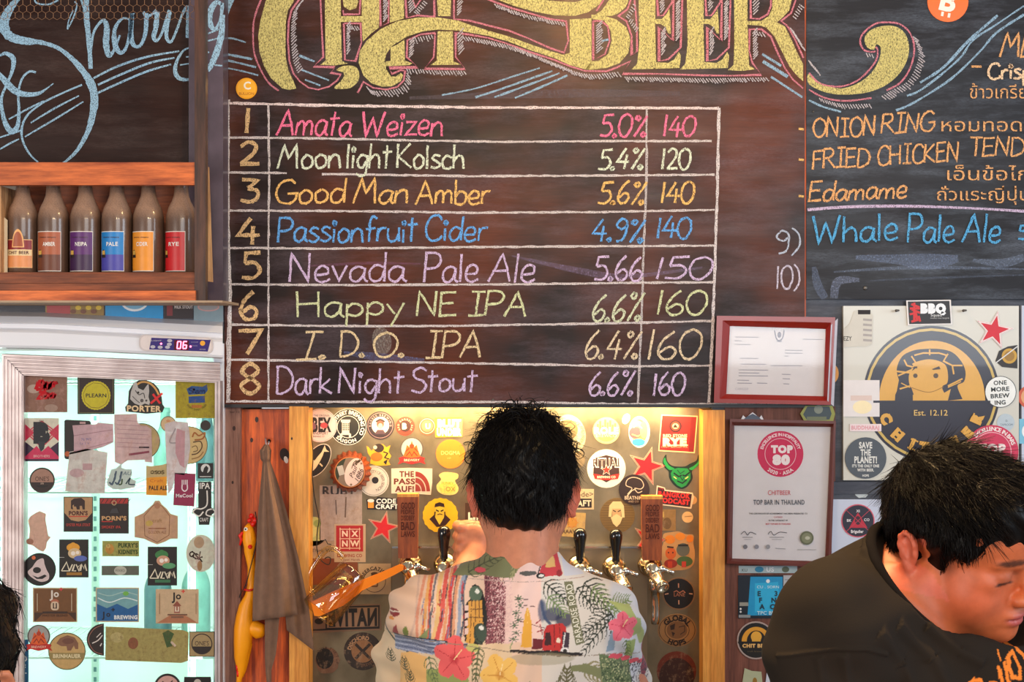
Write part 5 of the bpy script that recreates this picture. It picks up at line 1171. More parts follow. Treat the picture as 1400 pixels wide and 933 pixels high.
a.text('B', 57, 592, 24, (20, 24, 36), bold=.09); a.poly([(52, 604), (62, 604), (60, 614), (56, 618), (53, 612)], (40, 44, 54)); a.text('FIVE', 57, 576, 2.6, (60, 60, 60)); a.text('brewing', 57, 579.5, 2.6, (60, 60, 60)); a.text('BROTHERS', 57, 624, 3.2, (240, 200, 200)); a.fin()
a = F('black playing card sticker behind the torn paper'); rr(88, 574, 124, 628, 3, (32, 22, 22), a); a.rect(109, 577, 117, 580, (190, 150, 150)); a.disc(92, 621, 3.6, (190, 90, 40)); a.fin()
a = F('round cream sticker mostly covered by pink paper', 'paper_lit'); a.disc(194, 604, 25, (190, 166, 120)); a.ring(194, 604, 25, 24, (70, 60, 50)); a.fin()
YG -= .0006
a = F('large pale torn paper below the receipt', 'paper_lit', 'torn_paper', 'paper'); a.poly([(95, 618), (120, 614), (147, 619), (143, 675), (120, 675), (89, 672)], (214, 206, 202)); a.disc(105, 647, 10, (206, 176, 180), 6); a.rect(113, 634, 126, 643, (202, 168, 172)); a.fin()
a = F('pink receipt paper stuck over the black card', 'paper_lit', 'torn_paper', 'paper'); a.poly([(99, 582), (132, 580), (133, 578), (155, 580), (155, 605), (140, 612), (94, 622), (96, 619), (101, 618), (101, 596)], (212, 178, 186)); a.line([(101, 596), (154, 588)], .8, (170, 130, 140)); a.line([(101, 618), (154, 604)], .8, (170, 130, 140)); a.text('76 9V5', 118, 601, 3.4, (120, 120, 170)); a.text('Ls 1 V', 116, 606.5, 3.4, (130, 130, 180)); a.fin()
YG -= .0005
a = F('ragged pinkish paper over the round cream sticker', 'paper_lit', 'torn_paper', 'paper'); a.poly([(156, 567), (187, 566), (188, 577), (192, 582), (200, 583), (207, 587), (208, 633), (198, 632), (198, 629), (174, 630), (166, 636), (157, 632)], (214, 184, 184))
for k in range(7): a.line([(160, 575 + k * 6), (203, 577 + k * 6)], .7, (180, 140, 150))
a.line([(176, 622), (204, 618)], 3, (150, 80, 96)); a.rect(190, 611, 204, 613, (60, 44, 50)); a.fin()
a = F('round gold sticker with a winged dragon drawing', 'vinyl_lit'); a.disc(258, 609, 26, (206, 176, 120)); a.ring(258, 609, 26, 25, (90, 70, 40)); a.line([(263, 598), (266, 592), (272, 596), (280, 592), (277, 600), (266, 602)], 2, (160, 90, 30), True); a.line([(264, 605), (274, 604), (276, 612), (270, 620), (262, 622)], 1.6, (90, 60, 30), True); a.line([(262, 612), (268, 610), (270, 616), (264, 618)], 1, (90, 60, 30), True); a.line([(262, 628), (272, 625), (278, 618)], 1.6, (150, 110, 60), True); a.fin()
a = F('small round gold sticker at the top of the long paper', 'vinyl_lit'); a.disc(230, 580, 10.6, (210, 180, 140)); a.ring(230, 580, 10.6, 9.6, (120, 90, 60)); a.arc('ale', 230, 580, 5, 90, 4, (200, 100, 50)); a.fin()
YG -= .0005
a = F('long curling white paper strip with a pink stain', 'paper_lit', 'torn_paper', 'paper'); a.poly([(225, 580), (238, 576), (257, 578), (259, 592), (260, 612), (257, 634), (252, 650), (240, 648), (236, 668), (230, 676), (228, 650), (227, 620), (226, 600)], (218, 206, 208)); a.poly([(242, 586), (253, 590), (252, 640), (246, 636), (240, 620), (240, 600)], (206, 160, 168)); a.line([(240, 586), (232, 604), (240, 606)], 2, (170, 160, 164), True); a.fin()
a = F('tiny plain black dot sticker'); a.disc(281, 582, 7, (52, 40, 38)); a.fin()
a = F('small black square sticker with a white bird disc'); a.rect(270.5, 633.5, 291.5, 654.5, K); a.disc(281, 641, 6.4, (225, 225, 225)); a.poly([(277, 647), (279, 640), (282, 637), (285, 640), (283, 648)], K); a.line([(273, 652), (289, 652)], 1, (220, 220, 220)); a.fin()
a = F('tall black sticker lettered IPA CO CRAFT with a ribbon'); a.poly([(271, 659), (289, 659), (289, 694), (294, 700), (288, 706), (286, 718), (272, 718), (271, 706), (262, 702), (264, 696), (271, 694)], K); a.text('IPA', 280, 664.5, 8, (240, 235, 230), 14, bold=.02); a.line([(283, 671), (283, 690), (276, 696), (268, 696), (264, 701), (272, 706), (278, 700)], 1.8, (236, 230, 224), True); a.line([(292, 696), (284, 698), (282, 704), (290, 706), (294, 700), (290, 696)], 1.8, (236, 230, 224), True); a.text('CRAFT', 279, 711, 5, (240, 235, 230), 12); a.fin()
a = F('maroon sticker with a white fork logo and small lettering'); a.poly([(239, 647), (267.5, 648), (265.5, 693), (237, 691)], (150, 34, 78)); a.line([(249, 663), (249, 669), (252.5, 672), (256, 669), (256, 663)], 1.6, (240, 225, 230), True); 
for x in (249, 251.4, 253.8, 256): a.line([(x, 656.5), (x, 663)], 1.2, (240, 225, 230))
a.text('MeCool', 252, 678, 4.6, (240, 225, 230), 23, bold=.03); a.fin()
a = F('orange sticker lettered PALE ALE with a beige top'); a.poly([(200, 637), (206, 638), (222, 636), (228, 634), (228, 678), (200, 677)], (196, 172, 120)); a.poly([(200, 654), (206, 653), (228, 652), (228, 678), (200, 677)], (234, 156, 24)); a.text('PALE ALE', 216, 667.5, 5.6, (50, 24, 10), 25, bold=.04); a.text('Craft', 214, 657.5, 4, (200, 100, 10), 18); hand(a, 'osos', 206, 224, 648, 7, (110, 90, 50), 1); a.fin()
a = F('grey lettering sticker shaped like an anchor and script'); a.poly([(146, 660), (150, 648), (152, 642), (158, 641), (164, 636), (167, 633), (166, 640), (172, 642), (180, 642), (181, 649), (178, 654), (186, 658), (184, 667), (174, 668), (166, 670), (154, 669), (147, 664)], (190, 202, 196))
hand(a, 'JJ', 149, 163, 662, 17, (70, 90, 110), 2.6, .2) if 'J' in HAND else (a.line([(158, 644), (154, 660), (147, 661)], 2.8, (70, 90, 110), True), a.line([(164, 644), (160, 661), (154, 663)], 2.8, (70, 90, 110), True))
a.text('EAU', 172, 647.5, 5, (80, 100, 116), 15, shear=.2); a.line([(167, 655), (166, 662), (162, 663)], 2, (60, 84, 50), True); a.line([(172, 662), (178, 654), (176, 662), (185, 663)], 1.6, (40, 64, 80), True); a.fin()
a = F("round brown sticker lettered ONE'S with a dark lower half"); a.disc(57.6, 657, 17.4, (58, 40, 36)); a.disc(57.6, 657, 15.4, (170, 128, 110)); a.half(57.6, 657, 15.4, (46, 28, 26), 190, 350); a.text("ONE'S", 57.6, 655, 6, (80, 50, 44), 19); a.text('ale', 57.6, 661, 3, (210, 180, 160)); a.half(57.6, 664, 8, (20, 14, 14), 180, 360, 3); a.fin()
a = F('torn peach paper residue above the round black logo', 'paper_lit', 'torn_paper', 'paper'); a.poly([(50, 701), (54, 699), (63, 703), (62, 710), (64, 722), (66, 733), (70, 735), (67, 738), (64, 742), (63, 750), (59, 755), (52, 752), (46, 747), (38, 744), (36, 739), (40, 736), (41, 724), (38, 712), (42, 706)], (222, 184, 166)); a.disc(41, 741, 5, (180, 130, 110), 4); a.fin()
def porn(x0, y0, x1, y1, label, top):
    a = F(label)
    a.rect(x0, y0, x1, y1, (40, 26, 26))
    if top: a.poly([(x0 + 1, y0 + 1), (x1 - 1, y0 + 1), (x1 - 1, y0 + 22), ((x0 + x1) / 2 + 10, y0 + 32), ((x0 + x1) / 2, y0 + 34), ((x0 + x1) / 2 - 10, y0 + 32), (x0 + 1, y0 + 22)], (190, 148, 104)); a.poly([(97, 685), (101, 682), (111, 681), (116, 685), (116, 697), (113, 697), (112, 692), (109, 692), (109, 697), (105, 697), (104, 693), (101, 693), (101, 690), (99, 692), (100, 697), (97, 696)], (52, 26, 24))
    else:
        a.rect(x0 + 1, y0 + 1, x1 - 1, y0 + 8, (176, 44, 40))
        for k in range(7): a.line([(x0 + 2 + k * 6, y0 + 7.5), (x0 + 6 + k * 6, y0 + 1.5)], .9, (50, 26, 26))
        a.ring(156, 688, 3.4, 2.2, (190, 160, 120)); a.poly([(150, 702), (153, 696), (160, 695), (163, 702)], (60, 56, 60))
    yy = 702 if top else 709
    a.text("PORN'S", (x0 + x1) / 2, yy, 5.4, (84, 30, 26) if top else (206, 160, 110), 26 if top else 34, bold=.05); a.line([((x0 + x1) / 2 - (13 if top else 17), yy + 4.5), ((x0 + x1) / 2 + (13 if top else -2), yy + 4.5)], 1.2, (204, 50, 40))
    a.text('OYSTER MILK STOUT' if top else 'SMOKEY IPA', (x0 + x1) / 2 - (0 if top else 4), 718 if top else 721, 3.6, (200, 70, 60), 33 if top else 26, bold=.02); a.fin()
porn(87, 679.5, 127, 727.5, "sticker lettered PORN'S with a dark elephant on tan", True)
porn(136, 681, 176, 730, "dark sticker lettered PORN'S with a red striped top edge", False)
a = F('beige shield shaped label with side wings', 'paper_lit'); a.poly([(184, 707), (196, 702), (202, 696), (209, 690), (212, 685), (218, 685), (221, 690), (228, 696), (233, 703), (243, 706), (243, 737), (233, 737), (226, 741), (215, 745), (205, 741), (197, 737), (184, 735)], (206, 166, 134)); a.line([(197, 706), (209, 692), (215, 688), (222, 693), (232, 706), (231, 732), (215, 742), (198, 733), (197, 706)], .8, (140, 96, 70)); a.disc(215, 692, 4, (190, 140, 110)); a.text('GOLDEN ALE', 215, 728, 4, (150, 100, 70), 24); a.text('craft', 215, 712, 5, (170, 130, 90)); a.disc(204, 716, 5, (210, 180, 100), 4); a.rect(203, 722, 227, 724, (170, 120, 90)); a.fin()
a = F("mottled green strip lettered PUKRY'S KIDNEYS", 'grimy_lit'); a.rect(140, 740, 190, 761, (170, 168, 90)); a.text("PUKRY'S", 175, 746, 5.6, (60, 84, 34), 27, bold=.05); a.text('KIDNEYS', 175, 755, 5.6, (60, 84, 34), 27, bold=.05); a.disc(150, 751, 6, (206, 150, 70), 7); a.disc(148, 747, 3, (220, 190, 110)); a.fin()
a = F('narrow grey strip with a pale oval stamp'); a.rect(139, 774, 190, 787, (98, 100, 88)); a.disc(164.5, 780.5, 8.5, (190, 190, 176), 6.3); a.text('FIXED', 164.5, 780.5, 3.4, (100, 100, 90)); a.fin()
for x0, y0, x1, y1, lab, c1, c2, c3 in ((81, 738, 121, 790, 'black sticker with an orange monkey over triangular white lettering', (236, 168, 50), (226, 196, 150), (90, 110, 190)), (202, 748, 242, 801, 'black sticker with a green figure over triangular white lettering', (60, 130, 70), (214, 160, 130), (90, 160, 110))):
    a = F(lab); cx = (x0 + x1) / 2; a.rect(x0, y0, x1, y1, (30, 24, 22)); a.disc(cx - 1, y0 + 11, 9, c1, 6); a.disc(cx - 1, y0 + 8, 4, c1); a.disc(cx + 1, y0 + 19, 9, c2, 7); a.disc(cx - 1, y0 + 19, 3, (250, 240, 230)); a.disc(cx + 5, y0 + 18, 2.4, (250, 240, 230)); a.disc(cx + 9, y0 + 26, 9, c3, 4)
    by = y0 + 43
    for tx in (x0 + 6,): a.line([(tx - 3, by), (tx + 4, by - 12), (tx + 8, by), (tx - 3, by)], 1.5, (235, 225, 200))
    a.line([(x0 + 14, by), (x0 + 18, by - 9)], 1.6, (235, 225, 200)); a.line([(x0 + 21, by - 9), (x0 + 18, by), (x0 + 23, by)], 1.6, (235, 225, 200)); a.line([(x0 + 23, by - 9), (x0 + 27, by), (x0 + 30, by - 9), (x0 + 25, by - 5)], 1.6, (235, 225, 200)); a.line([(x0 + 29, by), (x0 + 31, by - 9), (x0 + 34, by - 3), (x0 + 35, by - 9), (x0 + 37.5, by)], 1.6, (235, 225, 200))
    a.rect(cx - 10, y0 + 45, cx + 11, y0 + 49, (170, 120, 40) if c1[0] > 100 else (60, 120, 80)); a.line([(x0, y0 + 24.5), (x0 + 7, y0 + 24.5)], .6, (190, 190, 190)); a.fin()
a = F('round black sticker with a white potato shaped face outline'); a.disc(54, 779, 22.5, (20, 14, 16)); a.poly(catmull([(52, 766), (59, 764), (61, 772), (64, 780), (67, 786), (66, 793), (58, 796), (50, 794), (41, 788), (38, 782), (44, 776), (48, 770)], 5, True), (226, 206, 206)); a.disc(50.5, 780, 5.5, (20, 14, 16), 4.2); a.poly([(44, 787), (52, 790), (61, 786), (64, 788), (58, 792), (50, 792)], (20, 14, 16)); a.disc(46, 763, 2.6, (226, 110, 60)); a.fin()
a = F('pale oval sticker with a handwritten brown script', 'paper_lit'); a.disc(274.5, 757, 20, (216, 212, 196), 25.5); a.disc(272, 742, 7, (190, 160, 130), 8); a.disc(273, 774, 3.4, (170, 130, 90), 7); hand(a, 'ask', 259, 276, 760, 12, (60, 40, 30), 1.8, .2, -.5); a.fin()
def jo(x0, y0, x1, y1, lab, c, art): 
    a = F(lab, 'vinyl_lit'); a.rect(x0, y0, x1, y1, (206, 176, 140)); a.rect(x0 + 1.4, y0 + 1.4, x1 - 1.4, y1 - 1.4, c); art(a); a.fin()
def jt(a, x, y, col, pl=(220, 60, 70), h=9): a.text('J', x - 5, y + 1, h * 1.15, col, bold=.03); a.text('o', x + 2, y, h, col, bold=.03); a.line([(x + 6, y - 6), (x + 11, y - 6)], 1.4, pl); a.line([(x + 8.5, y - 8.5), (x + 8.5, y - 3.5)], 1.4, pl)
def j1(a):
    a.rect(47, 838, 104, 850, (70, 40, 20)); a.poly([(60, 838), (92, 838), (104, 850), (48, 850)], (130, 80, 40)); jt(a, 75, 812, (236, 226, 214)); a.disc(75, 823, 5.5, (190, 110, 80), 3.4); rr(69.5, 823, 80.5, 835, 4, (226, 200, 170), a, 0); a.line([(73, 825), (73, 832), (77, 832), (77, 825)], 1.5, (60, 30, 20)); a.line([(58, 838), (92, 838)], 3, (60, 34, 20)); a.text('MASTER BLEND', 75, 842, 3, (60, 34, 20), 34)
    for xx in (51, 98): a.line([(xx, 812), (xx, 836)], .9, (220, 200, 170))
jo(45, 804, 105.5, 851, 'brown sticker lettered JO with a small shrine over dark steps', (120, 76, 34), j1)
def j2(a):
    a.poly([(132.5, 826), (146, 832), (160, 826), (175, 833), (188.5, 827), (188.5, 849.4), (132.5, 849.4)], (24, 96, 158)); a.line([(134, 818), (150, 824), (170, 818), (188, 822)], 1.4, (226, 240, 240), True); a.line([(134, 811), (150, 815), (170, 810), (188, 814)], 1.2, (170, 205, 200), True); a.disc(172, 812, 4, (120, 190, 80), 3)
    jt(a, 146, 840, (20, 24, 40), (20, 24, 40), 7); a.text('BREWING', 172, 844.5, 5, (236, 240, 240), 32, bold=.05)
jo(131, 804, 190, 851, 'blue underwater scene sticker lettered JO', (120, 172, 180), j2)
def j3(a):
    jt(a, 242, 815, (30, 24, 24), (214, 60, 50), 9); a.poly([(236, 829), (242, 822), (248, 829)], (150, 80, 60)); a.rect(238, 829, 246, 839, (170, 110, 90)); a.line([(240, 830), (240, 836), (244, 836), (244, 830)], 1.2, (240, 226, 200)); a.rect(229, 840, 256, 842, (120, 80, 60)); a.poly([(232, 842), (253, 842), (270, 852), (215, 852)], (186, 120, 84)); a.rect(234, 843, 251, 845.5, (130, 90, 70))
    for xx in (218, 268): a.line([(xx, 812), (xx, 840)], .8, (150, 120, 90))
jo(213, 806, 271.5, 853, 'beige sticker lettered JO with a small red temple', (208, 178, 142), j3)
def garuda(a, x, y, s, rib=(196, 34, 30)):
    q = lambda pts: [(x + u * s, y + v * s) for u, v in pts]
    a.disc(x, y - 4 * s, 17 * s, (90, 80, 76), 17 * s); a.disc(x, y - 4 * s, 15 * s, (170, 168, 164), 15.4 * s)
    a.poly(q([(-13, 8), (-9, -2), (-7, -10), (-3, -6), (0, -16), (3, -6), (7, -10), (9, -2), (13, 8), (0, 12)]), (232, 96, 34)); a.disc(x, y - 8 * s, 3.4 * s, (190, 60, 20)); a.line(q([(-8, 6), (-3, 0), (0, 6), (3, 0), (8, 6)]), 1.4 * s, (150, 40, 16)); a.line(q([(-9, 0), (-4, -5)]), 1.2 * s, (150, 40, 16)); a.line(q([(9, 0), (4, -5)]), 1.2 * s, (150, 40, 16))
    a.poly(q([(-19, 9), (-13, 7), (0, 9), (13, 7), (19, 9), (17, 13), (20, 18), (12, 15), (0, 18), (-12, 15), (-20, 18), (-17, 13)]), rib); a.text('BREWERY', x, y + 12 * s, 3.4 * s, (250, 214, 190), 22 * s)
YG -= .0004
a = F('oval red and orange mythical bird emblem on the cooler'); garuda(a, 53, 874, .92); a.fin()
YG += .0004
a = F('round beige sticker with a rhino and a lettered band'); a.disc(91.5, 891, 25.6, (206, 170, 110)); a.ring(91.5, 891, 25.6, 24.4, (90, 76, 50)); a.poly([(77, 880), (82, 873), (92, 869), (102, 872), (107, 880), (107, 888), (103, 888), (101, 883), (97, 890), (92, 890), (91, 884), (84, 884), (80, 882)], (140, 96, 72)); a.disc(93, 877, 8, (120, 76, 60), 4); a.poly([(67, 893), (116, 893), (115, 902), (68, 902)], (160, 140, 84)); a.text('BRINHAUER', 91.5, 897.5, 5, (236, 222, 180), 38, bold=.04); a.fin()
a = F('dark half round sticker with a white wheat stroke'); a.poly([(142, 853)] + a.oval(142, 875, 23.5, 22, 0, 18, 90, 270) + [(142, 897)], (44, 30, 28)); a.line([(140, 855), (128, 861), (121, 875), (128, 890), (140, 895)], .8, (170, 110, 90), True); a.line([(126, 880), (134, 876), (140, 869)], 1.4, (225, 215, 210), True); a.line([(132, 872), (138, 866)], 1.2, (225, 215, 210)); a.line([(137, 884), (139, 880)], 1.4, (225, 215, 210)); a.fin()
a = F('long mottled greenish brown banner sticker', 'grimy_lit'); a.poly([(144.5, 857), (250, 862), (258, 865), (257, 904), (248, 907), (144, 903)], (176, 160, 96)); a.poly([(222, 866), (230, 862), (238, 867), (233, 878), (236, 884), (228, 886)], (70, 96, 50)); a.disc(182, 880, 7, (150, 90, 60), 8); a.disc(160, 872, 9, (196, 180, 120), 7); a.line([(234, 878), (240, 884)], 3, (226, 200, 180)); a.fin()
a = F("square tan sticker with a ring lettered ONE'S", 'vinyl_lit'); a.rect(258.5, 864, 293.5, 898.5, (60, 48, 40)); a.rect(259.5, 865, 292.5, 897.5, (176, 150, 104)); a.ring(276, 881, 14.4, 13, (60, 44, 36)); a.half(276, 881, 13, (46, 34, 30), 195, 345); a.text("ONE'S", 276, 880, 6, (70, 50, 40), 19); a.fin()
a = F('round dark red sticker cut by the bottom of the frame'); a.disc(229, 940, 18.5, (36, 26, 26)); a.disc(229, 940, 15.5, (222, 170, 160)); a.line([(222, 932), (229, 939), (236, 931)], 1.6, (60, 30, 30)); a.fin()
a = F('black square sticker low on the cooler beside the round one'); a.poly([(252, 926), (288, 926), (291, 950), (250, 950)], (26, 20, 20)); a.disc(270, 934, 5, (200, 190, 180)); a.fin()
a = F('narrow blue vertical strip lettered SOFT'); a.rect(27.5, 875, 39, 936, (34, 104, 150))
for ch, y in (('S', 888), ('O', 901), ('F', 913), ('T', 924)): a.text(ch, 33, y, 7.5, (226, 236, 240), bold=.03)
a.fin()

# ================================================================== stickers on the steel panel behind the taps
YS = 0.062
GS = 'beer stickers on the steel tap panel'
def T(lab, mat='vinyl', off=0, y=None, grp=GS): return st((YS if y is None else y) - .0008 - off * .0007, 'sticker', lab, mat, grp, .0006)
def ringtext(a, x, y, r, s, h, c, mid=90, **k): a.arc(s, x, y, r, mid, h, c, **k)
a = T('black round sticker lettered STREET BREWING CO SAIGON'); a.disc(476, 584, 25.5, (18, 18, 18)); a.ring(476, 584, 25, 24.2, (226, 222, 216)); a.ring(476, 584, 15.4, 14.6, (226, 222, 216)); a.disc(476, 584, 14.6, (30, 30, 30)); a.arc('STREET BREWING CO', 476, 584, 20, 62, 5, (236, 232, 226), bold=.03, span=190); a.arc('SAIGON', 476, 584, 20, 262, 4.6, (236, 232, 226), bold=.03, inner=True, sx=1.1)
a.poly([(466, 574), (479, 574), (479, 577), (477.5, 578), (477.5, 592), (480, 594), (480, 599), (477, 599), (477, 595), (468, 595), (468, 599), (464.5, 599), (464.5, 594), (467.5, 592), (467.5, 578), (466, 577)], (206, 202, 196))
for i_ in range(4):
    for j_ in range(4): a.disc(469.2 + j_ * 2.4, 580 + i_ * 2.6, .9, (24, 24, 24), keep=True)
a.n += 1; a.fin()
a = T('white round sticker with large black BEX lettering', off=1); a.disc(438, 582, 23, (216, 196, 200)); a.ring(438, 582, 22, 21.4, (170, 150, 160)); a.text('BEX', 440, 581, 18, (26, 22, 26), 26, bold=.05); a.disc(443, 582, 5, (176, 70, 80), 4); a.disc(428, 583, 4, (120, 80, 100), 5); a.text('THE ORIGINAL', 440, 568.5, 2.6, (60, 50, 60), 22); a.text('SANDPORT', 437, 592.5, 4, (40, 34, 40), 24); a.text('BREWING CO', 436, 597, 2.4, (60, 50, 60), 15); a.fin()
a = T('dark round sticker with a pale bearded portrait'); a.disc(520, 582, 19.4, (50, 38, 46)); a.ring(520, 582, 17.6, 16.8, (150, 120, 120)); a.disc(520, 582, 12, (216, 196, 190)); a.disc(520, 580, 5, (120, 70, 60), 6); a.disc(520, 583, 3.2, (226, 170, 150), 4); a.line([(514, 577), (520, 574), (526, 577)], 2.4, (50, 34, 34), True); a.poly([(512, 594), (516, 588), (524, 588), (528, 594)], (80, 60, 70)); a.arc('BARBER BREWING', 520, 582, 14.2, 90, 2.6, (190, 160, 160), span=200); a.fin()
a = T('small red round sticker with a black centre letter B'); a.disc(554, 583, 13, (206, 54, 40)); a.disc(554, 583, 8, (60, 34, 30)); a.text('B', 553, 583, 7.5, (236, 224, 214), bold=.05); a.arc('RED BARREL ALE', 554, 583, 9.4, 90, 2.6, (250, 190, 170), span=260); a.fin()
a = T('small red round sticker with a grey centre letter U'); a.disc(584, 583, 12, (206, 74, 50)); a.ring(584, 583, 10.4, 9.6, (250, 200, 170)); a.disc(584, 583, 8, (150, 110, 84)); a.text('U', 585, 583, 7, (250, 232, 206), bold=.04); a.fin()
a = T('yellow and white lettering sticker reading BLUT UNDER', off=1); a.rect(595, 571, 632, 598, (222, 170, 40), rot=1); a.rect(615, 573, 632, 597, (190, 150, 90)); a.text('BLUT', 614, 579, 9.5, (250, 246, 236), 32, bold=.07); a.text('UNDER', 614, 591, 9, (250, 246, 236), 34, bold=.07); a.fin()
a = T('black oval sticker with a white fish, behind the hanging wire', off=1); a.disc(434, 630, 15, (22, 18, 18), 26, rot=-34); a.ring(434, 630, 15, 14.2, (206, 196, 186), k=26 / 15, rot=-34); a.poly([(444, 609), (446, 615), (450, 618), (443, 618), (441, 624), (437, 632), (432, 640), (424, 648), (423, 643), (428, 633), (434, 625), (440, 618)], (214, 196, 166)); a.line([(430, 632), (426, 628)], 2, (214, 196, 166)); a.line([(437, 634), (441, 638)], 2, (214, 196, 166)); a.fin()
a = T('yellow and brown comic creature sticker by the bottle cap'); a.poly([(501, 610), (504, 612), (508, 617), (512, 612), (518, 607), (524, 608), (528, 612), (534, 609), (531, 618), (535, 624), (531, 631), (534, 636), (526, 637), (514, 637), (506, 634), (507, 626), (503, 620)], (206, 160, 40)); a.disc(518, 613, 7, (54, 38, 34), 6); a.disc(515, 625, 8, (190, 100, 30), 6); a.disc(513, 612, 2.6, (200, 190, 170)); a.line([(524, 618), (530, 620), (526, 626), (532, 628)], 1.6, (40, 30, 20)); a.poly([(524, 632), (530, 628), (528, 636)], (30, 24, 20)); a.fin()
a = T('oval red and orange mythical bird emblem on the steel panel'); garuda(a, 563, 618, .95, (204, 44, 40)); a.fin()
a = T('plain orange round sticker lettered DOGMA'); a.disc(616, 621, 20, (238, 124, 40)); a.text('DOGMA', 616, 619.5, 5, (252, 190, 110), 26, bold=.02); a.text('craft', 614, 626.5, 2, (250, 180, 100)); a.fin()
a = T('white round sticker with a small black hub behind the bottle cap'); a.disc(511, 658, 21, (206, 196, 186)); a.ring(511, 658, 19.6, 19, (110, 100, 100)); a.disc(513, 657, 4.6, (40, 34, 38)); a.arc('CITY OF BEER SEASON', 511, 658, 13, 20, 4, (130, 118, 116), span=190); a.fin()
a = T('cream and maroon sticker lettered THE PASS AUF!'); a.poly([(535, 641), (560, 640), (591, 641), (591, 660), (589, 677), (560, 675), (535, 675)], (222, 200, 178)); 
for s_, y in (('THE', 648.5), ('PASS', 658.5), ('AUF!', 668.8)): a.text(s_, 556 if s_ == 'THE' else 553, y, 7.4, (110, 46, 36), 20 if s_ == 'THE' else 29 if s_ == 'PASS' else 26, bold=.04)
for r1, r0 in ((20, 15), (13.6, 8.6), (7.2, 0)):
    pts = a.oval(568, 672, r1, r1 * 1.35, 0, 12, 0, 90)[::1]; pts += [(568, 672)] if r0 == 0 else a.oval(568, 672, r0, r0 * 1.35, 0, 12, 0, 90)[::-1]
    a.poly(pts, (140, 50, 42))
a.fin()
a = T('pale yellow badge sticker with a swollen shield shape', 'vinyl_old'); a.poly(catmull([(600, 650), (608, 646), (625, 648), (626, 654), (622, 658), (627, 668), (622, 676), (608, 677), (599, 672), (597, 664), (603, 656)], 4, True), (232, 206, 120)); a.disc(612, 667, 12, (236, 206, 90), 8); a.text('FUNKY', 612, 661, 3.6, (200, 150, 60)); a.text('OX', 616, 669, 6, (140, 110, 40)); a.fin()
a = T('white sticker lettered CODE CRAFT with a small beer mug'); a.poly([(501, 683), (514, 683), (516, 680), (543, 682), (545, 691), (545, 697), (540, 698), (502, 697)], (30, 24, 26)); a.rect(503, 686, 511, 695, (230, 150, 50)); a.disc(507, 685, 4.6, (240, 230, 220), 2.4); a.text('CODE', 528, 685.5, 6, (240, 236, 230), 27, bold=.03); a.text('CRAFT', 529, 693, 6, (240, 236, 230), 31, bold=.03); a.fin()
def rstar(lab, x, y, r, rot, off=0, y_=None, c2=(196, 168, 140), grp=GS):
    a = T(lab, off=off, y=y_, grp=grp); a.star(x, y, r, c2, rot); a.star(x, y, r * .92, (196, 40, 40) if y_ is None else (226, 214, 210), rot); a.star(x, y, r * .86, c2, rot); a.star(x, y, r * .78, (206, 26, 34), rot); a.fin()
rstar('red star sticker left of the left wooden tap handle', 524, 722, 24, 12)
rstar('red star sticker above the right wooden tap handle', 884, 638, 28, 16)
rstar('red star sticker half hidden behind the right wooden tap handle', 888, 738, 26, 20)
a = T('large faded paper sticker with a worn blue black word', 'vinyl_old'); a.rect(437, 664, 495, 740, (166, 148, 140)); a.text('RUBY', 464, 671.5, 12, (40, 34, 40), 46, bold=.03); a.rect(438, 676, 495, 739, (184, 162, 150)); a.line([(459, 684), (460, 704)], 1.4, (90, 70, 64)); a.line([(473, 680), (472, 708)], 2, (110, 84, 70)); a.fin()
a = T('pale green round sticker cut by the wooden post', 'vinyl_old'); a.disc(428, 727, 20, (196, 196, 120)); a.disc(425, 727, 9, (222, 214, 130)); a.disc(434, 716, 5, (150, 170, 90)); a.fin()
a = T('cream paper lettered Think What below the green round sticker', 'vinyl_old'); a.rect(422, 740, 462, 764, (178, 150, 124)); a.text('Think What', 444, 753, 4.6, (50, 36, 30), 36); a.fin()
a = T('red square brewing sticker lettered N X N W on cream', off=1); a.rect(457, 717, 500, 769, (196, 164, 132)); a.rect(459.5, 719, 496.5, 754.5, (178, 26, 28)); a.ring(478, 736.5, 15.5, 14.4, (226, 180, 150), k=1.0) if False else None
for p_ in ([(464, 724), (493, 724)], [(464, 750), (493, 750)], [(464, 737), (493, 737)], [(465, 722), (465, 752)], [(491.5, 722), (491.5, 752)], [(478, 722), (478, 752)]): a.line(p_, 1.1, (230, 186, 156), keep=True)
a.n += 1
for ch, x, y in (('N', 471.5, 730), ('X', 485, 730), ('N', 471.5, 743.5), ('W', 485, 743.5)): a.text(ch, x, y, 7.6, (240, 208, 184), bold=.04)
a.text('BREWING CO', 478, 760, 4.2, (160, 60, 40), 34, bold=.02); a.text('Taipei Hands', 479, 765.6, 3.2, (120, 60, 40), 26); a.fin()
a = T('cream square sticker with a ring lettered BEERCATION'); a.rect(490, 771, 534.5, 813, (190, 160, 124)); a.ring(512, 795, 15.6, 14.8, (80, 54, 36)); a.arc('BEERCATION', 512, 795, 17.6, 90, 4.6, (46, 28, 20), bold=.03, span=150); rr(507, 786, 517, 803, 2, (120, 84, 54), a, 0); a.rect(509, 788, 515, 801, (190, 160, 124)); a.disc(512, 785, 5, (70, 48, 34), 2.4); a.fin()
a = T('orange brown wooden chip sticker beside the glass mug'); a.rect(423, 764, 489, 800, (130, 60, 20)); a.fin()
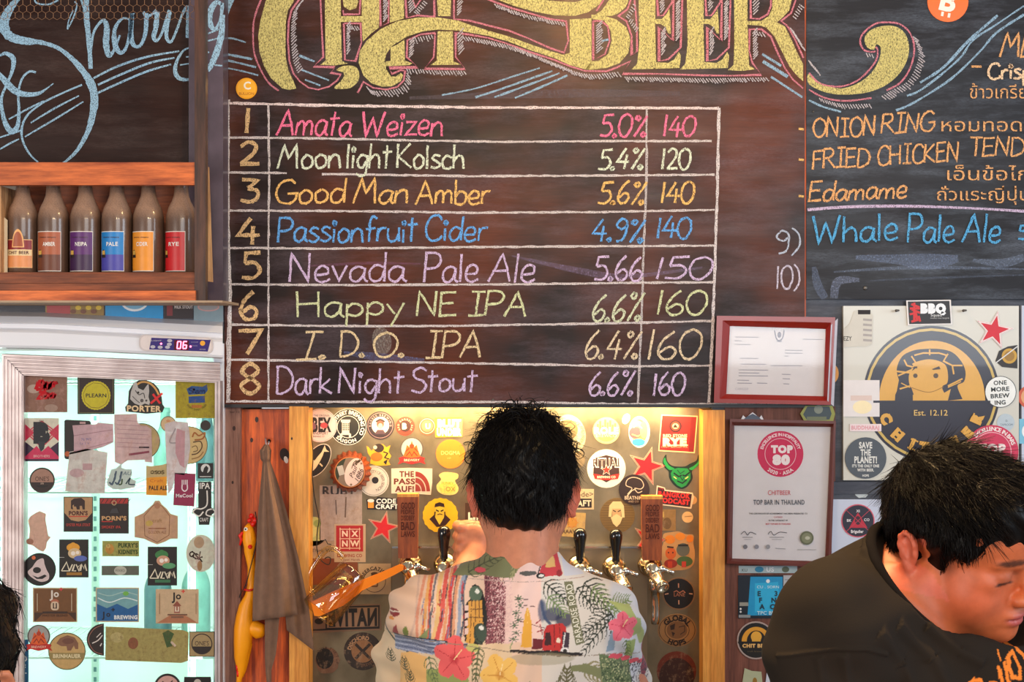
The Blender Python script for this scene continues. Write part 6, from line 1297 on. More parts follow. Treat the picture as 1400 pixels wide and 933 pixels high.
a = T('framed sticker lettered NATIVE in mirror writing'); a.poly([(424, 829), (520, 826), (522, 862), (424, 866)], (120, 92, 72)); a.poly([(426, 831), (519, 828), (519, 860), (426, 863)], (24, 16, 14)); a.poly([(447, 832), (517, 830.5), (517, 857), (447, 859)], (140, 108, 84)); a.poly([(428, 834), (445, 833), (445, 860), (428, 861)], (120, 90, 70)); a.text('NATIVE', 482.5, 844.5, 22, (24, 16, 14), 66, bold=.05, mirror=True, rot=1); a.disc(436, 850, 6, (30, 20, 16), 4); a.fin()
a = T('worn round sticker with a solid black middle low on the panel', 'vinyl_old'); a.poly(blob(431, 886, 464, 922, 2, .06), (120, 84, 62)); a.disc(444, 901, 12, (16, 10, 10), 14); a.arc('OVER THE TOP', 446, 902, 15.5, 60, 3.6, (50, 30, 22), span=170); a.fin()
a = T('dark round sticker with crossed paddles lettered DISCHORD', 'vinyl_old'); a.disc(496, 891, 26, (38, 24, 18)); a.disc(496, 891, 15.6, (140, 96, 60)); a.line([(486, 881), (506, 901)], 4, (40, 24, 16)); a.line([(506, 881), (486, 901)], 4, (40, 24, 16)); a.arc('DISCHORD', 496, 891, 18.6, 118, 5, (170, 130, 96), bold=.04, span=110); a.arc('BREWERY', 496, 891, 19, 300, 4, (120, 84, 60), inner=True); a.fin()
a = T('round yellow sticker with a bearded man in a dark cap'); a.poly([(602 + (24 + (.5 if k % 2 else -.5)) * math.cos(k * math.pi / 18), 705 + (23.5 + (.5 if k % 2 else -.5)) * math.sin(k * math.pi / 18)) for k in range(36)], (226, 182, 26))
a.poly([(587, 710), (595, 703), (602, 712), (608, 703), (616, 711), (608, 720), (597, 721)], (60, 30, 26)); a.poly([(594, 700), (595, 708), (601, 718), (607, 708), (608, 700), (607, 692), (596, 692)], (230, 196, 60)); a.poly([(594, 694), (595, 689), (601, 687), (607, 689), (608, 694), (601, 692.5)], (50, 28, 24)); a.line([(596, 697.5), (600, 699.5)], 1.6, (50, 28, 24)); a.line([(602.5, 699.5), (606.5, 697.5)], 1.6, (50, 28, 24)); a.line([(598, 704), (601.5, 703), (605, 704)], 1.2, (90, 50, 30)); a.line([(595, 700), (594, 707)], 1.6, (60, 34, 24)); a.line([(608, 700), (608.6, 707)], 1.6, (60, 34, 24)); a.fin()
a = T('dark sticker lettered LIME TIME beside the neck of the man'); a.rect(636, 688, 662, 722, (70, 44, 30)); a.text('LIM', 650, 706, 9, (250, 236, 206), 20, bold=.06); a.text('TIM', 650, 717, 9, (250, 236, 206), 19, bold=.06); a.fin()
a = T('grey metallic round badge beside the hair of the man', 'vinyl_old'); a.disc(779, 594, 21.5, (196, 182, 150), 27, rot=14); a.disc(776, 588, 14, (120, 104, 70)); a.arc('SAUVAGE AND FRIENDS', 780, 594, 17.5, 25, 4.4, (120, 104, 84), span=180); a.fin()
a = T('small grey brown round sticker low beside the hair'); a.disc(790, 629, 10, (130, 112, 84), 12); a.fin()
a = T('pale round sticker with a skyline lettered ROLE', 'vinyl_old'); a.disc(829, 589, 18.4, (216, 186, 130)); 
for k, hh in enumerate((8, 12, 6, 14, 10, 13, 7, 9)): a.rect(816 + k * 3.4, 588 - hh, 818.6 + k * 3.4, 590, (184, 140, 76), keep=True)
a.n += 1; a.half(829, 594, 13, (186, 140, 90), 180, 360, 10); a.text('ROLE', 829, 589, 8.4, (250, 236, 210), 33, bold=.06); a.text('BREWCO', 829, 596, 4.2, (240, 220, 190), 28); a.fin()
a = T('white oval sticker with a rainbow coloured head'); a.disc(874, 591, 14.6, (240, 234, 220), 21.6); 
for r_, c in ((12.4, (90, 170, 190)), (11, (220, 170, 90))): a.disc(874, 590, r_, c, r_ * 1.5)
a.disc(871, 582, 8, (232, 170, 140), 7); a.disc(869, 592, 9, (226, 90, 100), 8); a.disc(880, 588, 5, (110, 190, 120), 12); a.disc(873, 605, 9, (60, 150, 190), 5); a.line([(866, 585), (872, 580), (878, 586)], 1.2, (250, 240, 220)); a.line([(864, 594), (872, 597), (880, 592)], 1.4, (250, 226, 120)); a.fin()
a = T('small white oval sticker near the top of the panel'); a.disc(856, 573, 5, (246, 240, 230), 7.4, rot=-25); a.fin()
a = T('red square sticker lettered RED STONE RYE'); a.poly([(904, 567), (954, 569), (950, 620), (900, 617)], (236, 200, 150)); a.poly([(905.5, 568.5), (952.5, 570.3), (948.5, 618.3), (901.5, 615.5)], (198, 30, 22)); a.poly([(945, 570), (952.5, 570.3), (948.5, 618.3), (941, 618)], (120, 20, 18)); a.disc(923.5, 583, 8.6, (60, 20, 16)); a.disc(923.5, 583, 6.4, (140, 60, 40)); a.disc(923.5, 583, 4.4, (226, 190, 150), 3.8); a.poly([(920, 585), (923, 580), (927, 585)], (40, 26, 22)); a.text('RED STONE', 923, 596, 3.8, (250, 220, 180), 33, bold=.04); a.text('RYE', 922.5, 604.5, 9.6, (252, 232, 196), 33, bold=.08); a.text('CRAFT BREWED ALE', 922, 611.5, 2, (240, 180, 140), 36)
for xx in (907, 912.6, 918.8, 925.2, 929.6, 937.6): a.rect(xx - 1, 608.4, xx + 3, 609.6, (252, 232, 196), keep=True)
a.fin()
a = T('large white round sticker lettered RITUAL with a red star'); a.disc(829, 641, 26.4, (246, 232, 206)); a.poly([(812, 627), (829, 622.5), (846, 627), (847, 650), (829, 660), (811, 650)], (66, 40, 34)); a.text('RITUAL', 829, 633, 12, (250, 240, 226), 38, bold=.05); a.text('RITUAL', 829, 633, 10.4, (90, 70, 60), 36, bold=.01); a.star(829, 643, 8.4, (250, 236, 220)); a.star(829, 643, 7, (206, 50, 30)); a.poly([(811, 648), (818, 649), (829, 652), (840, 649), (847, 648), (845, 655), (829, 657), (813, 655)], (206, 44, 30)); a.text('BREWING CO', 829, 652.6, 3, (252, 226, 200), 25, bold=.03); a.fin()
a = T('dark brown round sticker with a white tree outline', off=2); a.disc(867, 670, 21, (46, 28, 22)); a.line(catmull([(858, 676), (864, 668), (856, 664), (858, 656), (866, 653), (876, 656), (880, 664), (876, 669), (868, 668), (872, 674), (878, 672)], 4), 1.1, (216, 190, 160)); a.line([(857, 679), (864, 671), (869, 669)], 1.3, (216, 190, 160)); a.text('BEATNIK', 866, 681, 4.6, (220, 196, 166), 24, bold=.02); a.text('AND CO', 866, 686, 2.6, (190, 160, 130), 14); a.fin()
a = T('green horned devil head sticker on the steel panel'); a.poly(catmull([(908, 625), (911, 622), (912, 630), (917, 636), (924, 638), (936, 638), (944, 634), (952, 630), (955, 622), (959, 625), (957, 634), (950, 641), (946, 645), (947, 654), (943, 662), (938, 667), (932, 669), (926, 667), (920, 662), (915, 654), (914, 645), (909, 640), (906, 632)], 4, True), (14, 40, 24))
a.poly(catmull([(909, 626), (911, 631), (915, 637), (922, 641), (916, 643), (910, 638), (907, 631)], 4, True), (32, 150, 70)); a.poly(catmull([(957, 626), (954, 632), (949, 637), (942, 641), (947, 643), (953, 638), (957, 632)], 4, True), (32, 150, 70))
a.poly([(920, 642), (927, 640), (940, 641), (944, 647), (944, 655), (938, 664), (932, 667), (926, 664), (919, 656), (917, 648)], (26, 140, 64)); a.line([(921, 647), (928, 652), (932, 650)], 2, (10, 30, 18)); a.line([(943, 646), (937, 651), (933, 650)], 2, (10, 30, 18)); a.line([(926, 658), (933, 661), (939, 656)], 1.8, (10, 30, 18)); a.line([(926, 643), (930, 648), (936, 644)], 1, (12, 60, 30)); a.line([(930, 652), (933, 657), (935, 653)], 1, (10, 40, 20)); a.line([(921, 652), (925, 655)], 1.4, (220, 220, 120)); a.line([(937, 655), (941, 652)], 1.4, (220, 220, 120)); a.fin()
a = T('red sticker lettered THE BANGKOK PODCAST', off=1); a.poly([(898, 664), (909, 667), (910, 670), (947, 674), (949, 680), (945, 696), (896, 690), (897, 676)], (236, 214, 186)); a.poly([(899.5, 666), (908, 668.4), (908.5, 671.5), (946, 676), (943.5, 694), (897.5, 688.4), (898.6, 676)], (52, 20, 22)); a.text('THE', 904, 668.6, 3, (200, 50, 40), 7, rot=-6); a.text('BANGKOK', 922, 677, 6.4, (216, 44, 34), 44, bold=.06, rot=-5); a.text('PODCAST', 922, 685.6, 6.4, (216, 44, 34), 42, bold=.06, rot=-5); a.fin()
a = T('small pale round sticker beside the podcast sticker'); a.disc(947, 684, 6, (206, 164, 110)); a.fin()
a = T('cream sticker lettered CODE CRAFT partly behind the ear'); a.rect(770, 669, 812, 697, (206, 178, 136)); a.text('Code>', 796, 676, 7.4, (60, 40, 26), 30); a.rect(772, 682, 809, 694.5, (40, 26, 20)); a.text('CRAFT', 792, 688.4, 7.6, (226, 206, 176), 32, bold=.04); a.fin()
a = T('olive round sticker with a pale knight and white beard'); a.disc(844, 705, 24, (120, 92, 46)); 
for k in range(-6, 7): a.line([(844 - math.sqrt(max(0, 23 ** 2 - (k * 3.4) ** 2)), 705 + k * 3.4), (844 + math.sqrt(max(0, 23 ** 2 - (k * 3.4) ** 2)), 705 + k * 3.4)], .7, (96, 72, 36), keep=True)
a.n += 1; a.poly([(832, 707), (833, 692), (838, 686), (849, 686), (853, 692), (854, 708), (850, 708), (849, 697), (837, 697), (836, 707)], (222, 196, 140)); a.rect(837, 696, 849, 706, (200, 160, 110)); a.line([(838, 698), (842, 700)], 1.4, (70, 44, 24)); a.line([(844.6, 700), (848.6, 698)], 1.4, (70, 44, 24)); a.poly([(835, 708), (843, 703), (851, 708), (848, 716), (843, 721), (838, 716)], (226, 196, 140)); a.fin()
a = T('mottled tan square sticker lettered PAART', 'vinyl_old'); a.poly([(765, 700), (801, 702), (799, 736), (763, 733)], (196, 160, 96)); a.disc(782, 715, 7, (214, 120, 40)); a.star(782, 715, 10, (206, 140, 50), 0, .5, 8); a.text('RAAV I', 780, 727, 5, (90, 56, 26), 22, bold=.03); a.fin()
a = T('faded grey square sticker right of the wooden tap handle', 'vinyl_old'); a.rect(896, 697, 924, 726, (150, 118, 70)); a.disc(912, 716, 6, (110, 84, 50), 8); a.rect(900, 700, 908, 708, (196, 164, 90)); a.fin()
a = T('small round cream pin sticker on the right of the panel'); a.disc(940, 707.5, 7.6, (222, 186, 130)); a.line([(936, 707), (946, 706)], .8, (140, 100, 60)); a.fin()
a = T('sticker of two cartoon beer drinkers, one orange and one grey'); a.poly(catmull([(907, 731), (918, 728), (928, 727), (938, 731), (948, 732), (948, 744), (950, 756), (948, 772), (938, 779), (922, 780), (908, 777), (904, 766), (904, 752), (907, 742)], 4, True), (196, 150, 96)); a.disc(916, 738, 7, (222, 130, 30), 6); a.disc(930, 734, 7, (226, 140, 30), 5); a.disc(943, 737, 5, (222, 130, 30)); a.disc(917, 757, 7.4, (204, 96, 34), 8); a.disc(934, 752, 9, (96, 100, 92), 9); a.disc(936, 768, 11, (70, 100, 54), 7); a.disc(917, 771, 9, (150, 40, 20), 6); a.rect(913, 768, 919, 777, (196, 60, 20)); a.rect(932, 768, 938, 776, (190, 60, 40)); a.line([(927, 746), (941, 746)], 2.6, (40, 36, 34)); a.line([(912, 748), (921, 749)], 2, (60, 30, 16)); a.disc(914, 756, 1, (20, 10, 10)); a.disc(920, 756, 1, (20, 10, 10)); a.fin()
a = T('black round sticker with a thin compass cross'); a.disc(928, 812, 22.4, (134, 100, 70)); a.disc(928, 812, 20.6, (18, 12, 12)); 
for p_ in ([(909, 813), (914, 812)], [(942, 812), (947, 812.6)], [(927.6, 798), (927.8, 804)], [(928, 821), (928.2, 827)]): a.line(p_, 1.5, (200, 150, 124))
a.line([(921, 810), (925, 808), (929, 811), (934, 808), (937, 811)], 1.2, (170, 110, 84)); a.text('LANE', 929, 813.4, 5, (170, 110, 84), 15); a.fin()
a = T('tan oval sticker lettered GLOBAL HOPS with a globe'); a.disc(925.6, 862, 26.6, (160, 118, 72), 22.4); a.ring(925.6, 862, 25, 24.2, (50, 30, 20), k=.84); a.ring(925.6, 862, 17, 16.2, (50, 30, 20), k=.86); a.disc(925.6, 862, 14, (120, 84, 50), 11.8); a.poly([(916, 856), (923, 853), (922, 861), (917, 862)], (46, 28, 18)); a.poly([(918, 864), (923, 866), (920, 871)], (46, 28, 18)); a.line([(928, 858), (936, 856), (936, 864), (930, 868)], 1, (50, 30, 18)); a.arc('GLOBAL', 925.6, 866, 20.5, 88, 7, (36, 22, 14), bold=.05, span=112); a.arc('HOPS', 925.6, 860, 20, 270, 6.6, (36, 22, 14), bold=.05, inner=True, span=72); a.fin()
a = T('dark rust brown disc low on the right of the panel', 'vinyl_old'); a.disc(925, 918, 27, (110, 38, 14)); a.disc(925, 926, 24, (56, 18, 8), 26); a.fin()
a = T('green round emblem sticker behind the right tap spout'); a.disc(859, 806, 15, (170, 140, 110), 14); a.disc(859, 806, 13.6, (34, 74, 54), 12.6); a.disc(855, 808, 8, (80, 46, 26), 7); a.arc('ROBUST', 859, 808, 10, 60, 3.4, (120, 180, 140)); a.poly([(848, 817), (872, 815), (870, 822), (872, 828), (850, 824)], (40, 26, 22)); a.fin()
# ================================================================== right side
GR = 'stickers on the logo sign and wall at the right'
plain('panel_cream', (206, 204, 194), .28, var=.05, sc=4, coat=.3)
plain('panel_white', (196, 204, 224), .35, var=.05, sc=4)
wb('wall_right', 'board_grey', (P(975, 0).x, 0.012, P(0, 1150).z), (P(1480, 0).x, 0.03, P(0, 409).z), label='blue grey painted boards behind the right hand signs')
wb('trim_batten', 'board_grey', (P(1136, 0).x, 0.0, P(0, 676).z), (P(1480, 0).x, 0.013, P(0, 659).z), label='grey batten under the logo sign')
sgn = slab('logo_sign', 1153, 418.5, 1393, 657, 0.0, .012, 'panel_cream', label='square cream sign with a large round gold and black beer logo', cat='sign')
NV = (44, 42, 56); GD = (222, 168, 74)
a = Art(-.0006); cx, cy = 1273.6, 539
a.disc(cx, cy, 93.2, NV, n=72); a.ring(cx, cy, 90, 86.4, (206, 176, 96)); a.disc(cx, cy, 86, NV, n=72)
a.poly([(1201.5, 548)] + [(cx + .8 + 72.6 * math.cos(t_), 548 - 82 * math.sin(t_)) for t_ in [math.pi - k * math.pi / 36 for k in range(37)]], GD)
a.poly([(cx - 50, 548)] + catmull([(1229, 520), (1226, 505), (1233, 488), (1247, 480), (1262, 477.5), (1285, 477.5), (1302, 482), (1314, 494), (1320, 508), (1318, 522), (1309, 528), (1316, 546)], 4) + [(1296, 548), (1300, 532), (1290, 538), (1262, 536), (1246, 530), (1252, 548)], NV)
a.poly([(1223.5, 548), (1224, 540), (1228, 531), (1236, 536), (1232, 548)], NV)
for q_ in ([(1226, 508), (1244, 510), (1252, 496), (1246, 487)], [(1236, 492), (1240, 500), (1248, 502)], [(1271, 478), (1271, 486)], [(1250, 486), (1262, 483), (1284, 483), (1294, 486)], [(1296, 484), (1290, 494), (1302, 500), (1304, 512)], [(1302, 500), (1316, 500)], [(1230, 532), (1244, 528)], [(1296, 528), (1316, 518)], [(1228, 514), (1246, 506)]): a.line(q_, 2.2, GD, keep=True)
a.n += 1
a.poly(catmull([(1247, 498), (1256, 494), (1270, 491.5), (1284, 494), (1293, 500), (1296, 512), (1295, 524), (1288, 530), (1294, 548), (1272, 549), (1251, 548), (1252, 536), (1244, 528), (1243, 512), (1252, 503)], 5, True), GD)
a.rect(1248, 540, 1296, 548, GD); a.line([(1246, 530), (1264, 536), (1276, 535.5), (1290, 529)], .9, (150, 104, 40), True); a.disc(1251.5, 514, 3, (80, 60, 40)); a.disc(1279.5, 514, 3.4, (80, 60, 40)); a.poly([(1274, 505), (1284, 501), (1286, 505), (1276, 506)], (60, 44, 40)); a.poly([(1246, 503), (1254, 501), (1254, 504)], (60, 44, 40))
a.line([(1244, 530), (1232, 524)], 1.4, GD); a.line([(1314, 522), (1296, 530)], 1.4, GD)
a.rect(1194, 548, 1354, 551, NV)
a.text('Est. 12.12', 1272.6, 564.6, 7.6, (222, 186, 110), 46, bold=.01)
for ch, an in (('C', 205), ('H', 228), ('I', 248), ('T', 262), ('B', 282), ('E', 299), ('E', 317), ('R', 336)):
    a.arc(ch, cx, cy + 6, 68, an, 13, GD, bold=.09, inner=True)
    t_ = math.radians(an)   # slab serifs
    for sg_ in (-1, 1):
        rr_ = 68 + sg_ * 6.2; px_, py_ = cx + rr_ * math.cos(t_), cy + 6 - rr_ * math.sin(t_); ux, uy = -math.sin(t_), -math.cos(t_)
        a.line([(px_ - ux * 5.4, py_ - uy * 5.4), (px_ + ux * 5.4, py_ + uy * 5.4)], 2.2, GD, keep=True)
a.build('logo_print', 'gloss', sgn, 0, label='round gold and black logo with a face, lettered CHIT BEER Est. 12.12')
for x in (1228, 1320): 
    b = MB(); b.tube([P(x, 425, 0), P(x + 1, 424.5, -.012), P(x - 3, 425, -.02)], [.0018, .0016, .003], 6); b.build('hook', 'steel_screw', sgn)
def U(lab, mat='vinyl', y=-.0012, name='sticker', cat='sticker'): return st(y, name, lab, mat, GR, .0007, cat)
a = U('black and red BBQ sticker on top edge of the logo sign', y=-.004); a.poly([(1239, 411), (1300, 410), (1302, 444), (1241, 445)], (236, 232, 232)); a.poly([(1241, 412.5), (1298, 411.6), (1300, 442.4), (1243, 443.4)], (30, 24, 28))
for q_ in ([(1246, 416), (1256, 420), (1248, 424), (1258, 428)], [(1244, 430), (1252, 428), (1254, 438), (1246, 440)], [(1250, 414), (1250, 440)], [(1244, 422), (1258, 422)], [(1256, 432), (1258, 440)]): a.line(q_, 3, (214, 30, 34))
a.text('BBQ', 1276, 422, 11, (240, 244, 250), 35, bold=.1); a.text('Squad', 1280, 431, 3.6, (240, 240, 240), 15); a.text('smoked meat bangkok', 1285, 435, 2, (200, 200, 200), 26); a.fin()
a = U('grey and white boot shaped paper at the top left of the logo sign', 'paper'); a.poly([(1153, 452), (1162, 442), (1168, 425), (1190, 425), (1194, 432), (1193, 470), (1186, 474), (1153, 475)], (214, 212, 204)); a.rect(1173, 424, 1190, 430, (50, 46, 50)); 
for k in range(5): a.line([(1180, 437 + k * 7), (1192, 438 + k * 7)], 3, (176, 172, 172), keep=True)
a.n += 1; a.text('EZY', 1159, 463, 6, (40, 40, 40), 11); a.fin()
a = U('white square sticker with a faint sunset on the logo sign', 'paper', -.0022); a.rect(1153, 520, 1202.5, 570, (232, 228, 230)); a.disc(1179, 557, 13, (250, 236, 196), 9); a.rect(1163, 541, 1192, 548, (226, 206, 200)); a.fin()
a = U('small pink strip sticker below the white square', y=-.0022); a.rect(1162, 580, 1205, 590, (240, 220, 224)); a.text('BUDDHARAJ', 1183, 585, 5, (226, 160, 170), 38, bold=.04); a.fin()
a = U('grey round sticker lettered SAVE THE PLANET', y=-.0022); a.disc(1183.5, 626.6, 28.4, (74, 82, 92))
for s_, y, h, w in (('SAVE', 609, 8, 18), ('THE', 619, 8, 14), ('PLANET!', 629, 8.6, 31), ("IT'S THE ONLY ONE", 637.4, 3.6, 37), ('WITH BEER.', 643, 3.6, 23), ('HOPS', 650.6, 3, 9)): a.text(s_, 1183.5, y, h, (226, 226, 222), w, bold=.04)
a.fin()
a = T('red star sticker with white outline on the logo sign', y=-.0014, grp=GR); a.star(1359, 452, 28, (240, 234, 232), 12); a.star(1359, 452, 26, (214, 90, 110), 12); a.star(1359, 452, 25, (240, 234, 232), 12); a.star(1359, 452, 21, (214, 24, 48), 12); a.fin()
a = U('dark round beer logo sticker cut by the sign edge'); a.poly([(1361, 494), (1366, 480), (1378, 474), (1391, 472), (1391, 504), (1370, 502)], (44, 38, 36)); a.disc(1380, 487, 10.4, (206, 160, 60)); a.disc(1380, 487, 7, (160, 120, 50)); a.line([(1362, 496), (1391, 474)], 1.4, (225, 225, 225)); a.fin()
a = U('white round sticker lettered ONE MORE BREWING', y=-.0024); a.disc(1368, 536, 21.6, (40, 40, 44)); a.disc(1368, 536, 20.8, (240, 242, 240))
for s_, y, w in (('ONE', 523.5, 18), ('MORE', 532.4, 25), ('BREW', 541.4, 26), ('ING', 550.6, 15)): a.text(s_, 1367.4, y, 5.6, (44, 50, 50), w, bold=.03, rot=3)
a.fin()
a = U('small pale blue round sticker below the white round one'); a.disc(1375, 578, 12, (186, 200, 210)); a.text('TAPROOM', 1376, 581, 3, (90, 110, 130), 17); a.text('o', 1376, 575, 4, (90, 110, 130)); a.fin()
a = U('crimson round award sticker behind the dark haired head', y=-.003); a.disc(1356, 618, 36.6, (206, 42, 84)); a.ring(1356, 618, 27, 26, (240, 180, 190)); a.arc('EXCELLENCE IN BARS', 1356, 618, 31.4, 78, 5.4, (246, 226, 226), bold=.03, span=120); a.text('TOP', 1356, 614, 12, (246, 226, 226), bold=.06); a.fin()
# things cut by the right edge
slab('sign_board', 1397, 418, 1480, 1150, 0.002, .012, 'panel_white', label='pale board at the far right edge with round stickers', cat='sign')
a = U('orange round sticker at the far right edge', y=.0012); a.disc(1408, 543, 16, (206, 90, 60)); a.disc(1408, 543, 12, (230, 170, 120)); a.fin()
a = U('blue white sticker at the far right edge below the orange one', y=.0012); a.rect(1393.5, 573, 1420, 607, (120, 190, 220)); a.disc(1408, 590, 11, (236, 240, 244)); a.fin()
slab('whiteboard', 1137, 683, 1396, 1150, 0.003, .012, 'panel_white', label='pale blue white panel below the grey batten', cat='whiteboard')
slab('metal_strip', 1137, 664, 1396, 682, 0.004, .012, 'board_grey', label='grey blue strip with a white splat under the batten', cat='sign')
a = U('white splat shaped sticker on the grey strip', y=.003); a.poly(blob(1168, 666, 1186, 681, 5, .25, 14), (196, 204, 206)); a.fin()
a = U('round navy sticker with a red triangle figure', y=.002); a.disc(1173, 712.5, 22.8, (214, 90, 110)); a.disc(1173, 712.5, 21.4, (34, 30, 50)); a.poly([(1161, 722), (1173, 701), (1186, 722)], (190, 30, 56)); a.disc(1173, 712, 4, (60, 20, 40), 6); a.line([(1156, 697), (1190, 728)], .8, (190, 60, 80)); a.line([(1190, 697), (1156, 728)], .8, (190, 60, 80)); 
for s_, x, y in (('XI', 1173, 699), ('BK', 1161, 712), ('CO', 1185, 711)): a.text(s_, x, y, 3.4, (225, 220, 225), bold=.03)
a.text('Brigadier', 1172, 727, 4, (236, 230, 234), 17, bold=.03); a.fin()
a = U('pink edged round sticker half hidden behind the shoulder', y=.002); a.disc(1161, 772, 21, (206, 90, 110)); a.disc(1161, 772, 16, (110, 60, 90)); a.text('ale', 1157, 756, 4, (240, 220, 220)); a.fin()
a = U('black letter i and round mark on the pale panel', y=.002, name='decal', cat='decal'); a.rect(1209, 710, 1213.5, 718, (60, 62, 76)); a.disc(1211, 706, 2.6, (60, 62, 76)); a.disc(1226, 712, 11, (90, 110, 140)); a.fin()
# ================================================================== people: bodies are grown from signed distance fields
class SDF:
    def __init__(s, lo, hi, h):
        s.lo = np.array(lo, float); s.h = h; s.n = np.ceil((np.array(hi) - s.lo) / h).astype(int) + 1
        s.a = np.full(s.n, .08, np.float32)
    def _win(s, lo, hi):
        i0 = np.clip(np.floor((np.array(lo) - s.lo) / s.h).astype(int), 0, s.n); i1 = np.clip(np.ceil((np.array(hi) - s.lo) / s.h).astype(int) + 1, 0, s.n)
        if (i1 <= i0).any(): return None
        ax = [s.lo[k] + s.h * np.arange(i0[k], i1[k], dtype=np.float32) for k in range(3)]
        return tuple(slice(a, b) for a, b in zip(i0, i1)), np.meshgrid(*ax, indexing='ij')
    def _mix(s, sl, d, k, sub):
        a = s.a[sl]; d = d.astype(np.float32)
        if sub:
            d = -d; h = np.clip(.5 + .5 * (d - a) / k, 0, 1) if k else (d > a)
            s.a[sl] = a + (d - a) * h + k * h * (1 - h)
        else:
            h = np.clip(.5 - .5 * (d - a) / k, 0, 1)
            s.a[sl] = a + (d - a) * h - k * h * (1 - h)
    def ell(s, c, r, k=.01, M=None, sub=False):
        """ellipsoid; M (4x4) maps a local frame with uniform scale to the world"""
        M = M or Matrix.Identity(4); sc = M.to_scale()[0]; w = M @ Vector(c); R = max(r) * sc + max(k, .005) + .012
        q = s._win([w[i] - R for i in range(3)], [w[i] + R for i in range(3)])
        if q is None: return s
        sl, (X, Y, Z) = q; I = M.inverted()
        l = [I[i][0] * X + I[i][1] * Y + I[i][2] * Z + I[i][3] - c[i] for i in range(3)]
        k0 = np.sqrt(sum((l[i] / r[i]) ** 2 for i in range(3))) + 1e-6; k1 = np.sqrt(sum((l[i] / r[i] ** 2) ** 2 for i in range(3))) + 1e-6
        s._mix(sl, k0 * (k0 - 1) / k1 * sc, k, sub); return s
    def cap(s, a, b, ra, rb=None, k=.01, M=None, sub=False):
        rb = ra if rb is None else rb
        if M is not None: sc = M.to_scale()[0]; a = M @ Vector(a); b = M @ Vector(b); ra *= sc; rb *= sc
        a = np.array(a, float); b = np.array(b, float); R = max(ra, rb) + max(k, .005) + .012
        q = s._win(np.minimum(a, b) - R, np.maximum(a, b) + R)
        if q is None: return s
        sl, (X, Y, Z) = q; d = b - a; t = np.clip(((X - a[0]) * d[0] + (Y - a[1]) * d[1] + (Z - a[2]) * d[2]) / max(1e-9, d @ d), 0, 1)
        dist = np.sqrt((X - a[0] - t * d[0]) ** 2 + (Y - a[1] - t * d[1]) ** 2 + (Z - a[2] - t * d[2]) ** 2) - (ra + (rb - ra) * t)
        s._mix(sl, dist, k, sub); return s
    def chain(s, pts, rs, k=.006, M=None):
        for i in range(len(pts) - 1): s.cap(pts[i], pts[i + 1], rs[i], rs[i + 1], k, M)
        return s
    def cyl(s, c, n, R, L):
        """cut away a straight-sided plug of radius R and length L that starts at c and runs along n"""
        c = np.array(c, float); n = np.array(n, float); q = s._win(c - R - L, c + R + L)
        sl, (X, Y, Z) = q; h = (X - c[0]) * n[0] + (Y - c[1]) * n[1] + (Z - c[2]) * n[2]
        r = np.sqrt(np.maximum(0, (X - c[0]) ** 2 + (Y - c[1]) ** 2 + (Z - c[2]) ** 2 - h ** 2)); s._mix(sl, np.maximum(np.maximum(-h, h - L), r - R), .003, True); return s
    def mesh(s, name, mat, parent, paint=None, base=(200, 140, 110), disp=None, sub=0, relax=0):
        g = openvdb.FloatGrid(); g.background = .08; g.copyFromArray(s.a); g.transform = openvdb.createLinearTransform(voxelSize=s.h)
        p, t, q = g.convertToPolygons(isovalue=0.0, adaptivity=0.0)
        p = p.astype(np.float64) + s.lo
        me = bpy.data.meshes.new(name); nf = [tuple(x) for x in q[:, ::-1]] + [tuple(x) for x in t[:, ::-1]]
        me.from_pydata([tuple(x) for x in p], [], nf)
        if sub:
            tmp = bpy.data.objects.new('tmp', me); COL.objects.link(tmp); md = tmp.modifiers.new('s', 'SUBSURF'); md.levels = sub; md.subdivision_type = 'CATMULL_CLARK'
            me2 = bpy.data.meshes.new_from_object(tmp.evaluated_get(bpy.context.evaluated_depsgraph_get())); bpy.data.objects.remove(tmp); me = me2; me.name = name
        n = len(me.vertices); co = np.empty(n * 3, np.float32); me.vertices.foreach_get('co', co); co = co.reshape(-1, 3).astype(float)
        if disp is not None:
            no = np.empty(n * 3, np.float32); me.vertex_normals.foreach_get('vector', no); co = co + no.reshape(-1, 3) * disp(co)[:, None]
        if paint is not None or base is not None:
            col = np.tile(np.array([*lin(base), 1.0]), (n, 1))
            if paint is not None: paint(co, col)
            at = me.color_attributes.new('Col', 'FLOAT_COLOR', 'POINT'); at.data.foreach_set('color', col.astype(np.float32).ravel())
        me.vertices.foreach_set('co', (co - wloc(parent)).astype(np.float32).ravel()); me.polygons.foreach_set('use_smooth', [True] * len(me.polygons)); me.update()
        return link(name, me, mat, parent)
def frame_m(origin, yaw, pitch, roll, sc):
    """local +x = where the face looks, +z up, -y the person's right"""
    return Matrix.Translation(origin) @ Matrix.Rotation(math.radians(yaw), 4, 'Z') @ Matrix.Rotation(math.radians(pitch), 4, 'Y') @ Matrix.Rotation(math.radians(roll), 4, 'X') @ Matrix.Scale(sc, 4)
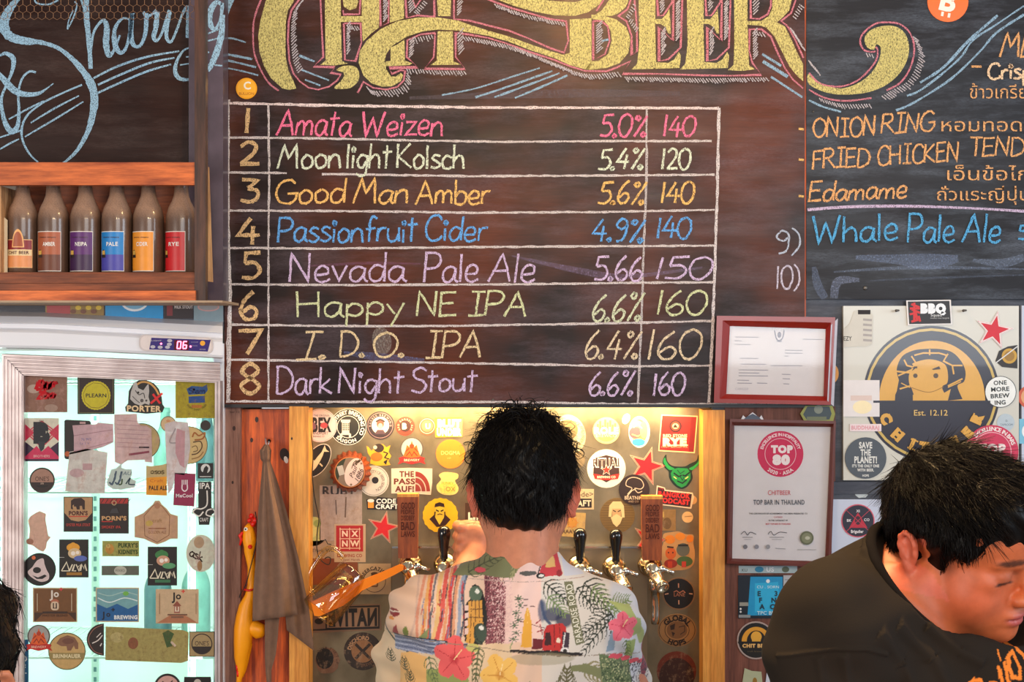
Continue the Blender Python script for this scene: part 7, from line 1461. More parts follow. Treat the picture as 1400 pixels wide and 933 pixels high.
def head(g, M, fat=1.0, ears=1.0, ex=0.0, ez=38):
    g.ell((-.012, 0, .03), (.098, .077, .080), .012, M); g.ell((.030, 0, .035), (.062, .064, .058), .02, M)
    g.ell((.028, 0, -.038), (.060, .058 * fat, .070), .02, M)
    for s_ in (-1, 1):
        g.cap((-.008, .056 * s_ * fat, -.042), (.066, .014 * s_, -.088), .018, .016, .02, M)
        g.ell((.046, .037 * s_ * fat, -.042), (.034, .027, .034), .016, M)                       # cheek
        g.ell((.052, .046 * s_, -.012), (.026, .014, .012), .012, M)                              # cheekbone
        g.ell((.094, .032 * s_, .001), (.018, .019, .011), .010, M, sub=True)                     # eye socket
        g.ell((.0705, .031 * s_, -.002), (.0155, .0165, .0135), .003, M)                          # closed lid over the eyeball
        g.cap((.0835, .017 * s_, .0165), (.072, .047 * s_, .016), .0062, .004, .010, M)           # brow ridge
    g.ell((.070, 0, -.062), (.028, .034, .026), .014, M)                                          # muzzle
    g.cap((.086, 0, .006), (.108, 0, -.030), .0065, .0098, .009, M); g.ell((.098, 0, -.033), (.014, .017, .009), .007, M)
    for s_ in (-1, 1): g.ell((.096, .0125 * s_, -.034), (.0105, .0068, .0078), .004, M); g.ell((.102, .0075 * s_, -.0415), (.0055, .0035, .004), .002, M, sub=True)
    g.ell((.0895, 0, -.0565), (.0125, .0235, .0058), .004, M); g.ell((.0885, 0, -.0675), (.0125, .0195, .0068), .004, M)
    g.cap((.101, 0, -.0618), (.092, .020, -.0625), .0016, .0012, .0015, M, sub=True); g.cap((.101, 0, -.0618), (.092, -.020, -.0625), .0016, .0012, .0015, M, sub=True)
    g.ell((.084, 0, -.077), (.012, .02, .003), .006, M, sub=True); g.ell((.076, 0, -.088), (.021, .023, .016), .012, M)
    for s_ in (-1, 1):
        E = M @ Matrix.Translation((-.010 + ex, .078 * s_, -.004)) @ Matrix.Rotation(math.radians(-12), 4, 'Y') @ Matrix.Rotation(math.radians(ez * s_), 4, 'Z') @ Matrix.Scale(ears, 4)
        g.ell((.0, .005 * s_, .0), (.0175, .0055, .0295), .006, E)
        pts = [(.010, .008 * s_, -.004), (.012, .010 * s_, .012), (.006, .012 * s_, .026), (-.006, .013 * s_, .030), (-.016, .013 * s_, .021), (-.0185, .012 * s_, .006), (-.014, .010 * s_, -.010), (-.006, .008 * s_, -.022), (.002, .007 * s_, -.028)]
        g.chain(pts, [.0030, .0034, .0038, .004, .0042, .0038, .0035, .0045, .0055], .003, E)
        g.ell((.001, .0135 * s_, .001), (.0085, .006, .015), .003, E, sub=True); g.chain([(-.009, .0105 * s_, .012), (-.009, .0105 * s_, -.004), (-.003, .0095 * s_, -.013)], [.0024, .0026, .0026], .003, E)
        g.ell((.013, .007 * s_, -.004), (.004, .0035, .006), .003, E)
def hair_shell(g, M, side=0.0, lift=0.0, ex=0.0):
    g.ell((-.016, 0, .036), (.106, .086, .086 + lift), .012, M)
    g.ell((-.05, 0, -.010), (.056, .060 - side, .06), .02, M)
    g.ell((.045, 0, .078), (.055, .068, .030 + lift), .02, M)
    for s_ in (-1, 1): g.ell((-.012, .066 * s_, .036), (.052, .017, .032), .012, M)
    g.ell((.128, 0, -.035), (.085, .10, .090), .006, M, sub=True)                                  # face
    for s_ in (-1, 1):
        g.ell((.062, .085 * s_, -.03), (.058, .030, .058), .006, M, sub=True)
        g.ell((-.004 + ex, .094 * s_, -.012), (.030, .027, .038), .004, M, sub=True)                    # round the ear
    for s_ in (-1, 1): g.ell((.095, .066 * s_, -.002), (.050, .040, .042), .006, M, sub=True)
    g.ell((-.02, 0, -.105), (.12, .09, .048), .01, M, sub=True)                                    # nape edge
_rs = np.random.RandomState(4)
def strands(name, parent, hairobj, M, count, length, r, flow, lift, mat='hair', sel=None, curl=0.0, seg=5, seed=1):
    rs = np.random.RandomState(seed); me = hairobj.data; n = len(me.vertices); co = np.empty(n * 3, np.float32); me.vertices.foreach_get('co', co); co = co.reshape(-1, 3)
    no = np.empty(n * 3, np.float32); me.vertex_normals.foreach_get('vector', no); no = no.reshape(-1, 3); off = wloc(parent)
    I = M.inverted(); idx = rs.permutation(n); q = MB(); made = 0
    for i in idx:
        if made >= count: break
        p = Vector(co[i]) + Vector(off); nn = Vector(no[i]); l = I @ p
        if sel and not sel(l): continue
        d = (M.to_3x3() @ Vector(flow(l))).normalized(); d = (d - nn * d.dot(nn)).normalized() + Vector(rs.normal(0, .22, 3)); d.normalize()
        L = length(l) * rs.uniform(.6, 1.25); up = lift(l) * rs.uniform(.4, 1.5); pts = []; a = rs.uniform(0, 6.28); c1 = nn.cross(d)
        cr = curl * rs.uniform(.4, 1.6)
        for k in range(seg + 1):
            t = k / seg
            pts.append(p - nn * .002 + d * L * t + nn * (up * math.sin(t * 2.2)) + (c1 * math.sin(a + t * 5) + nn * math.cos(a + t * 5) - c1 * math.sin(a) - nn * math.cos(a)) * cr)
        q.tube(pts, [r * (1 - .75 * k / seg) for k in range(seg + 1)], 3, cap=False); made += 1
    o = q.build(name, mat, parent); o['kind'] = 'stuff'; return o

m, t, b = nt('skin'); a_ = N(t, 'ShaderNodeAttribute'); a_.attribute_name = 'Col'; v = coords(t)
t.links.new(mix(t, 1.0, a_.outputs['Color'], ramp(t, noise(t, v, 60, 4), [(.3, (.86, .82, .8)), (.7, (1.05, 1.03, 1.02))]), 'MULTIPLY'), b.inputs['Base Color'])
setp(b, Roughness=.48, Subsurface_Weight=.12, Subsurface_Scale=.006); b.inputs['Subsurface Radius'].default_value = (1, .35, .2); bump(t, b, noise(t, v, 900, 3), .08, .0006)
plain('hair', (9, 6, 6), .42, var=.4, sc=90, spec=.17)
m, t, b = nt('shirt_print'); a_ = N(t, 'ShaderNodeAttribute'); a_.attribute_name = 'Col'; t.links.new(a_.outputs['Color'], b.inputs['Base Color']); setp(b, Roughness=.7, Sheen_Weight=.1)
bump(t, b, noise(t, coords(t), 9, 3), .25, .02)
m, t, b = nt('black_tee'); a_ = N(t, 'ShaderNodeAttribute'); a_.attribute_name = 'Col'; t.links.new(a_.outputs['Color'], b.inputs['Base Color']); setp(b, Roughness=.9, Specular_IOR_Level=.2)
bump(t, b, noise(t, coords(t), 500, 2), .2, .0006)
plain('collar_rib', (24, 20, 20), .95, sc=60, spec=.1); plain('denim', (40, 48, 66), .9, sc=60); plain('shoe', (24, 22, 22), .5); plain('grey_tee', (70, 70, 76), .9)
SK = (206, 132, 98)

class Ras:
    """a little colour canvas in picture units, used to dye cloth per vertex"""
    def __init__(s, x0, y0, x1, y1, bg, r=2):
        s.o = (x0, y0); s.r = r; s.a = np.ones((int((y1 - y0) * r), int((x1 - x0) * r), 3)) * np.array(lin(bg))
        s.Y, s.X = np.mgrid[0:s.a.shape[0], 0:s.a.shape[1]]; s.X = x0 + (s.X + .5) / r; s.Y = y0 + (s.Y + .5) / r
    def _sl(s, xs, ys, m=1):
        r = s.r; return (slice(max(0, int((min(ys) - s.o[1] - m) * r)), max(0, int((max(ys) - s.o[1] + m) * r) + 1)), slice(max(0, int((min(xs) - s.o[0] - m) * r)), max(0, int((max(xs) - s.o[0] + m) * r) + 1)))
    def poly(s, pts, c, al=1.0):
        sl = s._sl([p[0] for p in pts], [p[1] for p in pts]); X, Y = s.X[sl], s.Y[sl]
        if X.size == 0: return s
        ins = np.zeros(X.shape, bool)
        for (xa, ya), (xb, yb) in zip(pts, list(pts[1:]) + [pts[0]]):
            if ya == yb: continue
            ins ^= ((ya > Y) != (yb > Y)) & (X < (xb - xa) * (Y - ya) / (yb - ya) + xa)
        v = s.a[sl]; v[ins] = v[ins] * (1 - al) + np.array(lin(c)) * al; return s
    def ell(s, x, y, rx, ry, c, al=1.0, soft=0.0):
        m = soft * 3; sl = s._sl([x - rx, x + rx], [y - ry, y + ry], 1 + m); X, Y = s.X[sl], s.Y[sl]
        if X.size == 0: return s
        d = np.sqrt(((X - x) / rx) ** 2 + ((Y - y) / ry) ** 2); w = np.clip((1 - d) * max(rx, ry) / soft + .5, 0, 1) if soft else (d < 1) * 1.0
        w = (w * al)[..., None]; s.a[sl] = s.a[sl] * (1 - w) + np.array(lin(c)) * w; return s
    def line(s, pts, w, c, sm=False, al=1.0):
        if sm: pts = catmull(pts, 6)
        n = len(pts)
        for i in range(n - 1):
            (xa, ya), (xb, yb) = pts[i], pts[i + 1]; ww = (w[0] + (w[1] - w[0]) * i / max(1, n - 2)) if isinstance(w, tuple) else w
            sl = s._sl([xa, xb], [ya, yb], ww); X, Y = s.X[sl], s.Y[sl]
            if X.size == 0: continue
            dx, dy = xb - xa, yb - ya; t = np.clip(((X - xa) * dx + (Y - ya) * dy) / max(1e-6, dx * dx + dy * dy), 0, 1)
            ins = np.hypot(X - xa - t * dx, Y - ya - t * dy) < ww / 2; v = s.a[sl]; v[ins] = v[ins] * (1 - al) + np.array(lin(c)) * al
        return s
    def text(s, st_, x, y, h, c, w, rot):
        k = h / .69; X = 0; V = []; T_ = []
        for ch in st_:
            v, f, adv = glyph(ch, .02); n = len(V); V += [(p[0] + X, p[1]) for p in v]; T_ += [[i + n for i in q] for q in f]; X += adv
        fx = w / (X * k); r = math.radians(rot); W_ = [(x + (u - X / 2) * k * fx * math.cos(r) - (t * k - h / 2) * math.sin(r), y - ((u - X / 2) * k * fx * math.sin(r) + (t * k - h / 2) * math.cos(r))) for u, t in V]
        for q in T_: s.poly([W_[i] for i in q], c)
        return s
    def fleck(s, x0, y0, x1, y1, n, c, r=(.4, 1.0), bias=None, seed=0):
        rs = np.random.RandomState(seed)
        for _ in range(n):
            u = rs.uniform() ** (bias or 1); s.ell(x0 + (x1 - x0) * u, rs.uniform(y0, y1), *(rs.uniform(*r),) * 2, c)
        return s
    def at(s, px, py):
        i = np.clip(((py - s.o[1]) * s.r).astype(int), 0, s.a.shape[0] - 1); j = np.clip(((px - s.o[0]) * s.r).astype(int), 0, s.a.shape[1] - 1); return s.a[i, j]
def hibiscus(R, x, y, r, c, dk, rot=0):
    for k in range(5):
        a = math.radians(rot + 72 * k); cx, cy = x + .55 * r * math.cos(a), y - .55 * r * math.sin(a)
        pts = []
        for i in range(14): t = 2 * math.pi * i / 14; u, w = .52 * r * math.cos(t), .42 * r * math.sin(t) * (1 + .12 * math.sin(5 * t)); pts.append((cx + u * math.cos(a) + w * math.sin(a), cy - u * math.sin(a) + w * math.cos(a)))
        R.poly(pts, c); R.line([(x, y), (x + .9 * r * math.cos(a), y - .9 * r * math.sin(a))], .8, dk)
    R.ell(x, y, r * .22, r * .22, dk, .7, r * .15); R.line([(x, y), (x + r * .55 * math.cos(math.radians(rot + 36)), y - r * .55 * math.sin(math.radians(rot + 36)))], 1.2, (250, 220, 160))
def frond(R, x0, y0, x1, y1, n, L, c, w=1.3, bend=.4):
    for k in range(n):
        t = k / (n - 1); x, y = x0 + (x1 - x0) * t, y0 + (y1 - y0) * t; a = math.atan2(y1 - y0, x1 - x0); l = L * (1 - .55 * t)
        for sg_ in (-1, 1):
            b = a + sg_ * (1.05 - .3 * t); R.line([(x, y), (x + l * .55 * math.cos(b), y + l * .55 * math.sin(b)), (x + l * math.cos(b - sg_ * bend), y + l * math.sin(b - sg_ * bend))], (w * 1.4, w * .4), c, True)
    R.line([(x0, y0), (x1, y1)], w, c)

# ------------------------------------------------------------------ 1. the man at the taps, seen from behind
YB = -.52
def Q(px, py, y=YB): return tuple(P(px, py, y))
man = empty('person', (P(705, 0, YB).x, YB, 0), 'dark haired person in a floral tropical shirt seen from behind, reaching for the taps', 'person')
Mh = frame_m(Q(716, 676), 88, 6, 0, 1.0)
g = SDF((P(480, 0, YB).x, -.80, .86), (P(930, 0, YB).x, .04, 1.72), .0036)
head(g, Mh, 1.0, 1.08, 0, 52)
g.cap(Q(716, 690, -.53), Q(713, 800, -.56), .058, .064, .03)
g.cap(Q(620, 850, -.55), Q(810, 855, -.55), .055, .055, .03)
g.ell(Q(710, 900, -.53), (.15, .095, .17), .04); g.cap(Q(712, 930, -.53), (P(712, 0, YB).x, -.53, .95), .12, .13, .05)
# left arm up to the tap, right arm forward and down
hx, hy, hz = P(650, 0, YSP - .077).x, YSP - .077, P(0, 742, -.02).z
LW = Vector((hx - .018, hy - .062, hz - .052))
g.cap(Q(600, 850, -.55), Q(560, 905, -.40), .05, .042, .02); g.cap(Q(560, 905, -.40), LW, .042, .026, .02)
g.cap(LW, (hx - .004, hy - .034, hz - .02), .025, .024, .016)
g.ell((hx - .004, hy - .026, hz), (.035, .016, .042), .012)
for k, (dz, L_) in enumerate(((.033, .034), (.012, .037), (-.010, .036), (-.030, .030))):
    g.chain([(hx - .026, hy - .032, hz + dz), (hx - .036, hy - .004, hz + dz + .001), (hx - .018, hy + .021, hz + dz), (hx + .010, hy + .020, hz + dz - .001), (hx + .018, hy + .006, hz + dz - .002)], [.0105, .0105, .0095, .0085, .0075], .004)
    g.ell((hx - .030, hy - .034, hz + dz), (.009, .009, .009), .006)
g.chain([(hx + .016, hy - .036, hz - .030), (hx + .032, hy - .024, hz - .004), (hx + .029, hy - .004, hz + .020), (hx + .014, hy + .010, hz + .028)], [.014, .0125, .0105, .0085], .006)
RW = Vector(Q(850, 950, -.14)); g.cap(Q(820, 865, -.55), Q(862, 960, -.42), .05, .042, .02); g.cap(Q(862, 960, -.42), RW, .042, .026, .02)
g.ell(RW + Vector((0, .045, .0)), (.024, .045, .036), .012)
for k in range(4):
    z_ = RW.z + .028 - .019 * k; g.chain([(RW.x - .008, RW.y + .08, z_), (RW.x - .030, RW.y + .105, z_), (RW.x - .050, RW.y + .095, z_), (RW.x - .052, RW.y + .075, z_)], [.0098, .0092, .0085, .0078], .003)
g.chain([(RW.x - .012, RW.y + .04, RW.z + .02), (RW.x - .035, RW.y + .055, RW.z + .035), (RW.x - .045, RW.y + .075, RW.z + .034)], [.013, .011, .009], .004)
def pm(co, col):
    I = np.array(Mh.inverted()); l = co @ I[:3, :3].T + I[:3, 3]
    e = (np.abs(l[:, 1]) > .073) & (l[:, 2] > -.05) & (l[:, 2] < .04) & (np.abs(l[:, 0]) < .05); col[e, :3] = lin((214, 112, 84))
g.mesh('body', 'skin', man, pm, SK)
wl_ = MB(); d_ = (Vector((hx - .004, hy - .034, hz - .02)) - LW).normalized(); Mw = Matrix.Translation(LW + d_ * .002) @ d_.to_track_quat('Z', 'Y').to_matrix().to_4x4()
wl_.lathe([(.0275, -.007), (.0295, -.005), (.0295, .005), (.0275, .007)], Mw, 24, cap=False); wl_.build('wrist_band', 'wood_post', man, label='dark brown wrist band')
g = SDF((P(600, 0, YB).x, -.80, P(0, 780, YB).z), (P(830, 0, YB).x, -.30, 1.72), .0036); hair_shell(g, Mh, .008, .022)
def hd(co): return .0016 * np.sin(co[:, 0] * 260 + 3 * np.sin(co[:, 2] * 90)) + .0012 * np.sin(co[:, 2] * 150 + co[:, 0] * 70)
ho = g.mesh('hair', 'hair', man, None, None, hd)
strands('hair_strands', man, ho, Mh, 5200, lambda l: .030 + .03 * max(0, l.z) * 4, .0006, lambda l: (-.1 + l.x * 2, l.y * 6, -1.0 if l.z < .09 else -.3), lambda l: .0025 if l.z > 0 else .0005, sel=lambda l: l.z > -.035, seed=2)
strands('hair_curls', man, ho, Mh, 520, lambda l: .040, .0013, lambda l: (0, l.y * 8 + .3 * math.sin(l.y * 200), .6), lambda l: .020, sel=lambda l: l.z > .10 or (l.z > .055 and abs(l.y) > .074), curl=.010, seg=12, seed=5)
strands('hair_loops', man, ho, Mh, 190, lambda l: .034, .0015, lambda l: (0, l.y * 9 + .4 * math.sin(l.y * 160), .5), lambda l: .024, sel=lambda l: l.z > .112 or (l.z > .06 and abs(l.y) > .078), curl=.0125, seg=14, seed=21)

# the shirt and its print
R = Ras(490, 740, 920, 960, (232, 196, 172))
R.poly([(490, 740), (590, 740), (590, 872), (490, 872)], (226, 188, 160)); R.poly([(690, 740), (745, 740), (745, 872), (690, 872)], (242, 206, 196)); R.poly([(740, 740), (920, 740), (920, 960), (740, 960)], (222, 214, 206)); R.ell(868, 860, 40, 80, (196, 204, 222), .6, 14)
R.poly([(490, 872), (700, 872), (700, 960), (490, 960)], (226, 196, 160))
# brush stripes
for x, w, c in ((568, 3, (206, 170, 150)), (576, 4, (216, 140, 110)), (583, 5, (226, 160, 90)), (589, 4, (206, 80, 50)), (594, 3, (90, 96, 110)), (599, 6, (232, 186, 120)), (606, 6, (216, 84, 74)), (612, 4, (226, 150, 100)), (617, 5, (206, 50, 56)), (622, 4, (70, 60, 70)), (626, 4, (220, 150, 110)), (631, 5, (150, 160, 180)), (636, 3, (60, 76, 96))):
    rs = random.Random(x); R.line([(x + 4 + rs.uniform(-2, 2), 782 + rs.uniform(-4, 6)), (x + rs.uniform(-3, 3), 810), (x - 3 + rs.uniform(-3, 3), 845), (x - 7 + rs.uniform(-2, 2), 873)], w, c, True, .85)
for k in range(26):
    rs = random.Random(k + 50); x = rs.uniform(575, 638); y = rs.uniform(785, 865); R.line([(x, y), (x - 2, y + rs.uniform(8, 22))], rs.uniform(.8, 2), rs.choice([(40, 36, 44), (236, 200, 160), (110, 130, 160), (196, 40, 40)]), False, .8)
R.ell(537, 842, 8, 5, (140, 40, 40)); R.line([(530, 842), (544, 840)], 1.6, (236, 220, 200)); R.ell(533, 850, 4, 2, (220, 140, 60)); R.poly([(536, 862), (541, 857), (543, 872), (533, 873)], (160, 50, 50)); R.ell(554, 866, 4, 8, (120, 130, 60)); R.poly([(572, 872), (587, 858), (584, 872)], (130, 140, 90))
R.line([(520, 850), (524, 870), (536, 886), (560, 900)], 3, (56, 70, 60), True)
# sea rows and sand
R.poly([(536, 873), (640, 875), (640, 890), (585, 896), (536, 898)], (128, 136, 164))
for k in range(7): R.line([(536, 876 + 3.4 * k), (560, 873 + 3.6 * k), (590, 877 + 3 * k), (620, 874 + 2 * k)], 1.1, (70, 80, 110) if k % 2 else (190, 196, 214), True)
R.line([(536, 873), (580, 873), (640, 877)], 1.6, (40, 50, 64)); R.poly([(545, 902), (560, 896), (583, 900), (583, 960), (540, 960)], (232, 180, 110))
for sx_, sy_ in ((552, 910), (560, 926), (530, 905)): frond(R, sx_, sy_ + 14, sx_ - 2, sy_, 5, 13, (60, 64, 40), 1.2)
R.poly([(583, 915), (640, 905), (646, 960), (583, 960)], (150, 160, 90)); frond(R, 586, 900, 596, 930, 6, 16, (90, 110, 70), 1.2)
# woody wagon turned on its side
R.poly([(662, 786), (676, 783), (692, 800), (690, 872), (664, 876)], (150, 84, 92)); R.fleck(664, 786, 700, 874, 900, (230, 190, 186), (.4, .9), .6, 3); R.fleck(664, 786, 690, 874, 700, (90, 40, 50), (.4, .9), 1.6, 4)
R.poly([(645, 802), (650, 800), (655, 802), (660, 808), (664, 820), (666, 840), (665, 866), (660, 876), (646, 876), (636, 872), (634, 835), (638, 824), (644, 818)], (26, 24, 22)); R.ell(650, 812, 9, 10, (84, 104, 84)); R.ell(652.5, 808.6, 3, 3, (230, 230, 220)); R.poly([(641, 822), (659, 820), (661, 852), (648, 875), (638, 875)], (222, 160, 70))
for q in ([(645, 822), (643, 874)], [(650, 821), (650, 850)], [(655, 821), (656, 848)], [(641, 833), (659, 831)], [(640, 843), (660, 842)]): R.line(q, 1, (110, 70, 30))
for y_ in (828, 838, 848, 858): R.poly([(635.5, y_), (640.5, y_ - 1), (640.5, y_ + 6), (635.5, y_ + 7)], (232, 200, 190)); R.line([(635, y_), (635, y_ + 8)], 1.2, (120, 30, 30))
R.ell(657, 862, 9, 13, (60, 76, 62)); R.ell(658.6, 855, 3, 3, (232, 230, 222)); R.line([(648, 850), (652, 868), (660, 874)], 1, (20, 20, 20), True)
# collar
R.poly([(618, 790), (650, 752), (714, 756), (712, 775), (700, 790), (660, 788)], (120, 122, 84)); frond(R, 640, 785, 690, 760, 8, 18, (74, 78, 52), 1.2); frond(R, 712, 758, 700, 788, 6, 12, (160, 156, 110), 1.4); R.ell(722, 784, 12, 3, (90, 88, 84)); R.ell(656, 782, 8, 3, (206, 80, 90)); R.poly([(736, 790), (742, 770), (746, 760), (762, 758), (770, 788)], (200, 60, 70)); R.poly([(747, 766), (758, 765), (760, 778), (746, 778)], (226, 180, 110)); R.ell(739, 788, 6, 3.6, (30, 26, 26)); R.ell(740, 788, 3.6, 1.8, (230, 226, 220)); R.line([(736, 784), (744, 762)], 1.6, (40, 24, 26)); R.ell(765, 786, 4, 4, (150, 40, 50)); R.poly([(768, 760), (800, 790), (772, 790)], (206, 210, 224))
R.line([(640, 793), (740, 795), (800, 793)], .8, (190, 160, 150))
# palms, board and red van in the middle
for x_, y_ in ((709, 815), (711, 824), (706, 834), (709, 843), (703, 850), (706, 860), (702, 868)):
    for a_ in range(7): an = a_ * .9; R.line([(x_, y_), (x_ + 6 * math.cos(an), y_ + 4.5 * math.sin(an))], 1.1, (50, 66, 50) if a_ % 2 else (100, 120, 90))
R.line([(712, 816), (722, 817)], .8, (60, 40, 40)); R.line([(714, 824), (731, 827)], 1, (90, 50, 50)); R.line([(712, 845), (730, 850), (744, 854)], 1, (110, 50, 50)); R.line([(702, 868), (697, 880)], 1.4, (140, 150, 110))
R.poly([(721, 827), (724, 834), (727, 850), (727, 878), (712, 878), (715, 850), (718, 834)], (232, 170, 60)); R.line([(721, 829), (721, 877)], .6, (250, 210, 120)); R.poly([(728, 866), (742, 868), (740, 880), (727, 880)], (110, 24, 34)); hand_ = [((732, 848), (738, 844)), ((734, 858), (742, 856)), ((738, 850), (741, 862))]
for p_, q_ in hand_: R.line([p_, q_], 1.4, (160, 40, 50))
R.ell(756, 838, 14, 9, (60, 64, 92), .9, 4); R.ell(771, 846, 12, 10, (40, 44, 76), .9, 4); R.ell(741, 832, 6, 14, (70, 84, 116), .8, 4); R.line([(740, 820), (744, 840), (752, 850)], 4, (60, 76, 110), True, .7)
R.poly([(743, 858), (747, 851), (768, 850), (774, 856), (774, 884), (740, 882)], (196, 44, 44)); R.poly([(745, 860), (752, 860), (753, 876), (744, 876)], (60, 20, 24)); R.line([(757, 852), (757, 884)], .8, (110, 20, 24)); R.line([(764, 851), (766, 884)], .8, (110, 20, 24)); R.ell(762.6, 870.6, 3, 3, (240, 220, 200)); R.poly([(768, 860), (778, 862), (776, 884), (767, 884)], (60, 44, 60)); R.ell(771, 884, 6, 5, (230, 226, 226)); R.ell(771, 884, 3, 3, (40, 36, 40)); R.line([(772, 862), (768, 882)], 1.4, (226, 226, 226))
R.poly([(697, 881), (760, 883), (796, 888), (793, 892), (764, 890), (697, 885)], (34, 22, 24)); R.ell(740, 893, 44, 8, (150, 142, 110), .5, 5)
# fronds and lettered band
for (xa, ya, xb, yb_, n_, L_) in ((745, 797, 775, 822, 7, 20), (800, 800, 832, 834, 8, 26), (836, 838, 796, 866, 9, 24), (838, 842, 800, 884, 8, 22), (790, 806, 812, 832, 6, 20)): frond(R, xa, ya, xb, yb_, n_, L_, (46, 52, 40), 1.5, .25)
for (xa, ya, xb, yb_) in ((812, 806, 840, 836), (836, 830, 860, 826), (750, 815, 772, 838)): frond(R, xa, ya, xb, yb_, 7, 18, (120, 140, 90), 1.6, .2)
R.poly([(834, 868), (842, 850), (840, 890), (828, 892)], (140, 160, 180))
R.poly([(771, 797), (783, 797), (798, 876), (786, 878)], (118, 118, 88)); pass
R.poly([(832, 822), (862, 830), (884, 870), (890, 900), (878, 890), (866, 850), (846, 834)], (170, 180, 110)); R.poly([(866, 845), (878, 850), (880, 872), (866, 874)], (160, 170, 110)); R.poly([(858, 878), (872, 880), (866, 905), (856, 900)], (150, 166, 96)); frond(R, 856, 878, 862, 904, 6, 10, (90, 110, 60), 1)
hibiscus(R, 852, 858, 20, (240, 110, 130), (206, 50, 80), 20); hibiscus(R, 622, 896, 28, (236, 96, 96), (190, 36, 50), 15); R.ell(648, 880, 10, 5, (196, 190, 110)); frond(R, 655, 880, 650, 930, 9, 14, (90, 96, 60), 1.8); hibiscus(R, 684, 912, 25, (240, 190, 96), (200, 130, 40), 40); frond(R, 636, 930, 640, 960, 5, 16, (80, 90, 56), 1.6)
R.line([(520, 874), (640, 878), (700, 884), (800, 892), (850, 896), (880, 902)], .9, (150, 130, 110))
frond(R, 772, 940, 774, 908, 7, 22, (110, 104, 70), 2.2); frond(R, 800, 906, 826, 926, 6, 22, (150, 140, 96), 2.6); R.poly([(780, 903), (800, 902), (822, 912), (826, 930), (812, 920), (792, 912), (778, 910)], (134, 136, 92)); R.poly([(818, 892), (862, 905), (868, 960), (826, 960)], (104, 120, 80)); R.fleck(822, 896, 866, 955, 300, (60, 76, 48), (.5, 1.4), None, 8); R.fleck(822, 896, 866, 955, 200, (190, 190, 140), (.4, 1.0), None, 9)
for x_, y_, r_ in ((846, 900, 7), (857, 905, 7), (870, 912, 8), (882, 916, 7), (838, 898, 6)): R.ell(x_, y_, r_, r_ * .5, (226, 80, 96))
R.poly([(885, 895), (892, 880), (896, 930), (888, 960), (882, 930)], (150, 60, 80)); R.fleck(866, 915, 898, 955, 160, (60, 56, 70), (.5, 1.3), None, 10); frond(R, 726, 955, 722, 925, 5, 12, (120, 130, 90), 1.4)
g = SDF((P(480, 0, YB).x, -.82, .88), (P(930, 0, YB).x, -.20, P(0, 735, YB).z), .0032)
g.cap(Q(590, 838, -.55), Q(820, 852, -.55), .062, .062, .03); g.ell(Q(708, 925, -.54), (.196, .128, .19), .05); g.cap(Q(708, 950, -.54), (P(708, 0, YB).x, -.54, .93), .145, .15, .06)
g.cap(Q(690, 800, -.57), Q(600, 833, -.56), .044, .055, .03); g.cap(Q(735, 800, -.57), Q(818, 848, -.56), .044, .058, .03)
g.cap(Q(585, 845, -.54), Q(568, 915, -.42), .068, .064, .02); g.cap(Q(560, 905, -.44), Q(557, 935, -.38), .06, .058, .02); g.cap(Q(822, 862, -.54), Q(842, 940, -.42), .066, .064, .025)
g.cap(Q(714, 776, -.55), Q(712, 815, -.565), .066, .080, .02)
g.cap(Q(716, 690, -.525), Q(714, 775, -.535), .059, .060, .003, None, True); g.cap(Q(716, 775, -.50), Q(716, 800, -.48), .055, .05, .004, None, True)
for pp in (Q(560, 918, -.41),): g.cap(pp, Vector(pp) + Vector((-.02, .16, 0)), .046, .05, .004, None, True)
def pshirt(co, col):
    kk_ = depth_k(-.62) * S; px = co[:, 0] / kk_ + 700; py = 466.5 - (co[:, 2] - ZC) / kk_; col[:, :3] = R.at(px, py)
def dshirt(co):
    x, y, z = co.T; f = .0035 * np.sin(x * 34 + z * 22 + 2 * np.sin(z * 15)) + .002 * np.sin(x * 80 - z * 45 + 3 * np.sin(x * 22)); sl_ = np.clip((P(620, 0, YB).x - x) / .05, 0, 1) + np.clip((x - P(810, 0, YB).x) / .05, 0, 1)
    return f + sl_ * .004 * np.sin(z * 120 + x * 60 + y * 40)
SHIRT = g.mesh('shirt', 'shirt_print', man, pshirt, (230, 190, 160), dshirt, 1)
from mathutils.bvhtree import BVHTree
def drape(name, parent, cloth, yref, tris2d, col, mat='paper', lift=.0007):
    me = cloth.data; off = Vector(wloc(parent)); bt_ = BVHTree.FromPolygons([v.co + off for v in me.vertices], [tuple(p.vertices) for p in me.polygons])
    V, F = tris2d; kk_ = depth_k(yref) * S; q = MB(); q.col = lin(col); out = []
    for x, y in V:
        o_ = Vector(((x - 700) * kk_, -2.6, ZC + (466.5 - y) * kk_)); h_ = bt_.ray_cast(o_, Vector((0, 1, 0)))
        out.append((h_[0] + Vector((0, -lift, 0))) if h_[0] else o_ + Vector((0, 2, 0)))
    F = [f for f in F if max((out[i] - out[f[0]]).length for i in f) < .05]
    q.add(out, F); return q.build(name, mat, parent)
def text2d(st_, x, y, h, w, rot):
    k = h / .69; X = 0; V = []; F = []
    for ch in st_:
        v, f, adv = glyph(ch, .015); n = len(V); V += [(p[0] + X, p[1]) for p in v]; F += [tuple(i + n for i in q_) for q_ in f]; X += adv
    fx = w / (X * k); r = math.radians(rot)
    return [(x + (u - X / 2) * k * fx * math.cos(r) - (t * k - h / 2) * math.sin(r), y - ((u - X / 2) * k * fx * math.sin(r) + (t * k - h / 2) * math.cos(r))) for u, t in V], F
o = drape('shirt_lettering', man, SHIRT, -.62, text2d('PARADISE ROAD', 784.6, 837.5, 8.4, 76, 100.5), (232, 228, 210)); o['label'] = 'white printed words PARADISE ROAD'
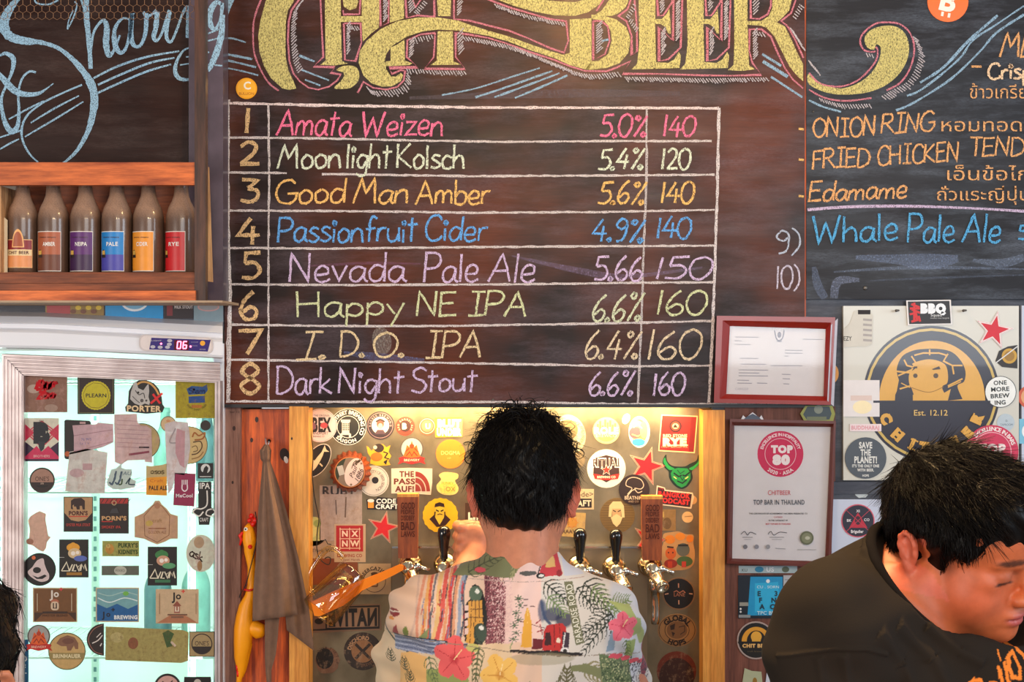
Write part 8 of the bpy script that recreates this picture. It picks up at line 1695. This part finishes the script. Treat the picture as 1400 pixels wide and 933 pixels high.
def trousers(e, x, y, ztop, w=.1, face=90, mat='denim'):
    hx_ = (P(1, 0, 0) - P(0, 0, 0)).x; g_ = SDF((x - .30, y - .30, .04), (x + .30, y + .30, ztop + .03), .009); r_ = math.radians(face); sx_, sy_ = -math.sin(r_), math.cos(r_)
    g_.ell((x, y, ztop - .08), (.165, .125, .13), .04)
    for s_ in (-1, 1):
        a_ = (x + sx_ * w * s_, y + sy_ * w * s_, ztop - .12); k_ = (x + sx_ * w * 1.05 * s_ + .03 * math.cos(r_), y + sy_ * w * 1.05 * s_ + .03 * math.sin(r_), .50); f_ = (x + sx_ * w * 1.1 * s_, y + sy_ * w * 1.1 * s_, .08)
        g_.cap(a_, k_, .092, .068, .04); g_.cap(k_, f_, .068, .055, .03)
    g_.mesh('trousers', mat, e, None, None)
    for s_ in (-1, 1):
        q = MB(); fx, fy = x + sx_ * w * 1.1 * s_, y + sy_ * w * 1.1 * s_; Mq = Matrix.Translation((fx + .04 * math.cos(r_), fy + .04 * math.sin(r_), 0)) @ Matrix.Rotation(r_, 4, 'Z')
        vs = []; prof_ = [(-.12, .030, .075), (-.09, .038, .10), (-.03, .040, .105), (.04, .045, .07), (.10, .043, .05), (.14, .028, .03)]
        for (u, ww, hh) in prof_:
            for (a1, h1) in ((-1, 0), (-1, .6), (-.6, 1), (.6, 1), (1, .6), (1, 0)): vs.append(Mq @ Vector((u, ww * a1, .001 + hh * h1)))
        n6 = 6; q.add(vs, [(i * n6 + k, i * n6 + (k + 1) % n6, (i + 1) * n6 + (k + 1) % n6, (i + 1) * n6 + k) for i in range(5) for k in range(n6)] + [tuple(reversed(range(6))), tuple(range(30, 36))], True); q.build('shoe', 'shoe', e)
trousers(man, P(708, 0, YB).x, -.54, 1.02, .1, 90)

# ------------------------------------------------------------------ 2. the man at the right, looking down
YR = -1.28
def Q2(px, py, y=YR): return tuple(P(px, py, y))
man2 = empty('person', (P(1250, 0, YR).x, YR, 0), 'dark haired person in a black T-shirt with orange lettering, looking down', 'person')
Mr = frame_m(Q2(1320, 744), -45, 20, 8, .93)      # yaw towards the camera, chin down, crown tipped forward
bx0, bx1 = P(1030, 0, YR).x - .02, P(1030, 0, YR).x + .72
g = SDF((P(1190, 0, YR).x, -1.52, P(0, 935, YR).z), (P(1460, 0, YR).x, -1.05, P(0, 590, YR).z), .0026)
head(g, Mr, 1.16, .80, -.020, 12)
neck0 = Mr @ Vector((-.022, 0, -.055)); NC = Vector(Q2(1268, 806, -1.262)); NN = Vector((.56, -.46, .69)).normalized(); neckb = NC - NN * .03
g.cap(neck0, neckb, .056, .082, .02); g.cap(neck0, Vector(Q2(1225, 795, -1.22)), .050, .058, .02); g.cap(Mr @ Vector((.02, 0, -.07)), Q2(1262, 850, -1.22), .045, .05, .03)
g.cap(Q2(1180, 880, -1.30), Q2(1330, 905, -1.14), .05, .05, .03)
def pface(co, col):
    I = np.array(Mr.inverted()); l = co @ I[:3, :3].T + I[:3, 3]; x, y, z = l.T; ay = np.abs(y)
    def bl(mask, c, al): col[:, :3] = col[:, :3] * (1 - (mask * al)[:, None]) + np.array(lin(c)) * (mask * al)[:, None]
    bl(np.clip(1.4 - np.sqrt(((x - .05) / .05) ** 2 + ((ay - .05) / .04) ** 2 + ((z + .035) / .035) ** 2), 0, 1), (206, 96, 70), .45)
    bl(np.clip(2.2 * (1 - np.sqrt(((ay) / .026) ** 2 + ((z + .062) / .0125) ** 2)), 0, 1) * (x > .08), (176, 76, 76), .9)
    bl(np.clip(3 * (1 - np.sqrt(((ay - .033) / .022) ** 2 + ((z - .021 + .12 * (ay - .033)) / .0058) ** 2)), 0, 1) * (x > .05), (36, 22, 18), .85)
    bl(np.clip(3 * (1 - np.sqrt(((ay - .033) / .019) ** 2 + ((z + .0095 + 6 * (ay - .033) ** 2) / .0036) ** 2)), 0, 1) * (x > .05), (30, 18, 16), 1.0)
    bl(np.clip(1.2 * (1 - np.sqrt(((ay - .03) / .028) ** 2 + ((z + .002) / .014) ** 2)), 0, 1) * (x > .05), (150, 88, 70), .5)
    e = (ay > .073) & (z > -.05) & (z < .04) & (np.abs(x) < .05); bl(e * 1.0, (214, 106, 84), .7)
    bl(np.clip(1.5 * (1 - np.sqrt(((x - .018) / .018) ** 2 + ((z - .0) / .03) ** 2)), 0, 1) * (ay > .055) * (ay < .078), (60, 40, 34), .5)
g.mesh('body', 'skin', man2, pface, (198, 104, 62))
g = SDF((P(1180, 0, YR).x, -1.52, P(0, 800, YR).z), (P(1460, 0, YR).x, -1.02, P(0, 570, YR).z), .0032); hair_shell(g, Mr, 0, .004, -.022)
ho = g.mesh('hair', 'hair', man2, None, None, hd)
strands('hair_strands', man2, ho, Mr, 7500, lambda l: .036 if l.z > .05 else .014, .00055, lambda l: (.9 if l.z > .06 else .25, l.y * 2, -.4 - max(0, .06 - l.z) * 12), lambda l: .002 if l.z > .04 else .0006, sel=lambda l: l.x < .058 and l.z > -.04 + max(0, l.x) * 1.2 and not (abs(l.y) > .06 and abs(l.x + .025) < .035 and l.z < .03), seed=7)
strands('hair_tufts', man2, ho, Mr, 260, lambda l: .024, .0006, lambda l: (.8, 0, .8), lambda l: .008, sel=lambda l: l.z > .095 and l.x > -.03, curl=.003, seg=6, seed=9)
# T-shirt
R2 = Ras(1020, 600, 1480, 1000, (36, 29, 23))
def orange(pts, w=5): R2.line(pts, w, (236, 130, 48))
orange([(1312, 925), (1318, 920), (1328, 921), (1330, 930), (1322, 938), (1316, 945)]); orange([(1336, 930), (1342, 924), (1350, 926), (1352, 940)]); orange([(1355, 884), (1357, 896)], 3)
orange([(1354, 905), (1358, 930), (1360, 945)], 5); orange([(1363, 900), (1366, 926), (1358, 932)], 5)
orange([(1368, 895), (1372, 918), (1384, 920), (1386, 908), (1380, 888), (1370, 893), (1372, 900)], 5); orange([(1381, 857), (1386, 866), (1382, 872)], 3.6); orange([(1382, 880), (1388, 877), (1390, 888), (1399, 896), (1402, 908), (1396, 910)], 5)
g = SDF((P(1030, 0, YR).x - .02, -1.56, .95), (P(1500, 0, YR).x, -.92, P(0, 690, YR).z), .0040)
g.cap(Q2(1141, 868, -1.34), Q2(1400, 900, -1.06), .072, .075, .05); g.cap(Q2(1206, 806, -1.20), Q2(1150, 850, -1.31), .066, .070, .04)
g.cap(Q2(1222, 800, -1.21), Q2(1330, 880, -1.10), .055, .07, .04)
g.ell(Q2(1230, 930, -1.24), (.135, .13, .14), .05); g.ell(Q2(1320, 940, -1.22), (.12, .12, .10), .06); g.cap(Q2(1262, 960, -1.22), (P(1255, 0, YR).x, -1.20, .98), .15, .15, .06)
g.cap(Q2(1136, 880, -1.34), Q2(1122, 990, -1.37), .070, .062, .03); g.cap(Q2(1122, 990, -1.37), Q2(1126, 1010, -1.38), .062, .060, .02)
u1 = NN.orthogonal().normalized(); u2 = NN.cross(u1)
ring_ = [NC + (u1 * math.cos(2 * math.pi * k / 20) + u2 * math.sin(2 * math.pi * k / 20)) * .096 for k in range(21)]
g.cap(NC - NN * .04, NC - NN * .03, .088, .086, .03)
g.cyl(NC + NN * .002, NN, .097, .25)
g.chain(ring_, [.0095] * 21, .003)
g.ell(tuple(Mr @ Vector((.045, 0, -.05))), (.085, .08, .065), .01, None, True)
def ptee(co, col):
    kk_ = depth_k(-1.33) * S; px = co[:, 0] / kk_ + 700; py = 466.5 - (co[:, 2] - ZC) / kk_; f = co[:, 1] < -1.15; col[f, :3] = R2.at(px[f], py[f])
def dtee(co):
    x, y, z = co.T; kk_ = depth_k(-1.33) * S; px = x / kk_ + 700; py = 466.5 - (z - ZC) / kk_; d = .004 * np.sin(x * 46 + z * 38 + 2 * np.sin(z * 19)) + .002 * np.sin(x * 30 - z * 90)
    for sg_, dep, wd in (([(1056, 886), (1085, 876), (1120, 868), (1160, 868), (1190, 878)], .0035, 2.2), ([(1180, 850), (1215, 890), (1235, 940)], .006, 9), ([(1215, 845), (1262, 890), (1290, 940)], .006, 9), ([(1100, 880), (1108, 940)], .004, 6), ([(1130, 876), (1146, 940)], .004, 6), ([(1260, 850), (1300, 885), (1330, 900)], .005, 7)):
        for (xa, ya), (xb, yb) in zip(sg_[:-1], sg_[1:]):
            dx, dy = xb - xa, yb - ya; t_ = np.clip(((px - xa) * dx + (py - ya) * dy) / (dx * dx + dy * dy), 0, 1); e_ = np.hypot(px - xa - t_ * dx, py - ya - t_ * dy); d = np.minimum(d, d - dep * np.exp(-(e_ / wd) ** 2) * ((t_ > 0) & (t_ < 1)))
    return np.where(y < -1.12, d, 0)
TEE = g.mesh('t_shirt', 'black_tee', man2, ptee, (36, 29, 23), dtee, 1)
q = MB(); q.tube([NC + NN * .007 + (u1 * math.cos(2 * math.pi * k / 48) + u2 * math.sin(2 * math.pi * k / 48)) * .0955 for k in range(49)], .0068, 10); q.build('collar', 'collar_rib', man2, label='black ribbed collar')
g = SDF((P(1030, 0, YR).x - .05, -1.72, .90), (P(1300, 0, YR).x, -1.2, P(0, 960, YR).z), .004)
el = Vector(Q2(1124, 1060, -1.38)); wr = Vector(Q2(1230, 1080, -1.60)); g.cap(Q2(1122, 980, -1.37), el, .046, .040, .02); g.cap(el, wr, .040, .026, .02)
g.ell(wr + Vector((.045, -.01, 0)), (.045, .026, .034), .012)
for k in range(4): z_ = .026 - .017 * k; g.chain([wr + Vector((.08, -.018, z_)), wr + Vector((.105, -.03, z_ - .004)), wr + Vector((.112, -.024, z_ - .026))], [.0095, .0088, .0078], .003)
g.chain([wr + Vector((.03, -.02, .03)), wr + Vector((.06, -.035, .038)), wr + Vector((.085, -.038, .03))], [.013, .011, .009], .004)
g.mesh('forearm', 'skin', man2, None, SK)
trousers(man2, P(1255, 0, YR).x, -1.20, 1.04, .1, -40)

# ------------------------------------------------------------------ 3. the head at the lower left edge
YL = -1.62
def Q3(px, py, y=YL): return tuple(P(px, py, y))
man3 = empty('person', (P(-95, 0, YL).x, YL, 0), 'dark haired head at the lower edge in front of the cooler door', 'person')
M3 = frame_m(Q3(-98, 944), 84, 4, 0, 1.0)
g = SDF((P(-330, 0, YL).x, -1.85, .9), (P(130, 0, YL).x, -1.4, P(0, 760, YL).z), .0042); head(g, M3, 1.0, 1.0)
g.cap(Q3(-94, 940, -1.62), Q3(-94, 1080, -1.64), .058, .064, .03); g.cap(Q3(-210, 1130, -1.64), Q3(25, 1130, -1.64), .055, .055, .03); g.cap(Q3(-94, 1120, -1.64), (P(-94, 0, YL).x, -1.64, 1.0), .11, .12, .04)
g.mesh('body', 'skin', man3, None, SK)
g = SDF((P(-330, 0, YL).x, -1.85, P(0, 1080, YL).z), (P(130, 0, YL).x, -1.4, P(0, 740, YL).z), .004); hair_shell(g, M3, 0, .004); ho = g.mesh('hair', 'hair', man3, None, None, hd)
strands('hair_strands', man3, ho, M3, 2600, lambda l: .016, .0006, lambda l: (-.1, l.y * 5, -1), lambda l: .001, seed=12)
g = SDF((P(-480, 0, YL).x, -1.9, .88), (P(260, 0, YL).x, -1.35, P(0, 1010, YL).z), .006)
g.cap(Q3(-230, 1140, -1.64), Q3(40, 1140, -1.64), .066, .066, .04); g.ell(Q3(-94, 1230, -1.63), (.17, .12, .2), .05); g.cap(Q3(-94, 1200, -1.64), (P(-94, 0, YL).x, -1.64, .93), .14, .15, .05)
for s_, px in ((-1, -235), (1, 46)): g.cap(Q3(px, 1150, -1.64), Q3(px + 8 * s_, 1290, -1.60), .060, .054, .03)
g.mesh('t_shirt', 'grey_tee', man3, None, None); 
g = SDF((P(-520, 0, YL).x, -1.75, .80), (P(330, 0, YL).x, -1.15, P(0, 1270, YL).z), .005)
for s_, px in ((-1, -243), (1, 54)):
    e0 = Vector(Q3(px + 8 * s_, 1290, -1.60)); e1 = e0 + Vector((0, .05, -.06)); w_ = e1 + Vector((-.05 * s_, .20, .03)); g.cap(e0, e1, .045, .04, .02); g.cap(e1, w_, .04, .026, .02); g.ell(w_ + Vector((0, .04, 0)), (.036, .042, .018), .01)
    for k in range(4): x_ = w_.x + (-.028 + .018 * k); g.chain([(x_, w_.y + .075, w_.z), (x_, w_.y + .10, w_.z - .004), (x_, w_.y + .115, w_.z - .02)], [.009, .0085, .0075], .003)
    g.chain([w_ + Vector((-.03 * s_, .02, 0)), w_ + Vector((-.05 * s_, .045, -.002)), w_ + Vector((-.052 * s_, .07, -.008))], [.012, .011, .009], .004)
g.mesh('forearms', 'skin', man3, None, SK)
trousers(man3, P(-94, 0, YL).x, -1.64, 1.0, .1, 90)
